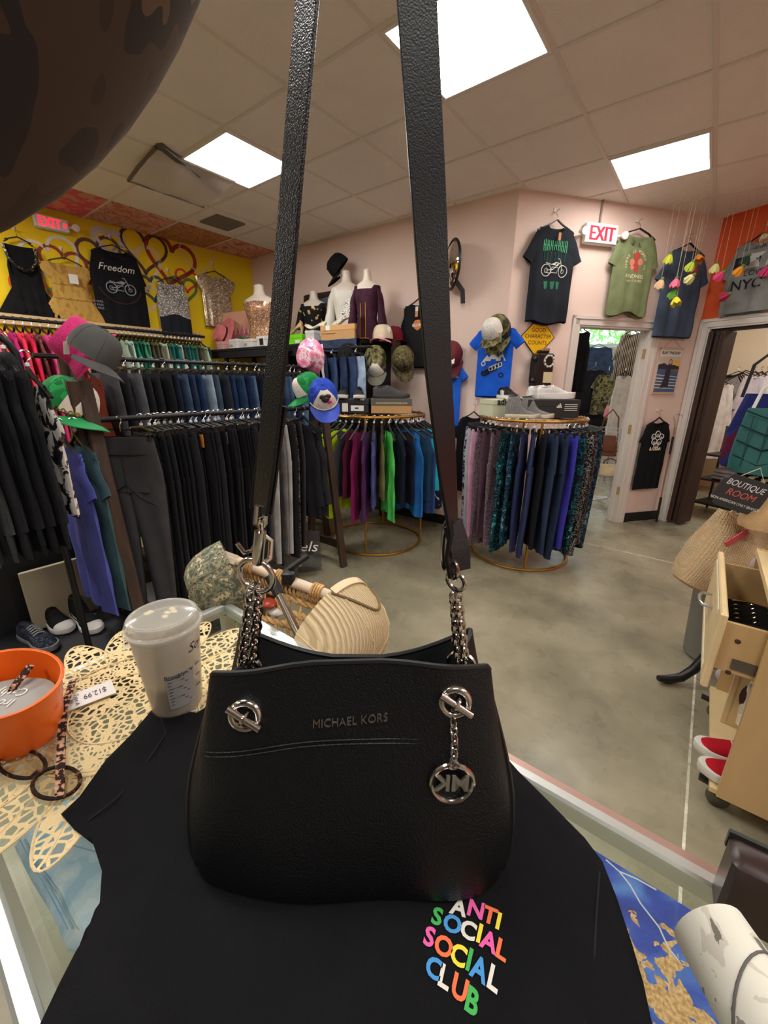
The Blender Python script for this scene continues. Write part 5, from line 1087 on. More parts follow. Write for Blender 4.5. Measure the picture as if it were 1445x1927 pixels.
def wf(t): hangtag(t, (.085, -.05, .03), (0, .2, 0), .035, .10)
cap('trucker_cap', 'white trucker cap with pearl edging tucked in front of the camouflage cap', WB.at(p[0] - .01, p[1] - .02, .21), (radians(45), 0, WB.ang), F('cap_offwhite', (220, 214, 204)), CAMO, front=cells('silver_stipple', [(0, (206, 204, 198)), (.6, (150, 150, 150))], 160), extras=wf, sc=.95)
p = WB.px(850, 668, .10); t = cap('baseball_cap', 'maroon cap with hang tag pinned above the second blue tee, beside the bag strap', WB.at(p[0], p[1], .10), (radians(75), 0, WB.ang + radians(15)), F('cap_maroon', (112, 50, 56)), extras=lambda t: (hangtag(t, (.03, -.1, .10), (radians(80), 0, 0), .035, .12)), sc=1.15)
# tan bag on the back wall behind the strap
p = WB.px(832, 880, .06); t = thing('small_bag', 'small tan pouch hanging on the back wall beside the right bag strap', 'bag', WB.at(p[0], p[1], .06), WB.ang)
MB().loft([[(x * a, y * b, z) for x, y in [(cos(2 * pi * k / 16), sin(2 * pi * k / 16)) for k in range(16)]] for z, a, b in ((-.13, .07, .03), (-.11, .10, .045), (0, .11, .05), (.08, .10, .03), (.12, .08, .012))]).build('body', F('tan_suede', (160, 126, 86)), t); MB().tube([(-.07, 0, .11), (0, .03, .22), (.07, 0, .11)], .005, 6).build('strap', K_BLACK, t)

# ------------------------------------------------------------------ paper flowers on threads
def flower(label, px, py, d, rgb, tilt, kind=0):
    p = pd(px, py, d); t = thing('paper_flower', label, 'paper flower', p, group='paper flowers on threads'); rnd = random.Random(px * 7 + py); m = mat(f'crepe_{rgb}', rgb, .7)
    mb = MB(); n = 6
    for k in range(n):
        a = 2 * pi * k / n + rnd.uniform(-.3, .3); rows = []
        for i in range(5):
            r = i / 4; row = []
            for j in range(5):
                b = (j / 4 - .5) * 1.25; rad = .006 + .036 * sin(r * 1.5) * (1 - .25 * abs(b)); row.append((rad * cos(a + b), rad * sin(a + b), .038 - .072 * r + .010 * sin(j * 2 + k) * r))
            rows.append(row)
        mb.grid(rows, xf=Matrix.Rotation(tilt, 4, 'X') @ Matrix.Rotation(tilt * .7, 4, 'Y'))
    mb.build('petals', m, t)
    MB().lathe([(.004, .05), (.013, .042), (.016, .034), (.004, .03)], 10, xf=Matrix.Rotation(tilt, 4, 'X') @ Matrix.Rotation(tilt * .7, 4, 'Y')).build('calyx', mat('crepe_leaf', (86, 130, 60), .7) if kind != 1 else m, t)
    MB().tube([(0, 0, .045), (.01 * sin(px), .008, (H - p.z))], .0012, 4).build('thread', mat('jute_thread', (206, 190, 160), .7), t)
for a in (('yellow-green paper flower, highest over the slate blue tee on the left', 1259, 486, 3.5, (214, 220, 60), .3), ('orange paper flower at the top right of the slate blue tee', 1314, 486, 3.5, (232, 140, 50), -.4), ('lime paper flower under the orange one, over the slate blue tee', 1300, 500, 3.46, (200, 220, 70), .5), ('dark red paper flower between the lime and the cream ones', 1306, 510, 3.55, (140, 40, 40), .2), ('cream paper flower at the right sleeve of the slate blue tee', 1300, 523, 3.42, (226, 222, 150), .9), ('peach paper flower beside the left sleeve of the slate blue tee', 1243, 533, 3.5, (230, 190, 150), .4),
          ('pink and yellow paper flower in the middle of the slate blue tee', 1271, 532, 3.45, (236, 110, 140), .1), ('small green paper leaf flower under the pink one', 1268, 552, 3.5, (110, 170, 70), .6), ('lowest yellow paper flower, over the slate blue tee', 1272, 566, 3.48, (232, 216, 50), -.3), ('pale yellow paper flower left of the grey city tee', 1346, 504, 3.5, (230, 226, 150), .2), ('hot pink paper flower left of the grey city tee, below the pale yellow one', 1356, 518, 3.44, (232, 70, 120), .8), ('orange paper flower in front of the grey city tee', 1392, 508, 3.4, (240, 160, 40), .7), ('dark green paper flower above the orange one on the grey city tee', 1404, 489, 3.46, (40, 70, 56), .5), ('crimson paper flower low on the grey city tee', 1366, 556, 3.5, (170, 40, 76), 1.2), ('magenta paper flower at the right picture edge', 1441, 509, 3.4, (226, 60, 130), .5), ('cream and green paper flower near the collar of the grey city tee', 1438, 447, 3.4, (230, 206, 170), -.5)):
    flower(*a)
# ------------------------------------------------------------------ through the window room doorway
def face(p): return atan2(-(CAM.x - p.x), (CAM.y - p.y)) + pi     # turn local -y towards the counter
def hang_at(name, label, cat, top, hem_px, width, d, m, dz=0, turn=0, sl=.2, sang=66, group=None, **kw):
    a = pd(top[0], top[1], d); hz = pv(hem_px[0], hem_px[1], a.y).z; drop = .10
    args = dict(w=width / 2, L=max(.2, a.z - drop - hz), sw=width * .42, nw=width * .16, nd=.05, sl=sl, sd=width * .32, sang=sang, thick=.06, fold=.012, seed=int(top[0]), drop=drop); args.update(kw)
    t = thing(name, label, cat, a, face(a) + turn, group); Top(**args).make().build('body', m, t); h = hanger_mb(args['sw'] * .95, drop, nw=args['nw'] * .8).build('hanger', K_BLACK, t); hook_mb(drop).build('hook', K_STEEL, h); return t
t = hang_at('dress', 'long black dress hanging inside the left jamb of the window room doorway', 'dress', (1098, 606), (1090, 736), .24, 4.75, F('dress_black', (22, 22, 26)), sl=0, turn=.4)
hang_at('denim_jacket', 'dark denim jacket with white tag seen through the window room doorway', 'jacket', (1128, 640), (1118, 728), .50, 6.6, denim('denim_jk', (52, 66, 90)), sl=.4, sang=76); 
hang_at('vest', 'beige vest hanging before the window in the room beyond', 'vest', (1152, 640), (1150, 705), .40, 7.2, F('vest_beige', (170, 154, 136)), sl=0)
hang_at('blouse', 'black long sleeved blouse in the middle of the window room doorway', 'blouse', (1122, 682), (1112, 782), .40, 6.0, F('blouse_black', (22, 20, 24)), sl=.5, sang=70, turn=.3)
hang_at('camouflage_top', 'green camouflage top beside the black blouse in the window room', 'top', (1147, 690), (1140, 800), .34, 5.9, CAMO, sl=.2)
hang_at('skirt', 'black pleated skirt low in the window room doorway', 'skirt', (1120, 765), (1118, 830), .34, 5.8, F('skirt_black', (24, 22, 26)), sl=0, hem=.24)
STRP = cells('black_cream_stripe', [(0, (34, 30, 28)), (.5, (200, 190, 170))], 16, 'wavex', dist=1.0)
hang_at('striped_blouse', 'black and cream striped blouse at the right jamb of the window room doorway', 'blouse', (1192, 610), (1180, 716), .30, 4.95, STRP, sl=.3, sang=76, turn=-.4)
hang_at('white_dress', 'white lace dress below the striped blouse at the right jamb', 'dress', (1178, 690), (1164, 842), .22, 5.05, F('lace_white2', (226, 224, 216)), sl=0, turn=-.3)
for i, (x, y, c, n) in enumerate(((1094, 715, (190, 170, 226), 'lilac'), (1103, 712, (240, 140, 120), 'coral'), (1112, 716, (236, 110, 140), 'pink'))):
    hang_at('top', f'{n} top hanging at the back of the window room', 'top', (x, y), (x - 4, y + 62), .26, 6.9 + .1 * i, F(f'bk_{c}', c), sl=.1)
for lab, a, b in (('chrome clothes rail carrying the camouflage top and black blouse in the window room', pd(1104, 683, 6.05), pd(1160, 689, 5.88)), ('farther chrome clothes rail before the window in the window room', pd(1116, 639, 6.6), pd(1166, 640, 7.25))):
    c = (a + b) / 2; z_ = max(a.z, b.z); t = thing('clothes_rail', lab, 'clothes rail', (c.x, c.y, 0)); e = (b - a) * .25; O_ = Vector((c.x, c.y, 0))
    MB().tube([Vector((a.x, a.y, 0)) - e * 1.0 - O_ - Vector((0, 0, e.z * -1)), a - e - O_, b + e - O_, Vector((b.x, b.y, 0)) + e - O_ - Vector((0, 0, e.z))], .010, 8).build('frame', mat('rail_chrome', (150, 150, 156), .3, 1.0), t)
# grid stand with bags
p = pz(1140, 952, 0); t = thing('grid_stand', 'white wire grid display stand inside the window room doorway', 'display stand', p, face(p) - .5)
mb = MB(); n = 13
for i in range(n + 1): mb.tube([(-.24 + .48 * i / n, 0, .22), (-.24 + .48 * i / n, 0, .94)], .003, 4)
for i in range(16): mb.tube([(-.24, 0, .22 + .0483 * i), (.24, 0, .22 + .0483 * i)], .003, 4)
mb.build('wire_grid', mat('wire_white', (190, 190, 196), .4), t)
MB().tube([(0, .03, .08), (0, .03, 1.0)], .018, 10).tube([(-.26, -.2, .012), (0, .03, .10), (.26, .22, .012)], .016, 8).tube([(.26, -.2, .012), (0, .03, .10), (-.26, .22, .012)], .016, 8).build('base', mat('wire_white2', (216, 216, 220), .4), t)
def soft_bag(name, label, px, d, w, h, m, strap=None, depth=.08, taper=.8, turn=0, slen=.15, cat='handbag', round_=2.6):
    p = pd(px[0], px[1], d); t = thing(name, label, cat, p, face(p) + turn); n = 24; rings = []
    for z, g in ((-.5, .82), (-.46, .97), (-.3, 1.0), (0, .97), (.3, lerp(.97, taper, .6)), (.47, taper), (.5, taper * .96)):
        r = []
        for k in range(n):
            a = 2 * pi * k / n; c, s = cos(a), sin(a); e = 2 / round_; r.append((w / 2 * g * abs(c) ** e * (1 if c > 0 else -1), depth / 2 * (1.15 - (z + .5) * .5) * abs(s) ** e * (1 if s > 0 else -1), h * z))
        rings.append(r)
    MB().loft(rings).build('body', m, t)
    if strap: MB().tube([(-w * .36, 0, h * .45), (-w * .28, 0, h * .5 + slen * .7), (0, 0, h * .5 + slen), (w * .28, 0, h * .5 + slen * .7), (w * .36, 0, h * .45)], 0, flat=(.008, .004), up=(0, 1, 0)).build('strap', strap, t)
    return t
BRLEA = mat('brown_leather', (112, 62, 42), .45, var=.2, vs=10); CRM = F('cream_shearling', (226, 206, 170))
t = soft_bag('leather_bag', 'brown leather shoulder bag hooked on the wire grid stand', (1142, 838), 4.9, .26, .24, BRLEA, BRLEA, slen=.30, taper=.72, depth=.12)
MB().box((0, -.065, -.02), (.16, .012, .10), bev=.004).build('pocket', BRLEA, t)
soft_bag('cream_bag', 'small cream bag hanging below the brown leather bag', (1146, 884), 4.85, .20, .13, CRM, BRLEA, taper=1.0, depth=.09, round_=2.0, slen=.07)
soft_bag('pink_bag', 'pink zip pouch hanging among the clothes in the window room', (1152, 775), 5.6, .2, .16, F('pouch_pink', (232, 150, 160)), K_STEEL)
# greenery outside the window
def bush(label, u, v, z, r, rgb, seed):
    rnd = random.Random(seed); t = thing('tree', label, 'tree', (u, v, 0)); mb = MB()
    for i in range(420):
        a, b = rnd.uniform(0, 6.28), math.acos(rnd.uniform(-1, 1)); q = r * rnd.uniform(.55, 1); c = Vector((q * sin(b) * cos(a), q * sin(b) * sin(a), z + q * cos(b) * .8)); d = Vector((rnd.uniform(-1, 1), rnd.uniform(-1, 1), rnd.uniform(-1, 1))).normalized(); e = d.orthogonal().normalized(); s = rnd.uniform(.06, .12); mb.add([c - d * s, c + e * s * .5, c + d * s, c - e * s * .5], [(0, 1, 2, 3)])
    mb.build('foliage', mat(f'leaf_{rgb}', rgb, .7, var=.3), t); MB().tube([(0, 0, 0), (.05, 0, z * .6), (0, .1, z)], [.09, .07, .04], 8).build('trunk', K_WOODD, t)
bush('green tree outside the window, at the right of the window pane', -1.9, 12.0, 3.2, 1.5, (110, 170, 70), 3)
# ------------------------------------------------------------------ through the boutique doorway
TW = cells('grey_tweed_knit', [(0, (140, 132, 126)), (.5, (176, 168, 160)), (.6, (120, 112, 108))], 90, detail=3)
hang_at('cardigan', 'white knitted cardigan hanging just inside the boutique doorway', 'cardigan', (1362, 706), (1345, 864), .34, 5.0, F('cardigan_white', (226, 222, 214)), sl=.5, sang=80, turn=.5)
hang_at('sweater', 'grey tweed sweater hanging inside the boutique doorway', 'sweater', (1392, 690), (1380, 828), .46, 5.4, TW, sl=.58, sang=76, turn=.3)
for i, (x, c, n) in enumerate(((1424, (206, 200, 206), 'pale pink'), (1436, (224, 222, 222), 'white'), (1447, (236, 234, 232), 'bright white'))):
    hang_at('blouse', f'{n} blouse on the far rail of the boutique room', 'blouse', (x, 690), (x - 10, 850), .34, 5.0 + .06 * i, F(f'bt_{c}', c), sl=.4, sang=78, turn=.8)
p = pd(1403, 690, 5.15); t = thing('hanger_bundle', 'bundle of empty black plastic hangers hooked together in the boutique room', 'hangers', p, face(p) + .5)
for i in range(6): hanger_mb(.2, .09, nw=.05).build('hanger', K_BLACK, t, loc=(0, .015 * i, -.01 * i), rot=(radians(10), radians(-14 + 7 * i), radians(8 * i - 20)))
p = pd(1407, 672, 5.6); t = thing('clear_hanger', 'pale blue plastic hanger hooked high in the boutique room', 'hanger', p, face(p)); MB().box((0, 0, 0), (.26, .02, .07), bev=.008).build('bar', mat('ice_blue', (150, 210, 232), .3), t); hook_mb(.06).build('hook', K_STEEL, t, loc=(0, 0, .1))
p = pd(1355, 640, 5.45); t = thing('clothes_rail', 'clothes rail inside the boutique room holding the cardigan and sweater', 'clothes rail', (p.x, p.y, 0), face(p) + .4)
MB().tube([(-.3, 0, .02), (-.3, 0, 1.72), (1.0, .4, 1.72), (1.0, .4, .02)], .013, 8).build('frame', mat('rail_chrome', (150, 150, 156), .3, 1.0), t)
t = thing('black_shelf', 'black metal shelf unit with folded goods inside the boutique doorway', 'shelf', pz(1355, 985, 0) + Vector((.15, .35, 0)), WO.ang)
for z in (.12, .40, .68): MB().box((0, 0, z), (.8, .36, .02)).build('shelf_board', K_PIPE, t, smooth=False)
for x in (-.39, .39):
    for y in (-.17, .17): MB().box((x, y, .36), (.02, .02, .72)).build('post', K_PIPE, t, smooth=False)
for i, (x, z, c, n) in enumerate(((-.18, .41, (150, 150, 160), 'grey blue'), (.12, .41, (190, 186, 180), 'pale grey'), (-.1, .69, (216, 214, 212), 'white'), (.16, .13, (120, 124, 130), 'dark grey'))):
    q = Vector(t.location) + Matrix.Rotation(WO.ang, 3, 'Z') @ Vector((x, -.02, z)); f_ = MB()
    for k in range(3): f_.box((0, 0, .022 + .04 * k), (.22, .26, .038), bev=.014)
    tag(f_.build('folded_jumper', F(f'fold_{c}', c), loc=q, rot=(0, 0, WO.ang)), f'{n} stack of folded jumpers on the black metal shelf', 'clothes')

# ------------------------------------------------------------------ coat stand with bags and the chalk sign
SX, SY = .40, 2.42
t = thing('coat_stand', 'black coat stand with curved feet behind the light wood cart', 'coat stand', (SX, SY, 0)); K_LACQ = mat('black_lacquer', (22, 22, 24), .35)
MB().lathe([(.022, .12), (.03, .2), (.02, .3), (.02, 1.34), (.03, 1.38), (.012, 1.44)], 16).build('pole', K_LACQ, t)
for k in range(3):
    a = radians(215 + 120 * k); c, s = cos(a), sin(a); q = [(0, .33), (.07, .335), (.14, .29), (.20, .19), (.25, .09), (.30, .04), (.36, .024), (.41, .030)]
    MB().tube([(r * c, r * s, z) for r, z in q], [.026, .026, .026, .024, .022, .022, .022, .014], 10).build('leg', K_LACQ, t)
for k in range(4):
    a = radians(200 + 90 * k); c, s = cos(a), sin(a); MB().tube([(0, 0, 1.26), (.1 * c, .1 * s, 1.28), (.17 * c, .17 * s, 1.33), (.18 * c, .18 * s, 1.37)], .010, 8).build('peg', K_LACQ, t)
GRQ = mat('green_quilt', (30, 92, 88), .6)
p = pd(1441, 832, 2.15); t = soft_bag('quilted_bag', 'dark green quilted tote hanging on the coat stand above the chalk sign', (1447, 832), 2.15, .30, .34, GRQ, K_WHITE, depth=.14, taper=.85, turn=-.3)
mb = MB()
for i in range(4):
    for sg in (-1, 1): mb.tube([(sg * .0 + x, -.0735 + abs(x) * .10, -.12 + .08 * i - abs(x) * .25 * sg * 0 + .0 + (abs(x) * .35)) for x in (-.12, -.06, 0, .06, .12)], .004, 5)
for x in (-.07, 0, .07): mb.tube([(x, -.073, -.14), (x, -.068, .13)], .003, 5)
mb.build('quilting', mat('green_quilt_dark', (20, 66, 64), .7), t)
t = soft_bag('navy_bag', 'navy and burgundy cloth shoulder bag behind the green quilted tote', (1412, 812), 2.35, .22, .42, cells('navy_burgundy', [(0, (28, 34, 92)), (.5, (36, 44, 110)), (.56, (88, 20, 50))], 5), K_BLACK, depth=.12, taper=.6, turn=-.2, slen=.22)
soft_bag('black_floral_bag', 'black cloth bag with cream scroll pattern under the green quilted tote', (1438, 898), 2.2, .24, .16, cells('scroll_print', [(0, (24, 24, 26)), (.54, (24, 24, 26)), (.57, (222, 206, 170))], 18, detail=2, dist=1.5), None, depth=.10, taper=.9)
# chalk sign
p = pd(1393, 930, 1.70); t = thing('chalk_sign', 'scalloped black chalk board reading boutique room, hanging over the straw tote', 'sign', p, rot=(radians(6), radians(17), YAW + radians(-8)))
w, h = .20, .142; out = []
for (cx, cz) in ((1, 1), (-1, 1), (-1, -1), (1, -1)):
    seg = [(cx * (w / 2 - .03 + .0), cz * h / 2), (cx * (w / 2 - .022), cz * (h / 2 - .006)), (cx * (w / 2 - .02), cz * (h / 2 - .02)), (cx * (w / 2 - .004), cz * (h / 2 - .028)), (cx * w / 2, cz * (h / 2 - .045))]
    out += seg if cx * cz < 0 else seg[::-1]
out = out[::-1]
MB().loft([[(a, .004, b) for a, b in out], [(a, -.004, b) for a, b in out]]).build('board', mat('slate_black', (48, 46, 46), .75), t, smooth=False)
mb = MB(); put_text(mb, 'BOUTIQUE', .036, lambda x, y: (x * .88 - .003, -.0046, y + .036), shear=.18); mb.build('lettering', mat('chalk_white', (226, 226, 222), .9), t)
mb = MB(); put_text(mb, 'ROOM', .040, lambda x, y: (x, -.0046, y - .004), shear=.18); mb.build('lettering', mat('chalk_red', (206, 96, 86), .9), t)
mb = MB(); put_text(mb, 'NON AMERICAN ONLY BRANDS', .0155, lambda x, y: (x * .92, -.0046, y - .042), shear=.1); mb.build('lettering', mat('chalk_white', (226, 226, 222), .9), t)
MB().tube([(-.05, .0, h / 2 - .008), (.01, .01, h / 2 + .05), (.06, 0, h / 2 - .008)], .0016, 5).build('string', mat('jute_thread', (206, 190, 160), .7), t)
# straw tote and what hangs around it
def weave(name, c1, c2, sc):
    m, t_, bs, new, lk = nt(name); co = coords(t_); wv = []
    for d in ('X', 'Z'):
        w_ = new('ShaderNodeTexWave'); w_.bands_direction = d; w_.inputs['Scale'].default_value = sc if d == 'Z' else sc * .6; w_.inputs['Distortion'].default_value = 1.0; lk(co, w_.inputs['Vector']); wv.append(w_)
    mx = new('ShaderNodeMath'); mx.operation = 'MULTIPLY'; lk(wv[0].outputs[1], mx.inputs[0]); lk(wv[1].outputs[1], mx.inputs[1])
    r = new('ShaderNodeValToRGB'); r.color_ramp.elements[0].color = lin(c1); r.color_ramp.elements[1].color = lin(c2); r.color_ramp.elements[1].position = .55; lk(mx.outputs[0], r.inputs[0]); lk(r.outputs[0], bs.inputs['Base Color']); bs.inputs['Roughness'].default_value = .75; bump(t_, bs, mx.outputs[0], .004); return m
STRAW = weave('straw_weave', (184, 150, 108), (234, 208, 166), 55)
def slant_tote(name, label, px, d, w, h, dp, m, tilt, turn, band=None):
    p = pd(px[0], px[1], d); t = thing(name, label, 'tote bag', p, rot=(0, tilt, YAW + turn)); n = 28; rings = []
    for z, g, q in ((-.5, .80, .75), (-.47, .92, .95), (-.3, 1, 1), (0, 1.03, 1.0), (.3, 1.06, .7), (.5, 1.1, .35)):
        rings.append([(w / 2 * g * abs(cos(a)) ** .7 * (1 if cos(a) > 0 else -1), dp / 2 * q * abs(sin(a)) ** .7 * (1 if sin(a) > 0 else -1) + .008 * sin(cos(a) * 5 + z * 6), h * z) for a in [2 * pi * k / n for k in range(n)]])
    mb = MB(); mb.loft(rings, caps=(True, False)); mb.loft([[(x * .97, y * .9, z) for x, y, z in r][::-1] for r in rings], caps=(True, False)); mb.build('body', m, t)
    return t
t = slant_tote('straw_tote', 'large woven straw tote bag slung from the coat stand, below the chalk sign', (1366, 1050), 1.95, .33, .38, .22, STRAW, radians(24), radians(-6))
for sg in (-1, 1): MB().tube([(-.10, sg * .035, .165), (-.08, sg * .03, .26), (.0, sg * .02, .34), (.08, sg * .03, .26), (.10, sg * .035, .165)], 0, flat=(.010, .004), up=(0, 1, 0)).build('handle', STRAW, t)
MB().tube([(-.06, -.07, .15), (-.09, -.085, .11), (-.115, -.088, .06)], 0, flat=(.013, .004), up=(0, 1, 0)).build('leather_tassel', mat('coral_leather', (206, 84, 90), .5), t)
soft_bag('tan_bag', 'plain tan bag at the right edge below the chalk sign', (1438, 965), 1.75, .16, .14, F('tan_canvas', (196, 160, 116)), None, depth=.10)
p = pz(1330, 1215, 0); t = thing('waste_bin', 'grey canvas bin standing on the floor under the straw tote', 'bin', (.27, 2.62, 0)); MB().lathe([(.10, 0), (.12, .01), (.15, .50), (.152, .505), (.142, .505), (.112, .02)], 24).build('body', mat('canvas_grey', (120, 118, 106), .8), t)

# ------------------------------------------------------------------ light wood cart with the open drawer
MAPLE = mat('maple_board', (196, 162, 112), .5, var=.12, vs=8, stretch=(1, 1, .15)); MAPLE2 = mat('maple_light', (222, 196, 148), .45, var=.08, vs=8, stretch=(.2, 1, 1))
X0, X1, Y0, Y1, ZT = .275, .90, 1.515, 2.135, .80
t = thing('wooden_cart', 'light maple cart on casters with its top drawer pulled open', 'cart', (0, 0, 0))
MB().box(((X0 + X1) / 2, Y0, .45), (X1 - X0, .018, .70)).build('side_panel', MAPLE, t, smooth=False); MB().box(((X0 + X1) / 2, Y1, .45), (X1 - X0, .018, .70)).build('side_panel', MAPLE, t, smooth=False)
MB().box(((X0 + X1) / 2 - .01, (Y0 + Y1) / 2, .11), (X1 - X0 + .02, Y1 - Y0, .018)).build('bottom_board', MAPLE2, t, smooth=False)
MB().box((X1, (Y0 + Y1) / 2, .45), (.012, Y1 - Y0, .70)).build('back_panel', MAPLE, t, smooth=False)
MB().box(((X0 + X1) / 2, (Y0 + Y1) / 2, ZT - .012), (X1 - X0 + .01, Y1 - Y0 + .03, .022)).build('top_board', MAPLE2, t, smooth=False)
MB().box((X0 + .02, (Y0 + Y1) / 2 + .08, .30), (.016, .018, .36)).build('divider', MAPLE2, t, smooth=False)
MB().box((X0 + .25, (Y0 + Y1) / 2 + .08, .30), (.45, .012, .36)).build('divider', MAPLE2, t, smooth=False)
dx = .165
dwr = MB().box((dx, (Y0 + Y1) / 2, .625), (.02, Y1 - Y0 + .012, .27), bev=.004).build('drawer', MAPLE2, t, smooth=False)
mb = MB(); mb.box((dx - .0105, (Y0 + Y1) / 2, .735), (.004, .5, .018)); mb.box((dx - .0105, (Y0 + Y1) / 2, .525), (.004, .5, .018)); mb.build('edge_strip', mat('pale_edge', (238, 226, 196), .4), dwr, smooth=False)
mb = MB()
for y in (Y0 + .03, Y1 - .03): mb.box((dx + .19, y, .64), (.36, .014, .17))
mb.box((dx + .19, (Y0 + Y1) / 2, .56), (.36, Y1 - Y0 - .06, .008)); mb.build('drawer_box', MAPLE, dwr, smooth=False)
MB().box((dx + .20, Y0 + .021, .59), (.30, .006, .035)).build('drawer_slide', mat('slide_steel', (110, 112, 112), .35, .9), dwr, smooth=False)
for z in (.67, .555): MB().ball((dx + .05, Y0 + .022, z), (.008, .004, .008), 8, 6).build('screw_cap', K_WOODD, dwr)
MB().tube([(dx - .012, 1.77, .66), (dx - .04, 1.775, .66), (dx - .05, 1.80, .66), (dx - .05, 1.86, .66), (dx - .04, 1.885, .66), (dx - .012, 1.89, .66)], .006, 8).build('handle', mat('satin_nickel', (196, 194, 188), .3, .9), dwr)
for i, (x, y) in enumerate(((X0 + .03, Y0 + .06), (X0 + .03, Y1 - .06), (X1 - .05, Y0 + .06), (X1 - .05, Y1 - .06))):
    c = MB().box((x, y, .092), (.06, .05, .012)).box((x - .01, y, .072), (.03, .042, .05), bev=.006).bar((x - .02, y, .082), (x - .075, y + .004, .088), .03, .01); o = c.build('caster', mat('caster_black', (26, 26, 28), .5), t, smooth=False)
    MB().lathe([(.006, -.012), (.03, -.013), (.035, -.006), (.035, .006), (.03, .013), (.006, .012)], 24, xf=Matrix.Translation((x - .012, y, .0365)) @ Matrix.Rotation(radians(90), 4, 'X')).build('wheel', glass('clear_wheel', (196, 198, 190), .08, 1.5), o)
# contents
t = thing('ring_tray', 'black velvet ring tray with rows of silver rings in the open drawer', 'jewellery tray', (dx + .12, 1.90, .568)); MB().box((0, 0, .02), (.17, .24, .04), bev=.003).build('tray', F('velvet_tray', (14, 14, 16)), t, smooth=False)
for i in range(5):
    for j in range(3): MB().torus((-.05 + .05 * j, -.09 + .04 * i, .05), .010, .002, (0, 1, .3), 14, 5).build('ring', mat('ring_silver', (206, 196, 180), .2, 1.0), t)
MB().tube([(-.06, .1, .045), (0, .104, .05), (.06, .1, .045)], .003, 5).build('bracelet', mat('ring_gold', (212, 180, 120), .25, 1.0), t)
tag(MB().box((0, 0, .035), (.20, .22, .07), bev=.006).build('black_pouch', F('pouch_black', (14, 14, 16)), loc=(dx + .12, 1.66, .566)), 'black velvet pouch filling the near half of the open drawer', 'pouch')
RED = F('shoe_red', (176, 22, 36))
shoe('canvas_shoe', 'red canvas shoe on the bottom board of the cart, farther of the pair', (X0 + .06, 1.70, .122), (0, 0, radians(192)), RED, mat('rubber_white', (222, 218, 206), .5), F('lace_white', (222, 220, 214)), .27, lining=RED, sl_h=.032)
shoe('canvas_shoe', 'red canvas shoe on the bottom board of the cart, nearer the front panel', (X0 + .075, 1.595, .122), (0, 0, radians(190)), RED, mat('rubber_white', (222, 218, 206), .5), F('lace_white', (222, 220, 214)), .27, lining=RED, sl_h=.032)
def wbox(label, x, y, d, tilt, m, txt): 
    t = thing('gift_box', label, 'box', (x, y, .121), rot=(0, tilt, 0)); MB().box((0, 0, d[2] / 2), d, bev=.003).build('box', m, t, smooth=False)
    MB().box((-d[0] / 2 - .0008, -d[1] * .18, d[2] * .82), (.0012, .03, .022)).build('badge', INK_BR, t, smooth=False)
    mb = MB(); put_text(mb, txt, .045, lambda a, b: (-d[0] / 2 - .0014, -a, d[2] * .35 + b)); mb.build('lettering', INK_K, t, smooth=False)
wbox('pale boxed slippers leaning in the cart beside the red shoes', X0 + .12, 1.80, (.09, .13, .24), radians(-6), mat('box_mauve', (206, 192, 186), .6), 'isotoner')
wbox('white boxed slippers farther back in the cart', X0 + .14, 2.02, (.09, .16, .30), radians(-4), mat('box_white', (222, 218, 212), .6), 'isotoner')
t = thing('fluffy_slipper', 'fluffy cream slipper standing between the two slipper boxes', 'slipper', (X0 + .10, 1.905, .121)); 
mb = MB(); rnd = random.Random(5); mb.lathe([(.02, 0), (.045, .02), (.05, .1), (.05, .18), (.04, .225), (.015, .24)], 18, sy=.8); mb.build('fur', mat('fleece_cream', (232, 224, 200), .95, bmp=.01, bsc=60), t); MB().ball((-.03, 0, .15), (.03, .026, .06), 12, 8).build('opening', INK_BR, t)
t = thing('floral_paper', 'floral paper lining on top of the cart with zigzag cut edge', 'paper', (0, 0, ZT - .001)); pts = [(X0 + .03 + (.012 if i % 2 else 0), Y0 + .02 + .6 * i / 40) for i in range(41)] + [(X1, Y1), (X1, Y0)]
mb = MB(); mb.loft([[(a, b, 0.0006) for a, b in pts], [(a, b, .0022) for a, b in pts]]); mb.build('sheet', cells('floral_paper', [(0, (44, 40, 48)), (.42, (60, 54, 64)), (.48, (226, 150, 160)), (.56, (236, 200, 196)), (.64, (90, 84, 80))], 16, detail=2, dist=.7), t, smooth=False)
t = thing('scalloped_stand', 'frosted scalloped edge stand behind the cart drawer', 'display stand', (X0 + .02, 2.19, .10)); mb = MB()
for i in range(10): mb.ball((.0 + .006 * sin(i), .0, .06 + .062 * i), (.03, .012, .036), 12, 8)
mb.build('scallops', frosted('frosted_acrylic', (214, 206, 216), .75), t)
t = thing('ribbon_box', 'dark wooden jewellery box on top of the cart', 'box', (X0 + .22, Y1 - .08, ZT + .002), .1); MB().box((0, 0, .06), (.22, .13, .12), bev=.004).build('body', mat('walnut_box', (64, 40, 32), .4), t, smooth=False); MB().box((0, 0, .128), (.23, .14, .016), bev=.004).build('lid', mat('walnut_box', (64, 40, 32), .4), t, smooth=False)
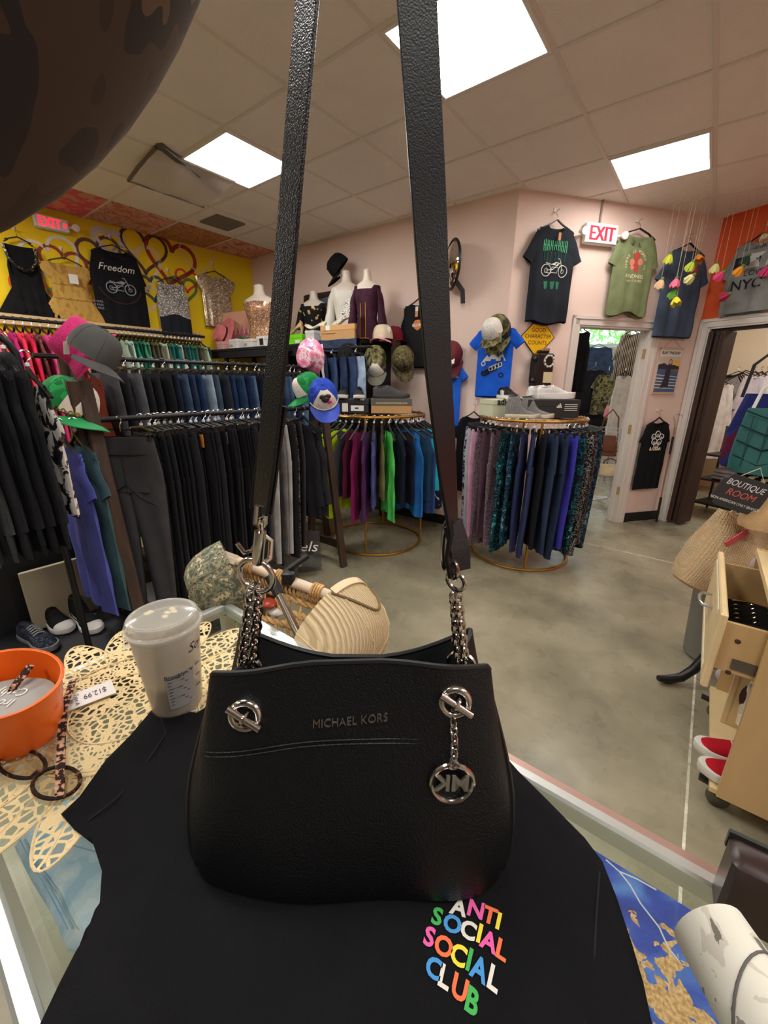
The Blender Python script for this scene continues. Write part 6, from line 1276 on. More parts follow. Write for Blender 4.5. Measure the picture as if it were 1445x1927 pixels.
# ------------------------------------------------------------------ dark shoe shelf under the left rack
t = thing('shoe_shelf', 'low black shoe shelf on the floor under the hooded jackets', 'shelf', (-2.3, .42, 0)); 
MB().box((0, 0, .14), (.85, .62, .02)).build('shelf_board', M_BK, t, smooth=False); MB().box((-.42, 0, .3), (.015, .62, .6)).build('back_panel', M_BK, t, smooth=False)
for x in (-.4, .4):
    for y in (-.29, .29): MB().box((x, y, .065), (.03, .03, .13)).build('foot', M_BK, t, smooth=False)
p = pz(112, 1180, .165); shoe('high_top', 'black and white high top sneaker on the shoe shelf, left of the pair', (p.x - .06, p.y - .0, .151), (0, 0, radians(8)), F('shoe_black2', (26, 26, 28)), W_SOLE, K_BLACK, .30, hi=.05, toe=WHK, swoosh=INK_W)
p = pz(140, 1188, .165); shoe('high_top', 'black and white high top sneaker on the shoe shelf, right of the pair', (p.x - .05, p.y + .07, .151), (0, 0, radians(2)), F('shoe_black2', (26, 26, 28)), W_SOLE, K_BLACK, .30, hi=.05, toe=WHK, swoosh=INK_W)
p = pz(80, 1205, .15); shoe('running_shoe', 'dark blue mesh running shoe on the shoe shelf beside the orange basket', (p.x + .02, p.y - .02, .151), (0, 0, radians(12)), cells('navy_mesh', [(0, (30, 36, 50)), (.5, (70, 78, 92)), (.56, (26, 30, 40))], 50), GREY_SOLE, G_LT, .29)
for i, (px, py) in enumerate(((110, 1250), (150, 1240))):
    p = pz(px, py, .02); shoe('canvas_shoe', f'grey suede shoe with white toe on the floor, {("left", "right")[i]} of the pair by the counter', (p.x - .04, p.y, .0), (0, 0, radians(4)), F('shoe_grey', (128, 126, 124)), W_SOLE, F('lace_white', (222, 220, 214)), .28, toe=G_MID)
p = pz(120, 1130, .2); tag(MB().box((0, 0, .17), (.02, .30, .34), bev=.004).build('display_card', mat('putty_card', (176, 164, 136), .7), loc=(-2.62, .50, .151)), 'beige card panel standing behind the high top sneakers', 'panel')
# clear garment bag with script lettering at the right foot of the front rack
p = pz(530, 1045, .05); t = thing('plastic_bag', 'clear plastic bag with black script lettering lying by the wooden rack foot', 'bag', (-2.36, 1.92, .15), rot=(radians(52), 0, YAW + .2)); rows = [[(-.2 + .4 * i / 10, -.15 + .3 * j / 8, .05 + .10 * sin(pi * i / 10) * (1 - .5 * j / 8) + .012 * sin(i * 3 + j * 2)) for i in range(11)] for j in range(9)]
rows = [[(x, -.16, .0) for x, y, z in rows[0]]] + rows + [[(x, .16, 0) for x, y, z in rows[-1]]]
mb = MB(); mb.grid(rows); mb.build('sheet', frosted('smoke_vinyl', (60, 60, 62), .75, .15), t); mb = MB(); put_text(mb, 'Angels', .13, lambda x, y: (x, y * .9, .175 - abs(x) * .35), shear=.3); mb.build('lettering', INK_W, t)

tag(MB().box((0, 0, .006), (1.3, 1.5, .012), bev=.004).build('shade_sheet', F('shade_black', (20, 20, 21)), loc=(-2.72, .98, 0)), 'black sheet added for shade and dark fabric on the floor under the leggings and jeans racks', 'mat')  # added black sheet standing in for shadow and dark fabric below the racks
for i, (u, v) in enumerate(((-2.32, .98), (-2.32, 1.36), (-2.95, 1.2), (-2.95, 1.75))):
    t = thing('dark_filler_box', f'low black box added for the dark under the racks, {("nearest the counter", "second from the counter", "behind under the jeans", "farthest under the jeans")[i]}', 'tub', (u, v, .013)); MB().box((0, 0, .10), (.44, .34, .20), bev=.012).build('body', K_BLACK, t); MB().box((0, 0, .212), (.46, .36, .025), bev=.008).build('lid', mat('filler_lid', (34, 28, 28), .5), t)  # added boxes that fill out the dark below the racks
# ------------------------------------------------------------------ glass showcase
CZ = .970; CU0, CU1, CV0, CV1 = -.752, .95, -.022, .412
t = thing('showcase', 'aluminium framed glass showcase counter carrying the bag, the tee and the lace mat', 'counter', (0, 0, 0))
ALU = mat('aluminium', (224, 228, 224), .38, .8); GL = glass('showcase_glass', (251, 254, 253), .015, 1.45)
MB().box(((CU0 + CU1) / 2, (CV0 + CV1) / 2, CZ - .003), (CU1 - CU0 - .008, CV1 - CV0 - .008, .006)).build('glass_top', GL, t, smooth=False)
fr = MB()
for v in (CV0, CV1): fr.box(((CU0 + CU1) / 2, v, CZ - .012), (CU1 - CU0, .016, .026), bev=.003); fr.box(((CU0 + CU1) / 2, v, .12), (CU1 - CU0, .02, .03))
for u in (CU0, CU1): fr.box((u, (CV0 + CV1) / 2, CZ - .012), (.016, CV1 - CV0 + .016, .026), bev=.003); fr.box((u, (CV0 + CV1) / 2, .12), (.02, CV1 - CV0, .03))
fr.build('top_frame', ALU, t, smooth=False)
for u in (CU0, CU1):
    for v in (CV0, CV1): MB().box((u, v, CZ / 2 - .012), (.022, .022, CZ - .024)).build('upright', ALU, t, smooth=False)
MB().box(((CU0 + CU1) / 2, CV1 - .002, .545), (CU1 - CU0 - .02, .005, .80)).build('front_pane', GL, t, smooth=False); MB().box((CU0 + .002, (CV0 + CV1) / 2, .545), (.005, CV1 - CV0 - .02, .80)).build('side_pane', GL, t, smooth=False)
MB().box((-.42, (CV0 + CV1) / 2, .78), (.62, CV1 - CV0 - .05, .006)).build('glass_shelf', GL, t, smooth=False)
sb = MB(); 
for v in (.05, .34): sb.bar((CU0, v, .685), (-.12, v, .685), .012, .02); 
for z in range(14): sb.box((CU0 + .018, .36, .3 + z * .04), (.004, .014, .02))
sb.build('shelf_bracket', mat('bracket_steel', (120, 126, 126), .4, .8), t, smooth=False)
MB().box((CU1 / 2, CV1 + .010, CZ - .008), (CU1 - CU0 - 1.0 + .62, .012, .014)).build('lip_strip', mat('rose_reflection', (196, 160, 150), .35, .6), t, smooth=False)  # pinkish reflection along the rail put into the strip colour
# things inside and under the case
def sheet_from_outline(px, z, nx=46, ny=46, disp=None, th=.006, pts=None):
    """filled outline (picture outline laid on the plane z) with cloth relief"""
    O = pts or [(lambda p: (p.x, p.y))(pz(x, y, z)) for x, y in px]; x0, x1 = min(p[0] for p in O), max(p[0] for p in O); y0, y1 = min(p[1] for p in O), max(p[1] for p in O)
    import bmesh
    from mathutils.geometry import delaunay_2d_cdt
    def inside(x, y):
        r = False; j = len(O) - 1
        for i in range(len(O)):
            if (O[i][1] > y) != (O[j][1] > y) and x < (O[j][0] - O[i][0]) * (y - O[i][1]) / (O[j][1] - O[i][1] + 1e-12) + O[i][0]: r = not r
            j = i
        return r
    D = []
    for i in range(len(O)):
        a, b = Vector(O[i]), Vector(O[(i + 1) % len(O)]); k = max(1, int((b - a).length / .012)); D += [a.lerp(b, q / k) for q in range(k)]
    nb = len(D); st = max((x1 - x0) / nx, (y1 - y0) / ny)
    for i in range(nx + 1):
        for j in range(ny + 1):
            x, y = x0 + st * i, y0 + st * j
            if x < x1 and y < y1 and inside(x, y) and min((x - d.x) ** 2 + (y - d.y) ** 2 for d in D[:nb]) > (st * .5) ** 2: D.append(Vector((x, y)))
    r = delaunay_2d_cdt(D, [], [list(range(nb))], 1, 1e-6); V, Fc = r[0], r[2]; B = D[:nb]
    mb = MB(); e = lambda p: min(1, min((p.x - d.x) ** 2 + (p.y - d.y) ** 2 for d in B) ** .5 / .012)
    top = [(p.x, p.y, z + th * (.25 + .75 * e(p)) + (disp(p.x, p.y) * e(p) if disp else 0)) for p in V]; bot = [(p.x, p.y, z + .0004) for p in V]
    mb.add(top, [tuple(f) for f in Fc]); mb.add(bot, [tuple(f)[::-1] for f in Fc])
    n = len(V); bd = {}
    for f in Fc:
        for i in range(len(f)):
            a, b = f[i], f[(i + 1) % len(f)]; bd[(a, b)] = bd.get((a, b), 0) + 1
    mb.v = top + bot; mb.f = [tuple(f) for f in Fc] + [tuple(q + n for q in f)[::-1] for f in Fc] + [(b, a, a + n, b + n) for (a, b) in bd if (b, a) not in bd]; mb.m = [0] * len(mb.f)
    return mb
LDEN = cells('bleached_denim', [(0, (172, 208, 230)), (.42, (192, 220, 238)), (.5, (206, 228, 240)), (.58, (220, 236, 244))], 26, detail=6)
t = thing('folded_jeans', 'folded pale blue jeans on the inner glass shelf, left of the black tee', 'jeans', (0, 0, 0))
J = [(30, 1600), (45, 1578), (95, 1535), (190, 1490), (330, 1560), (330, 1800), (128, 1790), (100, 1725), (60, 1660)]
sheet_from_outline(J, .784, 24, 24, lambda x, y: .002 * sin(x * 60) * sin(y * 50), .028).build('leg_fold', LDEN, t)
mb = MB(); 
for off in (0, 9): mb.tube([Vector((0, 0, .0325)) + pz(x, y, .78) for x, y in ((48 + off, 1610), (75 + off, 1665), (112 + off, 1728), (138 + off, 1780))], .0008, 5)
mb.tube([Vector((0, 0, .0325)) + pz(x, y, .78) for x, y in ((90, 1560), (112, 1610), (150, 1622), (215, 1640))], .0007, 5); mb.build('stitching', mat('denim_thread', (150, 192, 218), .8), t)
t = thing('rug', 'blue and gold marbled shaggy rug on the floor beyond the glass at lower right', 'rug', (.55, .78, 0))
def rugmat():
    m, t_, bs, new, lk = nt('blue_gold_marble'); co = coords(t_); n = new('ShaderNodeTexNoise'); n.inputs['Scale'].default_value = 5.5; n.inputs['Detail'].default_value = 7; n.inputs['Distortion'].default_value = .9; lk(co, n.inputs['Vector'])
    r = new('ShaderNodeValToRGB'); e = r.color_ramp.elements; e[0].position = .3; e[0].color = lin((24, 44, 124)); e[1].position = .72; e[1].color = lin((92, 138, 206)); k = e.new(.5); k.color = lin((38, 72, 172)); lk(n.outputs[0], r.inputs[0])
    g = new('ShaderNodeTexNoise'); g.inputs['Scale'].default_value = 24; g.inputs['Detail'].default_value = 3; g.inputs['Distortion'].default_value = .6; lk(co, g.inputs['Vector']); sx = new('ShaderNodeSeparateXYZ'); lk(co, sx.inputs[0])
    mr = new('ShaderNodeMapRange'); mr.inputs[1].default_value = .10; mr.inputs[2].default_value = .36; mr.inputs[3].default_value = .16; mr.inputs[4].default_value = -.30; lk(sx.outputs[1], mr.inputs[0])
    ad = new('ShaderNodeMath'); ad.operation = 'ADD'; lk(g.outputs[0], ad.inputs[0]); lk(mr.outputs[0], ad.inputs[1]); gt = new('ShaderNodeMath'); gt.operation = 'GREATER_THAN'; gt.inputs[1].default_value = .53; lk(ad.outputs[0], gt.inputs[0])
    n3 = new('ShaderNodeTexNoise'); n3.inputs['Scale'].default_value = 120; lk(co, n3.inputs['Vector']); gr = new('ShaderNodeValToRGB'); gr.color_ramp.elements[0].position = .35; gr.color_ramp.elements[0].color = lin((176, 128, 74)); gr.color_ramp.elements[1].position = .65; gr.color_ramp.elements[1].color = lin((228, 188, 130)); lk(n3.outputs[0], gr.inputs[0])
    mx = new('ShaderNodeMix'); mx.data_type = 'RGBA'; lk(gt.outputs[0], mx.inputs[0]); lk(r.outputs[0], mx.inputs[6]); lk(gr.outputs[0], mx.inputs[7]); lk(mx.outputs[2], bs.inputs['Base Color']); bs.inputs['Roughness'].default_value = .95; bump(t_, bs, n3.outputs[0], .004); return m
MB().box((-.05, -.05, .008), (1.25, .82, .016), bev=.006).build('pile', rugmat(), t)
VEIN = mat('vein_white', (214, 216, 220), .9)
def vein(pts, r): return MB().tube([pz(x, y, .017) - Vector((.55, .78, 0)) for x, y in pts], r, 5)
mb = MB(); 
for pts in (((1165, 1640), (1185, 1665), (1205, 1700), (1240, 1745), (1258, 1785), (1278, 1810)), ((1165, 1640), (1200, 1655), (1235, 1675)), ((1140, 1618), (1165, 1640))): mb.tube([pz(x, y, .0165) - Vector((.55, .78, 0)) for x, y in pts], .0024, 5)
mb.build('white_vein', VEIN, t)
# rolled poster and the dark folder on the glass, right edge
a = pz(1333, 1745, CZ + .030); b = pz(1482, 1990, CZ + .030)
MARB = cells('bark_print', [(0, (120, 116, 104)), (.33, (206, 200, 186)), (.38, (226, 222, 208)), (.62, (232, 228, 214)), (.64, (150, 146, 134))], 20, detail=5, dist=1.5)
t = thing('paper_roll', 'white rolled paper with grey bark print on the glass at the bottom right', 'roll', a); d = b - a; L = d.length; ax = d.normalized()
rr = []; side = ax.cross(Vector((0, 0, 1))).normalized(); up = Vector((0, 0, 1))
for i in range(9):
    q = i / 8; rr.append([ax * (L * q) + side * (.030 * cos(k) * (1 - .06 * (1 - q))) + up * (.030 * sin(k)) for k in [2 * pi * j / 28 for j in range(28)]])
mb = MB(); mb.loft(rr, caps=(False, False)); mb.loft([[Vector(p) * 1 - (Vector(p) - ax * (L * i / 8)) * .07 for p in r][::-1] for i, r in enumerate(rr)], caps=(True, False)); mb.build('sheet', MARB, t)
mb = MB(); mb.tube([ax * (.05 + .022 * cos(k + 1)) + side * (.0303 * cos(k)) + up * (.0303 * sin(k)) for k in [2 * pi * j / 28 for j in range(28)]], .0010, 5, closed=True); mb.build('grey_ring', mat('ring_grey', (96, 92, 90), .7), t)
p = pz(1450, 1700, CZ); t = thing('dark_folder', 'dark brown leather folder standing on the glass at the right edge', 'folder', (.136, .392, CZ + .002), radians(4)); MB().box((.02, 0, .035), (.13, .03, .07), bev=.004).build('cover', mat('folder_brown', (50, 32, 28), .35), t); MB().box((.02, .017, .062), (.13, .004, .018)).build('clip', mat('folder_clip', (70, 74, 72), .4, .5), t, smooth=False)

# ------------------------------------------------------------------ black tee on the counter, lettered in colours
SH = [(115, 1533), (150, 1500), (200, 1430), (245, 1385), (285, 1338), (330, 1337), (370, 1342), (440, 1300), (560, 1290), (700, 1290), (850, 1310), (975, 1452), (1035, 1512), (1100, 1578), (1133, 1622), (1160, 1690), (1188, 1775), (1210, 1850), (1228, 1935), (1240, 2030), (640, 2080), (20, 2060), (75, 1930), (112, 1852), (150, 1780), (188, 1700), (192, 1640), (176, 1590), (140, 1562)]
def shirt_relief(x, y):
    # folds fan from the left shoulder, the print area stays smooth
    X, Y = x * cos(YAW) + y * sin(YAW), -x * sin(YAW) + y * cos(YAW)
    k = 1 / (1 + math.exp((X + .10) * 40)); r = (.0030) * sin(60 * (Y + .8 * X)) * k + .0022 * sin(95 * (Y + .55 * X) + 1) * k
    g = math.exp(-((X - .17) / .03) ** 2); return r + .0015 * sin(70 * X + 14 * Y) * g + .0010
BTEE = mat('tee_cotton_black', (20, 20, 22), .92, var=.1, vs=20, bmp=.0008, bsc=500, spec=.12)
tee = thing('t_shirt', 'black tee with rainbow lettering spread on the glass counter under the black bag', 't-shirt', (0, 0, 0))
sheet_from_outline(SH, CZ + .0030, 60, 60, shirt_relief, .004).build('body', BTEE, tee)
for pts in (((300, 1345), (312, 1380), (262, 1455), (222, 1500), (165, 1545)), ((1128, 1640), (1122, 1720), (1118, 1800), (1100, 1927))):
    MB().tube([pz(x, y, CZ + .0078) for x, y in pts], .0009, 5).build('seam', mat('seam_black', (24, 24, 27), .9), tee)
zc = 4.817; LT_ = [('A', 595, 420, 'w'), ('N', 750, 440, 'p'), ('T', 875, 495, 'o'), ('I', 955, 545, 'y'), ('S', 398, 503, 'g'), ('O', 537, 573, 'b'), ('C', 680, 628, 'w'), ('I', 783, 657, 'y'), ('A', 868, 730, 'p'), ('L', 980, 805, 'o'),
   ('S', 328, 687, 'p'), ('O', 458, 775, 'o'), ('C', 592, 855, 'y'), ('I', 690, 895, 'g'), ('A', 780, 980, 'b'), ('L', 908, 1065, 'w'), ('C', 368, 972, 'b'), ('L', 462, 1050, 'w'), ('U', 603, 1155, 'o'), ('B', 713, 1270, 'g')]
CLR = {'w': (226, 222, 212), 'p': (236, 96, 170), 'o': (244, 116, 70), 'y': (240, 220, 60), 'g': (66, 176, 84), 'b': (70, 150, 216)}
rows_ = {0: (.44, .30), 1: (.52, .30), 2: (.60, .33), 3: (.80, .34)}
for i, (ch, lx, ly, c) in enumerate(LT_):
    row = 0 if i < 4 else 1 if i < 10 else 2 if i < 16 else 3; k = i - (0, 4, 10, 16)[row]
    x, y = 740 + lx / zc, 1620 + ly / zc; sl = (.30, .36, .45, .62)[row] + .07 * k; hh = (31, 33, 37, 40)[row] + (0, .6, 1.6, 2.6)[row] * k; ww = 36
    mb = MB(); vs, fs = text_geo(ch, 1.0, bold=.035); ym = max(v.y for v in vs) - min(v.y for v in vs); yc = (max(v.y for v in vs) + min(v.y for v in vs)) / 2
    q = [(x + v.x * ww * 1.15 + (v.y - yc) / ym * hh * .22, y + v.x * ww * sl * 1.1 - (v.y - yc) / ym * hh) for v in vs]
    mb.add([(lambda w: (w.x, w.y, CZ + .0094))(pz(a, b, CZ + .0092)) for a, b in q], fs); mb.build('letter', mat('print_' + c, CLR[c], .8), tee, smooth=False)

# ------------------------------------------------------------------ crocheted mat
def lace(name, sc, th):
    m, t_, bs, new, lk = nt(name); co = coords(t_, (1, 1, .0)); v = new('ShaderNodeTexVoronoi'); v.feature = 'DISTANCE_TO_EDGE'; v.inputs['Scale'].default_value = sc; lk(co, v.inputs['Vector'])
    g = new('ShaderNodeMath'); g.operation = 'LESS_THAN'; g.inputs[1].default_value = th; lk(v.outputs['Distance'], g.inputs[0]); bs.inputs['Base Color'].default_value = lin((232, 208, 156)); bs.inputs['Roughness'].default_value = .85
    n = new('ShaderNodeTexNoise'); n.inputs['Scale'].default_value = 420; lk(co, n.inputs['Vector']); bump(t_, bs, n.outputs[0], .0015); lk(g.outputs[0], bs.inputs['Alpha']); return m
LACE1 = lace('lace_coarse', 88, .135); LACE2 = lace('lace_fine', 150, .19); LACE3 = lace('lace_mid', 105, .15); LSOLID = mat('crochet_cord', (236, 212, 162), .85, bmp=.0012, bsc=400)
t = thing('lace_mat', 'cream crocheted lace mat with leaf shaped edges on the glass counter', 'lace mat', (-.600, .155, CZ + .0012))
mb = MB(); N = 18; cen = MB(); rim = MB()
for k in range(N):
    a = 2 * pi * k / N; c, s = cos(a), sin(a); ex, ey = .205, .205; base = Vector((ex * .52 * c, ey * .52 * s, 0)); dr = Vector((ex * c, ey * s, 0)).normalized(); nr = Vector((-dr.y, dr.x, 0)); L_ = .115; W_ = .030; pts = []
    for i in range(25):
        b = 2 * pi * i / 24; q = (1 - cos(b)) / 2; pts.append(base + dr * (L_ * q) + nr * (W_ * sin(b) * (1 - .35 * cos(b) * -1 * .2) * (1.1 - .3 * q)) + Vector((0, 0, .0002 * (k % 3))))
    mb.add([base + dr * L_ * .5 + Vector((0, 0, .0002 * (k % 3)))] + pts[:-1], [(0, i + 1, (i + 1) % 24 + 1) for i in range(24)]); rim.tube(pts[:-1], .0014, 5, closed=True)
    cen.tube([base, base + dr * L_ * .94], .001, 4)
mb.build('leaf_border', LACE1, t, smooth=False); rim.build('leaf_cord', LSOLID, t); cen.build('leaf_vein', LSOLID, t)
def annul(r0, r1, z, n=72): return MB().add([(r * cos(2 * pi * i / n), r * sin(2 * pi * i / n), z) for r in (r0, r1) for i in range(n)], [(i, (i + 1) % n, n + (i + 1) % n, n + i) for i in range(n)])
annul(.072, .112, .0008).build('fine_band', LACE2, t, smooth=False); annul(.001, .072, .0008).build('centre', LACE3, t, smooth=False)
mb = MB(); 
for r in (.07, .118): mb.torus((0, 0, .0012), r, .0012, n=72, k=5)
mb.build('ring_cord', LSOLID, t)

# ------------------------------------------------------------------ cup, basket of cards, spectacles, price slip
p = pz(335, 1322, CZ + .004); t = thing('iced_drink_cup', 'clear plastic drink cup with dome lid and milky drink on the lace mat', 'cup', (p.x, p.y, CZ + .0035))
FRO = frosted('cup_plastic', (226, 222, 210), .50, .25); LID = frosted('lid_plastic', (226, 226, 218), .35, .12)
MB().lathe([(.012, .001), (.031, 0), (.034, .004), (.0445, .128), (.0475, .132), (.0475, .136), (.0455, .136), (.0435, .130), (.033, .006), (.012, .004)], 40).build('cup', FRO, t)
MB().lathe([(.001, .006), (.0325, .006), (.0365, .052), (.001, .052)], 32).build('milky_drink', mat('latte', (206, 178, 138), .4), t); MB().lathe([(.0368, .05), (.0430, .122)], 32, caps=(False, False)).build('foam_film', frosted('foam_film', (230, 220, 200), .55, .5), t)
o = MB().lathe([(.0495, .131), (.0505, .135), (.0495, .139), (.047, .141), (.046, .148), (.044, .151), (.030, .155), (.001, .1555)], 40, caps=(False, False)).build('lid', LID, t)
MB().torus((0, 0, .1515), .040, .0018, n=40, k=6).build('lid_rim', LID, o); fb = MB()
for i in range(6): fb.ball((.015 * sin(i * 2.2), .014 * cos(i * 1.7), .1525), (.006, .004, .001), 8, 5)
fb.build('foam_spot', mat('foam', (232, 216, 176), .6), o)
# label and marks on the front of the cup
def oncup(a, z, off=.0008): r = pw(z, [(0, .034), (.128, .0445)]) + off; a = a + FA; return (r * cos(a), r * sin(a), z)
FA = atan2(-p.y, -p.x)
mb = MB(); mb.grid([[oncup(-.28 + .95 * j / 12 + .0, .020 + .058 * i / 4) for j in range(13)] for i in range(5)]); mb.build('label', mat('cup_label', (176, 174, 170), .6), t)
mb = MB()
for i in range(9): mb.tube([oncup(-.20, .072 - .0055 * i, .0014), oncup(.2 + .3 * ((i * .37) % 1), .072 - .0055 * i, .0014)], .0006, 4)
put_text(mb, 'Brooklyn V.', .0085, lambda x, y: Vector(oncup(.2 + x / .042, .0755 + y, .0014))); mb.build('label_print', INK_K, t, smooth=False)
for i in range(3): MB().tube([oncup(.78, .04 + .018 * i), oncup(.98, .04 + .018 * i)], .0007, 4).build('fill_line', INK_K, t)
mb = MB()
put_text(mb, 'Soy', .020, lambda x, y: Vector(oncup(.85 + x / .044, .108 + y, .001)), shear=.4); mb.build('marker_word', INK_K, t, smooth=False)
p = pz(42, 1392, CZ); OR = mat('orange_enamel', (244, 110, 22), .4, var=.06, vs=30); t = thing('orange_basket', 'orange oval metal basket with raised letters at the left of the lace mat', 'basket', (-.672, .042, CZ + .0045), radians(10))
prof = [(.060, 0), (.062, .004), (.074, .072), (.0765, .074), (.0765, .076), (.0725, .076), (.060, .006), (.005, .005)]
MB().lathe(prof, 48, sx=1.18, sy=.82).build('body', OR, t); mb = MB(); mb.torus((0, 0, .0755), .0755, .0018, n=48, k=6); 
for v_ in range(len(mb.v)): mb.v[v_] = (mb.v[v_][0] * 1.18, mb.v[v_][1] * .82, mb.v[v_][2])
mb.build('rim', OR, t); mb = MB()
for i, ch in enumerate('CARDS'):
    a = radians(30 + 22 * i); put_text(mb, ch, .026, lambda x, y: Vector((.0695 * 1.18 * cos(a - x / .06), .0695 * .82 * sin(a - x / .06), .050 + y)))
mb.build('raised_letters', mat('orange_raised', (236, 96, 14), .4), t, smooth=False)
t2 = thing('card_stack', 'stack of grey business cards lying inside the orange basket', 'cards', (-.675, .043, CZ + .028), radians(40))
MB().lathe([(.001, 0), (.052, 0), (.053, .003), (.053, .022), (.001, .024)], 32, sx=1.12, sy=.78).build('stack', mat('card_grey', (150, 148, 142), .5), t2); mb = MB(); put_text(mb, 'Cathy', .020, lambda x, y: (-x * .9, -y + .01, .0246)); put_text(mb, 'Irons', .020, lambda x, y: (-x * .9, -y - .010, .0246)); mb.build('print', K_WHITE, t2, smooth=False)
TORT = cells('tortoise', [(0, (44, 28, 22)), (.45, (60, 38, 28)), (.52, (196, 150, 124)), (.62, (210, 170, 146))], 150, detail=2)
t = thing('spectacles', 'tortoiseshell reading glasses lying folded open on the lace mat', 'glasses', (0, 0, 0)); zz = CZ + .008
def lens(cx, cy, rx, ry, tl):
    return [(cx + rx * cos(a) * cos(tl) - ry * sin(a) * sin(tl), cy + rx * cos(a) * sin(tl) + ry * sin(a) * cos(tl)) for a in [2 * pi * i / 28 for i in range(28)]]
DKT = cells('dark_tortoise', [(0, (40, 26, 20)), (.55, (58, 36, 26)), (.62, (120, 80, 60))], 120, detail=2)
for L_ in (lens(40, 1437, 46, 27, .12), lens(106, 1473, 46, 29, -.22)):
    P_ = [pz(x, y, zz + .006 * sin(i)) for i, (x, y) in enumerate(L_)]; P_ = [pz(x, y, zz) for x, y in L_]
    mb = MB().tube(P_, .0022, 8, closed=True); o = mb.build('rim', DKT, t); c = sum(P_, Vector()) / 28; MB().add([c] + P_, [(0, i + 1, (i + 1) % 28 + 1) for i in range(28)]).build('lens', glass('lens_glass', (236, 232, 226), .02, 1.4), o, smooth=False)
MB().tube([pz(60, 1462, zz), pz(70, 1452, zz + .003), pz(80, 1452, zz)], .0026, 8).build('bridge', DKT, t)
def temple(pts): return MB().tube([pz(x, y, zz + dz) for x, y, dz in pts], 0, flat=(.0046, .0016), up=(0, 0, 1))
temple(((112, 1502, .0), (114, 1440, .006), (116, 1380, .010), (121, 1330, .010), (131, 1300, .008), (136, 1282, .004))).build('temple', TORT, t); temple(((-4, 1440, .0), (-4, 1390, .008), (0, 1335, .022), (28, 1290, .05), (58, 1252, .06))).build('temple', TORT, t)
t = thing('price_slip', 'white paper slip with an upside-down handwritten price beside the orange basket', 'price tag', (0, 0, 0)); C4 = [pz(x, y, CZ + .006) for x, y in ((123, 1340), (120, 1312), (209, 1279), (219, 1303))]; ox, uy = (C4[2] - C4[1]), (C4[0] - C4[1])
mb = MB(); mb.add(C4 + [p - Vector((0, 0, .0008)) for p in C4], [(0, 1, 2, 3), (7, 6, 5, 4), (0, 4, 5, 1), (1, 5, 6, 2), (2, 6, 7, 3), (3, 7, 4, 0)]); mb.build('paper', K_WHITE, t, smooth=False)
mb = MB(); fn = lambda x, y: C4[1] + ox * (.62 - x) + uy * (.5 + y) + Vector((0, 0, .0006)); put_text(mb, '$12.99', .42, lambda x, y: fn(x * .42, y * 1.1)); put_text(mb, 'All', .16, lambda x, y: C4[1] + ox * (.13 + y * .8) + uy * (.5 + x * 1.6) + Vector((0, 0, .0006))); put_text(mb, 'Type A', .16, lambda x, y: C4[1] + ox * (.24 + y * .8) + uy * (.5 + x * 1.6) + Vector((0, 0, .0006))); mb.build('writing', mat('pen_ink', (70, 66, 76), .8), t, smooth=False)
# ------------------------------------------------------------------ rope trough with wooden bar just beyond the counter, and the caps on it
WOODP = mat('pale_ash_wood', (226, 204, 178), .55, var=.08, vs=20, stretch=(.2, 1, 1)); ROPE = mat('hyacinth_rope', (206, 164, 106), .8, var=.25, vs=40, bmp=.003, bsc=200)
BA = pd(428, 1050, .97); BB = pd(640, 1128, .90)
t = thing('rope_basket', 'pale wooden barred basket of braided rope standing just beyond the counter corner', 'basket', (BA.x, BA.y, 0)); O = Vector((BA.x, BA.y, 0))
d = (BB - BA).normalized(); nrm = Vector((d.y, -d.x, 0)).normalized()
MB().tube([BA - O, BB - O], .0125, 14).build('bar', WOODP, t); MB().tube([BA - O - d * .01, BA - O + d * .03], .017, 4).build('end_block', WOODP, t, smooth=False)
LB = pd(470, 1240, .86); RB = pd(600, 1250, .80); TLp = BA + d * .03 - Vector((0, 0, .03)); TRp = BB - Vector((0, 0, .03))
def net(u, v): return TLp.lerp(TRp, u).lerp(LB.lerp(RB, u), v) + Vector((0, 0, -.03 * sin(pi * v)))
mb = MB()
for i in range(7):
    v = .06 + .15 * i
    for ph in (0, pi): mb.tube([net(q / 40, v) + Vector((0, 0, .0042 * cos(q * .9 + ph + i))) + nrm * (.0042 * sin(q * .9 + ph + i)) for q in range(41)], .0046, 6)
mb.build('rope_weft', ROPE, t); mb = MB()
for i in range(9): mb.tube([net(.03 + i * .118 + .02 * sin(q * 1.9 + i), q / 12) + nrm * .004 * cos(q * 2.6) for q in range(13)], .0034, 6)
mb.build('rope_warp', ROPE, t)
for k in (.18, .46, .78):
    c = BA - O + (BB - BA) * k; mb = MB()
    for j in range(4): mb.torus(c + d * (.006 * j), .0150, .0032, d, 18, 6)
    mb.build('lashing', ROPE, t)
mb = MB()
for j in range(26): mb.torus(BA - O + (BB - BA) * (.06 + .035 * j) - Vector((0, 0, .022)), .009, .003, (d + Vector((0, 0, .5))), 10, 5)
mb.build('rim_wrap', ROPE, t)
for p in (BA + d * .02, BB - d * .02): MB().tube([Vector((p.x, p.y, 0)) - O, p - O], .013, 10).build('leg', WOODP, t)
for v_ in t.children:
    if v_.name.startswith(('rope_weft', 'rope_warp')): v_.location = -O
for i, (x, y, c, n) in enumerate(((520, 1150, (214, 206, 200), 'white'), (505, 1135, (176, 66, 44), 'red'), (555, 1170, (230, 226, 222), 'pale'))):
    q = pd(x, y, .93); tag(MB().ball((0, 0, 0), (.022, .018, .010), 12, 8).build('wrapped_soap', mat(f'wrap_{c}', c, .35), loc=q), f'{n} wrapped item seen through the rope netting of the basket', 'packet')
a = pd(512, 1092, .86); b = pd(575, 1222, .80); t = thing('metal_handle', 'steel tube with a black rubber end lying across the rope basket', 'pole', a)
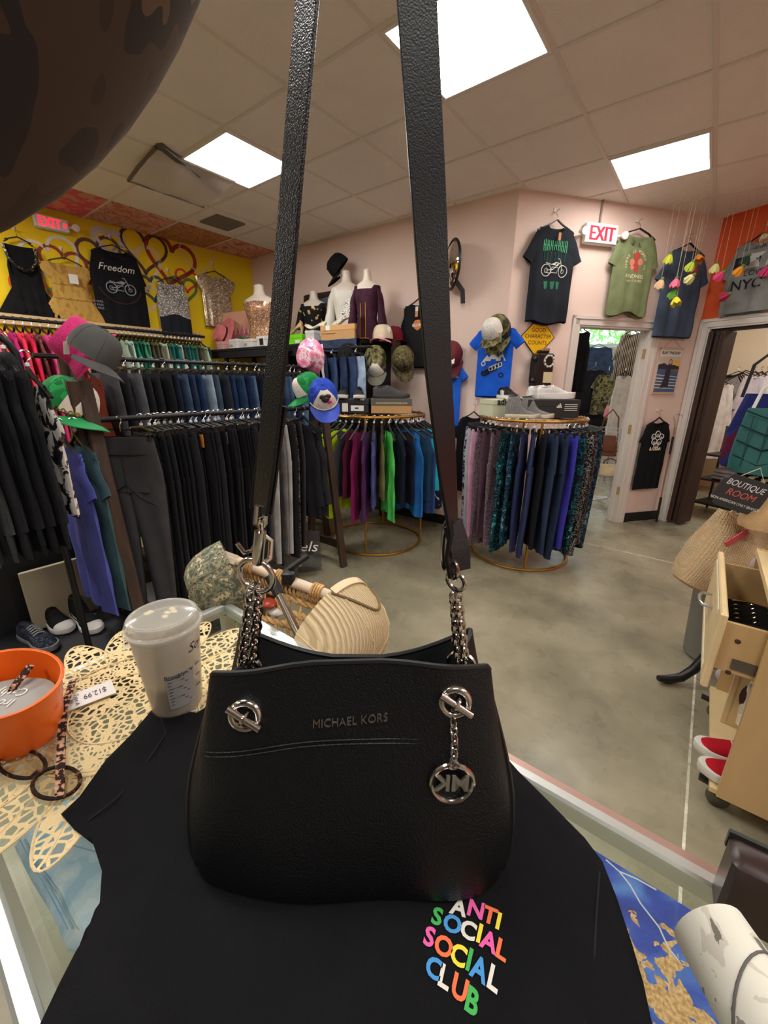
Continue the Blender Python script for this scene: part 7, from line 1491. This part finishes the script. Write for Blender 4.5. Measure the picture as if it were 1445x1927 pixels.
MB().tube([(0, 0, 0), b - a, (b - a) * 1.6], .0085, 14).build('tube', mat('satin_tube', (176, 166, 152), .25, 1.0), t); MB().tube([(b - a) * -.06, (b - a) * .22], .0118, 14).build('rubber_end', K_BLACK, t)
a = pd(545, 1078, .93); t = thing('black_clip', 'small black plastic clip gripping the wooden bar', 'clip', a, YAW); MB().box((0, 0, -.008), (.030, .042, .034), bev=.004).bar((.0, 0, .01), (.040, .02, .034), .014, .010).build('jaw', K_BLACK, t)
DIG = cells('digital_camo2', [(0, (92, 98, 84)), (.42, (126, 128, 108)), (.5, (160, 152, 122)), (.56, (104, 108, 94)), (.64, (204, 190, 152))], 70, detail=1)
p = pd(446, 1082, .95); cap('camouflage_cap', 'digital camouflage cap hung on the left end of the wooden bar', p, cam_axes((-.85, -.45, -.30), (-.3, -.5, .8)), DIG, sc=.92)
CORD = cells('cream_corduroy', [(0, (206, 180, 138)), (.45, (232, 210, 172)), (.8, (226, 202, 160))], 62, 'wavex', dist=0, bmp=.003)
def cordcap(t):
    mb = MB()
    pts = [Vector(crown_pt(pi + radians(-34 + 68 * i / 14), .02)) * 1.02 for i in range(15)]; mb.tube(pts, 0, flat=(.0012, .008), up=(0, 0, 1)); mb.build('snap_strap', mat('strap_cream', (226, 204, 164), .6), t)
    mb = MB(); mb.tube([Vector(crown_pt(pi + radians(-36 + 72 * i / 16), .02 + .42 * sin(pi * i / 16))) * 1.012 for i in range(17)], .0026, 6); mb.build('strap_opening', mat('opening_dark', (120, 98, 66), .9), t)
p = pd(618, 1172, .84); t = cap('trucker_cap', 'cream corduroy cap resting on the right end of the wooden bar', p, cam_axes((.74, -.58, -.34), (.15, .25, .95)), CORD, F('brim_blush', (230, 206, 184)), front=F('front_blush', (232, 212, 196)), extras=cordcap, seam=mat('cord_seam', (222, 196, 152), .8), sc=1.08)

# ------------------------------------------------------------------ the black handbag
BX, BY, BZ = -.030, .250, CZ + .0098
bag = thing('handbag', 'black pebbled leather shoulder bag with chain straps and silver lettering, held up over the counter', 'handbag', (BX * cos(YAW) - BY * sin(YAW), BX * sin(YAW) + BY * cos(YAW), BZ), YAW)
def leather(name, rgb, rough=.5, sc=620, dist=.0007):
    m, t_, bs, new, lk = nt(name); bs.inputs['Base Color'].default_value = lin(rgb); bs.inputs['Roughness'].default_value = rough; bs.inputs['Specular IOR Level'].default_value = .36; co = coords(t_)
    v = new('ShaderNodeTexVoronoi'); v.inputs['Scale'].default_value = sc; v.feature = 'SMOOTH_F1'; lk(co, v.inputs['Vector']); bump(t_, bs, v.outputs['Distance'], dist, .8); t_.nodes[-1].invert = True; return m
LEA = leather('pebbled_leather', (8, 9, 12), .45); LIN = mat('bag_lining', (22, 22, 25), .75); EDGE = mat('edge_paint', (15, 15, 17), .5)
A_ = lambda t: pw(t, [(0, .144), (.03, .151), (.10, .156), (.25, .158), (.5, .156), (.75, .154), (1, .152)])
YF = lambda t: pw(t, [(0, .000), (.03, -.008), (.12, -.008), (.35, .002), (.6, .018), (1, .050)]); YB = lambda t: pw(t, [(0, .125), (.1, .145), (.5, .148), (1, .155)])
NE = 4.2
def bagpt(th, t, g=1.0):
    c, s = cos(th), sin(th); e = 2 / NE; a = A_(t) * g; yc = (YF(t) + YB(t)) / 2; dp = (YB(t) - YF(t)) / 2 * g
    x = a * abs(c) ** e * (1 if c > 0 else -1); y = yc + dp * abs(s) ** e * (1 if s > 0 else -1); fx = abs(x) / a; f = min(1, abs((y - yc) / dp) * 1.15) ** 2
    zf = .197 + .020 * (1 - fx * fx) + .006 * x / a; zb = .142 + .062 * fx ** 2.2; zs = .176
    zt = lerp(zs, zf if s < 0 else zb, f); x -= (1 if x > 0 else -1) * .040 * (1 - f) * max(0, t - .45) ** 1.2 * 2
    y += .0022 * sin(x * 42 + t * 5) * (1 - t) * (1 if s < 0 else 0) - (.010 * math.exp(-((abs(x) - .085) / .03) ** 2) * max(0, t - .55) if s < 0 else 0)
    return (x, y, zt * t)
def front(x, z):
    t = min(1, z / (.197 + .020 * (1 - (x / .13) ** 2))); a = A_(t); yc = (YF(t) + YB(t)) / 2; dp = (YB(t) - YF(t)) / 2; y = yc - dp * max(0, 1 - (abs(x) / a) ** NE) ** (1 / NE)
    return y + .0022 * sin(x * 42 + t * 5) * (1 - t) - .010 * math.exp(-((abs(x) - .085) / .03) ** 2) * max(0, t - .55)
NB = 96; TT = [0, .015, .03, .06, .1, .16, .24, .33, .42, .52, .62, .72, .80, .87, .93, .97, 1]
mb = MB(); mb.loft([[bagpt(2 * pi * j / NB + pi / NB, t) for j in range(NB)] for t in TT], caps=(True, False)); body = mb.build('body', LEA, bag)
mb = MB(); mb.loft([[bagpt(-2 * pi * j / NB + pi / NB, t, .968) for j in range(NB)] for t in TT[2:]], caps=(True, False)); mb.build('lining', LIN, bag)
MB().tube([Vector(bagpt(2 * pi * j / NB + pi / NB, 1, .984)) for j in range(NB)], .0026, 6, closed=True).build('rolled_edge', EDGE, body)
def on_front(x, z, off=0.0): return Vector((x, front(x, z) - off, z))
mb = MB()
for o_ in (0, .0035): mb.tube([on_front(-.128 + .262 * i / 40, .132 + .020 * (1 - ((i - 25) / 24) ** 2) + o_, .0002) for i in range(41)], .0008, 5)
mb.build('yoke_seam', LEA, body)
for sg in (-1, 1):
    mb = MB(); mb.tube([Vector(bagpt(-pi / 2 + sg * (pi / 2 - .32), t)) + Vector((sg * .0006, -.0006, 0)) for t in TT[1:]], .0026, 6); mb.tube([Vector(bagpt(-pi / 2 + sg * (pi / 2 - .16), t)) + Vector((sg * .001, 0, 0)) for t in TT[1:]], .002, 6); mb.build('side_piping', EDGE, body)
mb = MB(); put_text(mb, 'MICHAEL KORS', .0092, lambda x, y, z=0: on_front(.002 + x * .98, .170 + y + x * .10, .0012 + z), extrude=.0006, sp=1.06); mb.build('metal_lettering', K_GUN, bag, smooth=False)
def grommet(x, z, ang):
    c = on_front(x, z); n = Vector((0, -1, .22)).normalized(); g = MB().torus(c + n * .001, .0118, .0036, n, 32, 10).build('grommet', K_GUN, bag)
    MB().lathe([(.0095, 0), (.0095, .0003), (.001, .0003)], 20, xf=Matrix.Translation(c - n * .0002) @ n.to_track_quat('Z', 'Y').to_matrix().to_4x4()).build('eyelet_hole', K_BLACK, g)
    dv = Vector((cos(ang), 0, sin(ang))); dv = (dv - n * dv.dot(n)).normalized(); MB().tube([c + n * .006 - dv * .0165, c + n * .006 + dv * .0165], .0034, 12).torus(c + n * .004, .0055, .0018, dv, 14, 6).build('toggle_bar', K_GUN, bag); return c, n
grommet(-.090, .172, radians(-35)); cR, nR = grommet(.0935, .184, radians(-35))
def chain_mb(pts, lw, r, closed=False, st=.62):
    """interlocked oval links along pts"""
    P_ = [Vector(p) for p in pts]; L_ = [0]
    for a, b in zip(P_, P_[1:]): L_.append(L_[-1] + (b - a).length)
    n = max(2, int(L_[-1] / (lw * 2 * st))); mb = MB()
    def at(s):
        for i in range(len(P_) - 1):
            if s <= L_[i + 1] + 1e-9: q = (s - L_[i]) / (L_[i + 1] - L_[i] + 1e-9); return P_[i].lerp(P_[i + 1], q), (P_[i + 1] - P_[i]).normalized()
        return P_[-1], (P_[-1] - P_[-2]).normalized()
    for k in range(n):
        c, dv = at(L_[-1] * (k + .5) / n); s1 = dv.cross(Vector((0, 1, 0))); s1 = s1.normalized() if s1.length > .1 else Vector((1, 0, 0)); s2 = dv.cross(s1); w_ = s1 if k % 2 else s2; w_ = (w_ * .8 + (s2 if k % 2 else s1) * .6).normalized()
        mb.tube([c + dv * (lw * cos(a)) + w_ * (lw * .66 * sin(a)) for a in [2 * pi * i / 14 for i in range(14)]], r, 6, closed=True)
    return mb
# hanging charm
c0 = cR + Vector((-.002, -.008, -.012)); cc = on_front(.0905, .122, .006)
chain_mb([c0, c0.lerp(cc + Vector((0, 0, .021)), .5) + Vector((.001, -.002, 0)), cc + Vector((0, 0, .020))], .0042, .0011).build('charm_chain', K_GUN, bag)
n = Vector((0, -1, .12)).normalized(); ch = MB().torus(cc, .0182, .0022, n, 40, 8).torus(cc + Vector((0, 0, .0205)), .0042, .0012, (0, 1, 0), 16, 6).build('charm', K_GUN, bag)
mb = MB(); put_text(mb, 'MK', .0225, lambda x, y, z=0: cc + Vector((-x * .92, -.0006 + z, y)), extrude=.0011, bold=.0006); mb.build('monogram', mat('monogram_metal', (190, 184, 176), .32, .85), ch, smooth=False)
# chains, rings, clips, straps (bag coordinates)
def bl(px, py, Y):
    dd = ray(px, py); dc = Matrix.Rotation(-YAW, 3, 'Z') @ dd; k = Y / dc.y; q = Vector((dc.x * k, Y, CAM.z + dc.z * k)); return q - Vector((BX, BY, BZ))
YC = .345
for (bx_, by_), (tx, ty), nm in (((456, 1262), (474, 1100), 0), ((476, 1262), (487, 1100), 0)): chain_mb([bl(bx_, by_ + 30, YC + .01), bl(bx_, by_, YC), bl(tx, ty, YC - .008)], .0068, .0019).build('chain', K_GUN, bag)
for (bx_, by_), (tx, ty) in (((862, 1250), (853, 1118)), ((876, 1252), (862, 1118))): chain_mb([bl(bx_ + 2, by_ + 30, YC + .01), bl(bx_, by_, YC), bl(tx, ty, YC - .008)], .0064, .0018).build('chain', K_GUN, bag)
for px, py in ((470, 1255), (868, 1250)): MB().torus(bl(px, py, YC + .004), .0125, .0032, (.4, 1, 0), 28, 8).build('back_grommet', K_GUN, bag)
YS = .335
MB().torus(bl(482, 1083, YS), .0168, .0027, (.25, 1, .1), 32, 10).build('ring', K_GUN, bag)
sc_ = MB().tube([bl(485, 1058, YS - .004), bl(486, 1040, YS - .008), bl(490, 1000, YS - .008)], .0052, 10).torus(bl(492, 992, YS), .0075, .0021, (1, .3, 0), 18, 8).tube([bl(484, 952, YS), bl(481, 985, YS), bl(488, 998, YS), bl(498, 985, YS), bl(499, 952, YS)], .0026, 8).tube([bl(446, 1022, YS), bl(460, 1040, YS), bl(474, 1036, YS), bl(484, 1018, YS)], .0022, 8).tube([bl(496, 1008, YS + .006), bl(510, 1018, YS + .008), bl(508, 1050, YS + .006), bl(492, 1062, YS)], .0024, 8)
sc_.build('swivel_clip', K_GUN, bag)
MB().torus(bl(858, 1094, YS), .0092, .0021, (.5, 1, 0), 20, 8, sx=.8).torus(bl(851, 1070, YS), .009, .002, (1, .4, 0), 20, 8).build('ring', K_GUN, bag)
mb = MB(); c = bl(842, 1025, YS); mb.tube([c + Vector((.0052 * sin(a), .004 * sin(a), .0235 * cos(a))) for a in [2 * pi * i / 24 for i in range(24)]], .0022, 8, closed=True); mb.build('ring', K_GUN, bag)
HANDZ = 1.925 - BZ; hand = Vector((-.010 - BX, .33 - BY, HANDZ))
STR = leather('strap_leather', (17, 18, 21), .34, 1000, .0004)
def strap(pts, w, twist=None, nm='strap', th=.0016, up=(0, 1, 0)):
    P_ = [Vector(p) for p in pts]; D = []; 
    for i in range(len(P_) - 1): D += [P_[i].lerp(P_[i + 1], k / 8) for k in range(8)]
    D.append(P_[-1]); N_ = len(D); tw = [pw(i / (N_ - 1), twist) for i in range(N_)] if twist else None
    return MB().tube(D, 0, flat=(w, th), up=up, twist=tw)
strap([bl(490, 962, YS), bl(500, 880, YS - .002), bl(528, 600, YS), bl(552, 300, YS), bl(578, 0, YS), hand + Vector((-.012, 0, 0))], .0108, [(0, -.75), (.3, -.6), (1, -.75)]).build('strap', STR, bag)
mb = strap([bl(491, 962, YS + .006), bl(502, 880, YS + .005), bl(518, 760, YS + .004)], .0108, [(0, -.2), (1, -.35)]); mb.build('strap_tail', STR, bag)
strap([bl(858, 1076, YS), bl(850, 1040, YS), bl(853, 1000, YS), bl(842, 890, YS), bl(825, 700, YS), bl(808, 400, YS), bl(784, 0, YS), hand + Vector((.012, 0, 0))], .0125, [(0, .9), (.14, 1.0), (.3, 1.15), (.5, .7), (.75, .15), (1, .05)]).build('strap', leather('strap_leather_smooth', (15, 16, 19), .40, 900, .00018), bag)
strap([bl(866, 1072, YS + .002), bl(866, 1035, YS - .003), bl(852, 985, YS - .002)], .0095, [(0, .2), (1, .5)]).build('strap_loop', mat('nylon_webbing', (42, 36, 38), .8, bmp=.001, bsc=300), bag)

# ------------------------------------------------------------------ the raised arm that holds the bag
def cf(X, Y, z): return Vector((X * cos(YAW) - Y * sin(YAW), X * sin(YAW) + Y * cos(YAW), z))
per = thing('person', 'person with raised arm in dark brown patterned fleece sleeve holding the bag straps', 'person', cf(-.30, -.12, 1.45))
base = Vector(per.location)
def skin_body(name, V, E, R, m, parent, sub=2):
    me = bpy.data.meshes.new(name); me.from_pydata([tuple(p) for p in V], E, []); me.materials.append(m); o = link(name, me, parent)
    md = o.modifiers.new('skin', 'SKIN'); md.use_smooth_shade = True
    for i, sv in enumerate(me.skin_vertices[0].data): sv.radius = (R[i], R[i]); sv.use_root = (i == 0)
    s_ = o.modifiers.new('sub', 'SUBSURF'); s_.levels = sub; s_.render_levels = sub; return o
V = [cf(-.30, -.12, 1.46), cf(-.26, .02, 1.56), cf(-.22, .15, 1.655), cf(-.16, .205, 1.735), cf(-.085, .27, 1.83), cf(-.055, .295, 1.868), cf(-.022, .322, 1.915)]; E = [(i, i + 1) for i in range(6)]; R = [.05, .047, .042, .038, .028, .026, .034]
if not len(V) == 7: raise SystemExit
fw = (cf(.6, .45, .66)).normalized(); sd = cf(.55, -.83, 0).normalized(); dn = fw.cross(sd).normalized()
if dn.z > 0: dn = -dn
P0 = V[6]
for k, (off, ln) in enumerate(((-.030, .9), (-.010, 1.0), (.010, .95), (.028, .78))):
    q = P0 + sd * off + fw * .022; i0 = len(V); V += [q, q + fw * .026 * ln + dn * .010, q + fw * .030 * ln + dn * .034 * ln, q + fw * .010 + dn * .042 * ln]; E += [(6, i0), (i0, i0 + 1), (i0 + 1, i0 + 2), (i0 + 2, i0 + 3)]; R += [.010, .009, .0085, .0075]
q = V[5] + sd * .022 + fw * .012 + dn * .010; i0 = len(V); V += [q, q + fw * .026 + dn * .018, q + fw * .046 + dn * .020 - sd * .014]; E += [(5, i0), (i0, i0 + 1), (i0 + 1, i0 + 2)]; R += [.012, .010, .0085]
skin_body('body', [p - base for p in V], E, R, mat('skin_tone', (206, 158, 132), .5), per)
FLEECE = cells('brown_camo_fleece', [(0, (44, 33, 29)), (.42, (58, 44, 36)), (.5, (32, 27, 30)), (.57, (86, 66, 50)), (.66, (112, 90, 68))], 14, detail=2, rough=.95)
FLEECE.node_tree.nodes['Principled BSDF'].inputs['Sheen Weight'].default_value = .12; FLEECE.node_tree.nodes['Principled BSDF'].inputs['Sheen Tint'].default_value = lin((226, 196, 160))
DS = Vector((0, 0, -.034)) + cf(.0, .0, 0)
path = [(cf(-.40, -.22, 1.44), .11, .11), (cf(-.30, -.08, 1.50), .115, .12), (cf(-.255, .06, 1.575), .12, .13), (cf(-.215, .155, 1.640), .118, .135), (cf(-.175, .20, 1.690), .105, .120), (cf(-.130, .236, 1.750), .086, .095), (cf(-.10, .262, 1.80), .070, .075), (cf(-.088, .27, 1.815), .064, .068)]
rings = []; M_ = 40; path = [(c + DS * (1 if i < 6 else .5), r1, r2) for i, (c, r1, r2) in enumerate(path)]
for i, (c, r1, r2) in enumerate(path):
    a = path[max(0, i - 1)][0]; b = path[min(len(path) - 1, i + 1)][0]; dv = (b - a).normalized(); s1 = dv.cross(Vector((0, 0, 1))).normalized(); s2 = s1.cross(dv)
    rings.append([c - base + s1 * (r1 * cos(k)) * (1 + .05 * sin(3 * k + i)) + s2 * (r2 * sin(k)) * (1 + .06 * sin(2 * k + i * 1.3)) for k in [2 * pi * j / M_ for j in range(M_)]])
mb = MB(); mb.loft(rings, caps=(False, False)); mb.loft([[Vector(p) * .0 + (sum(r, Vector()) / M_).lerp(Vector(p), .93) for p in r][::-1] for r in rings], caps=(False, False)); mb.loft([rings[-1], [(sum(rings[-1], Vector()) / M_).lerp(Vector(p), .93) for p in rings[-1]]], caps=(False, False))
o = mb.build('sleeve', FLEECE, per); s_ = o.modifiers.new('sub', 'SUBSURF'); s_.levels = 1; s_.render_levels = 2
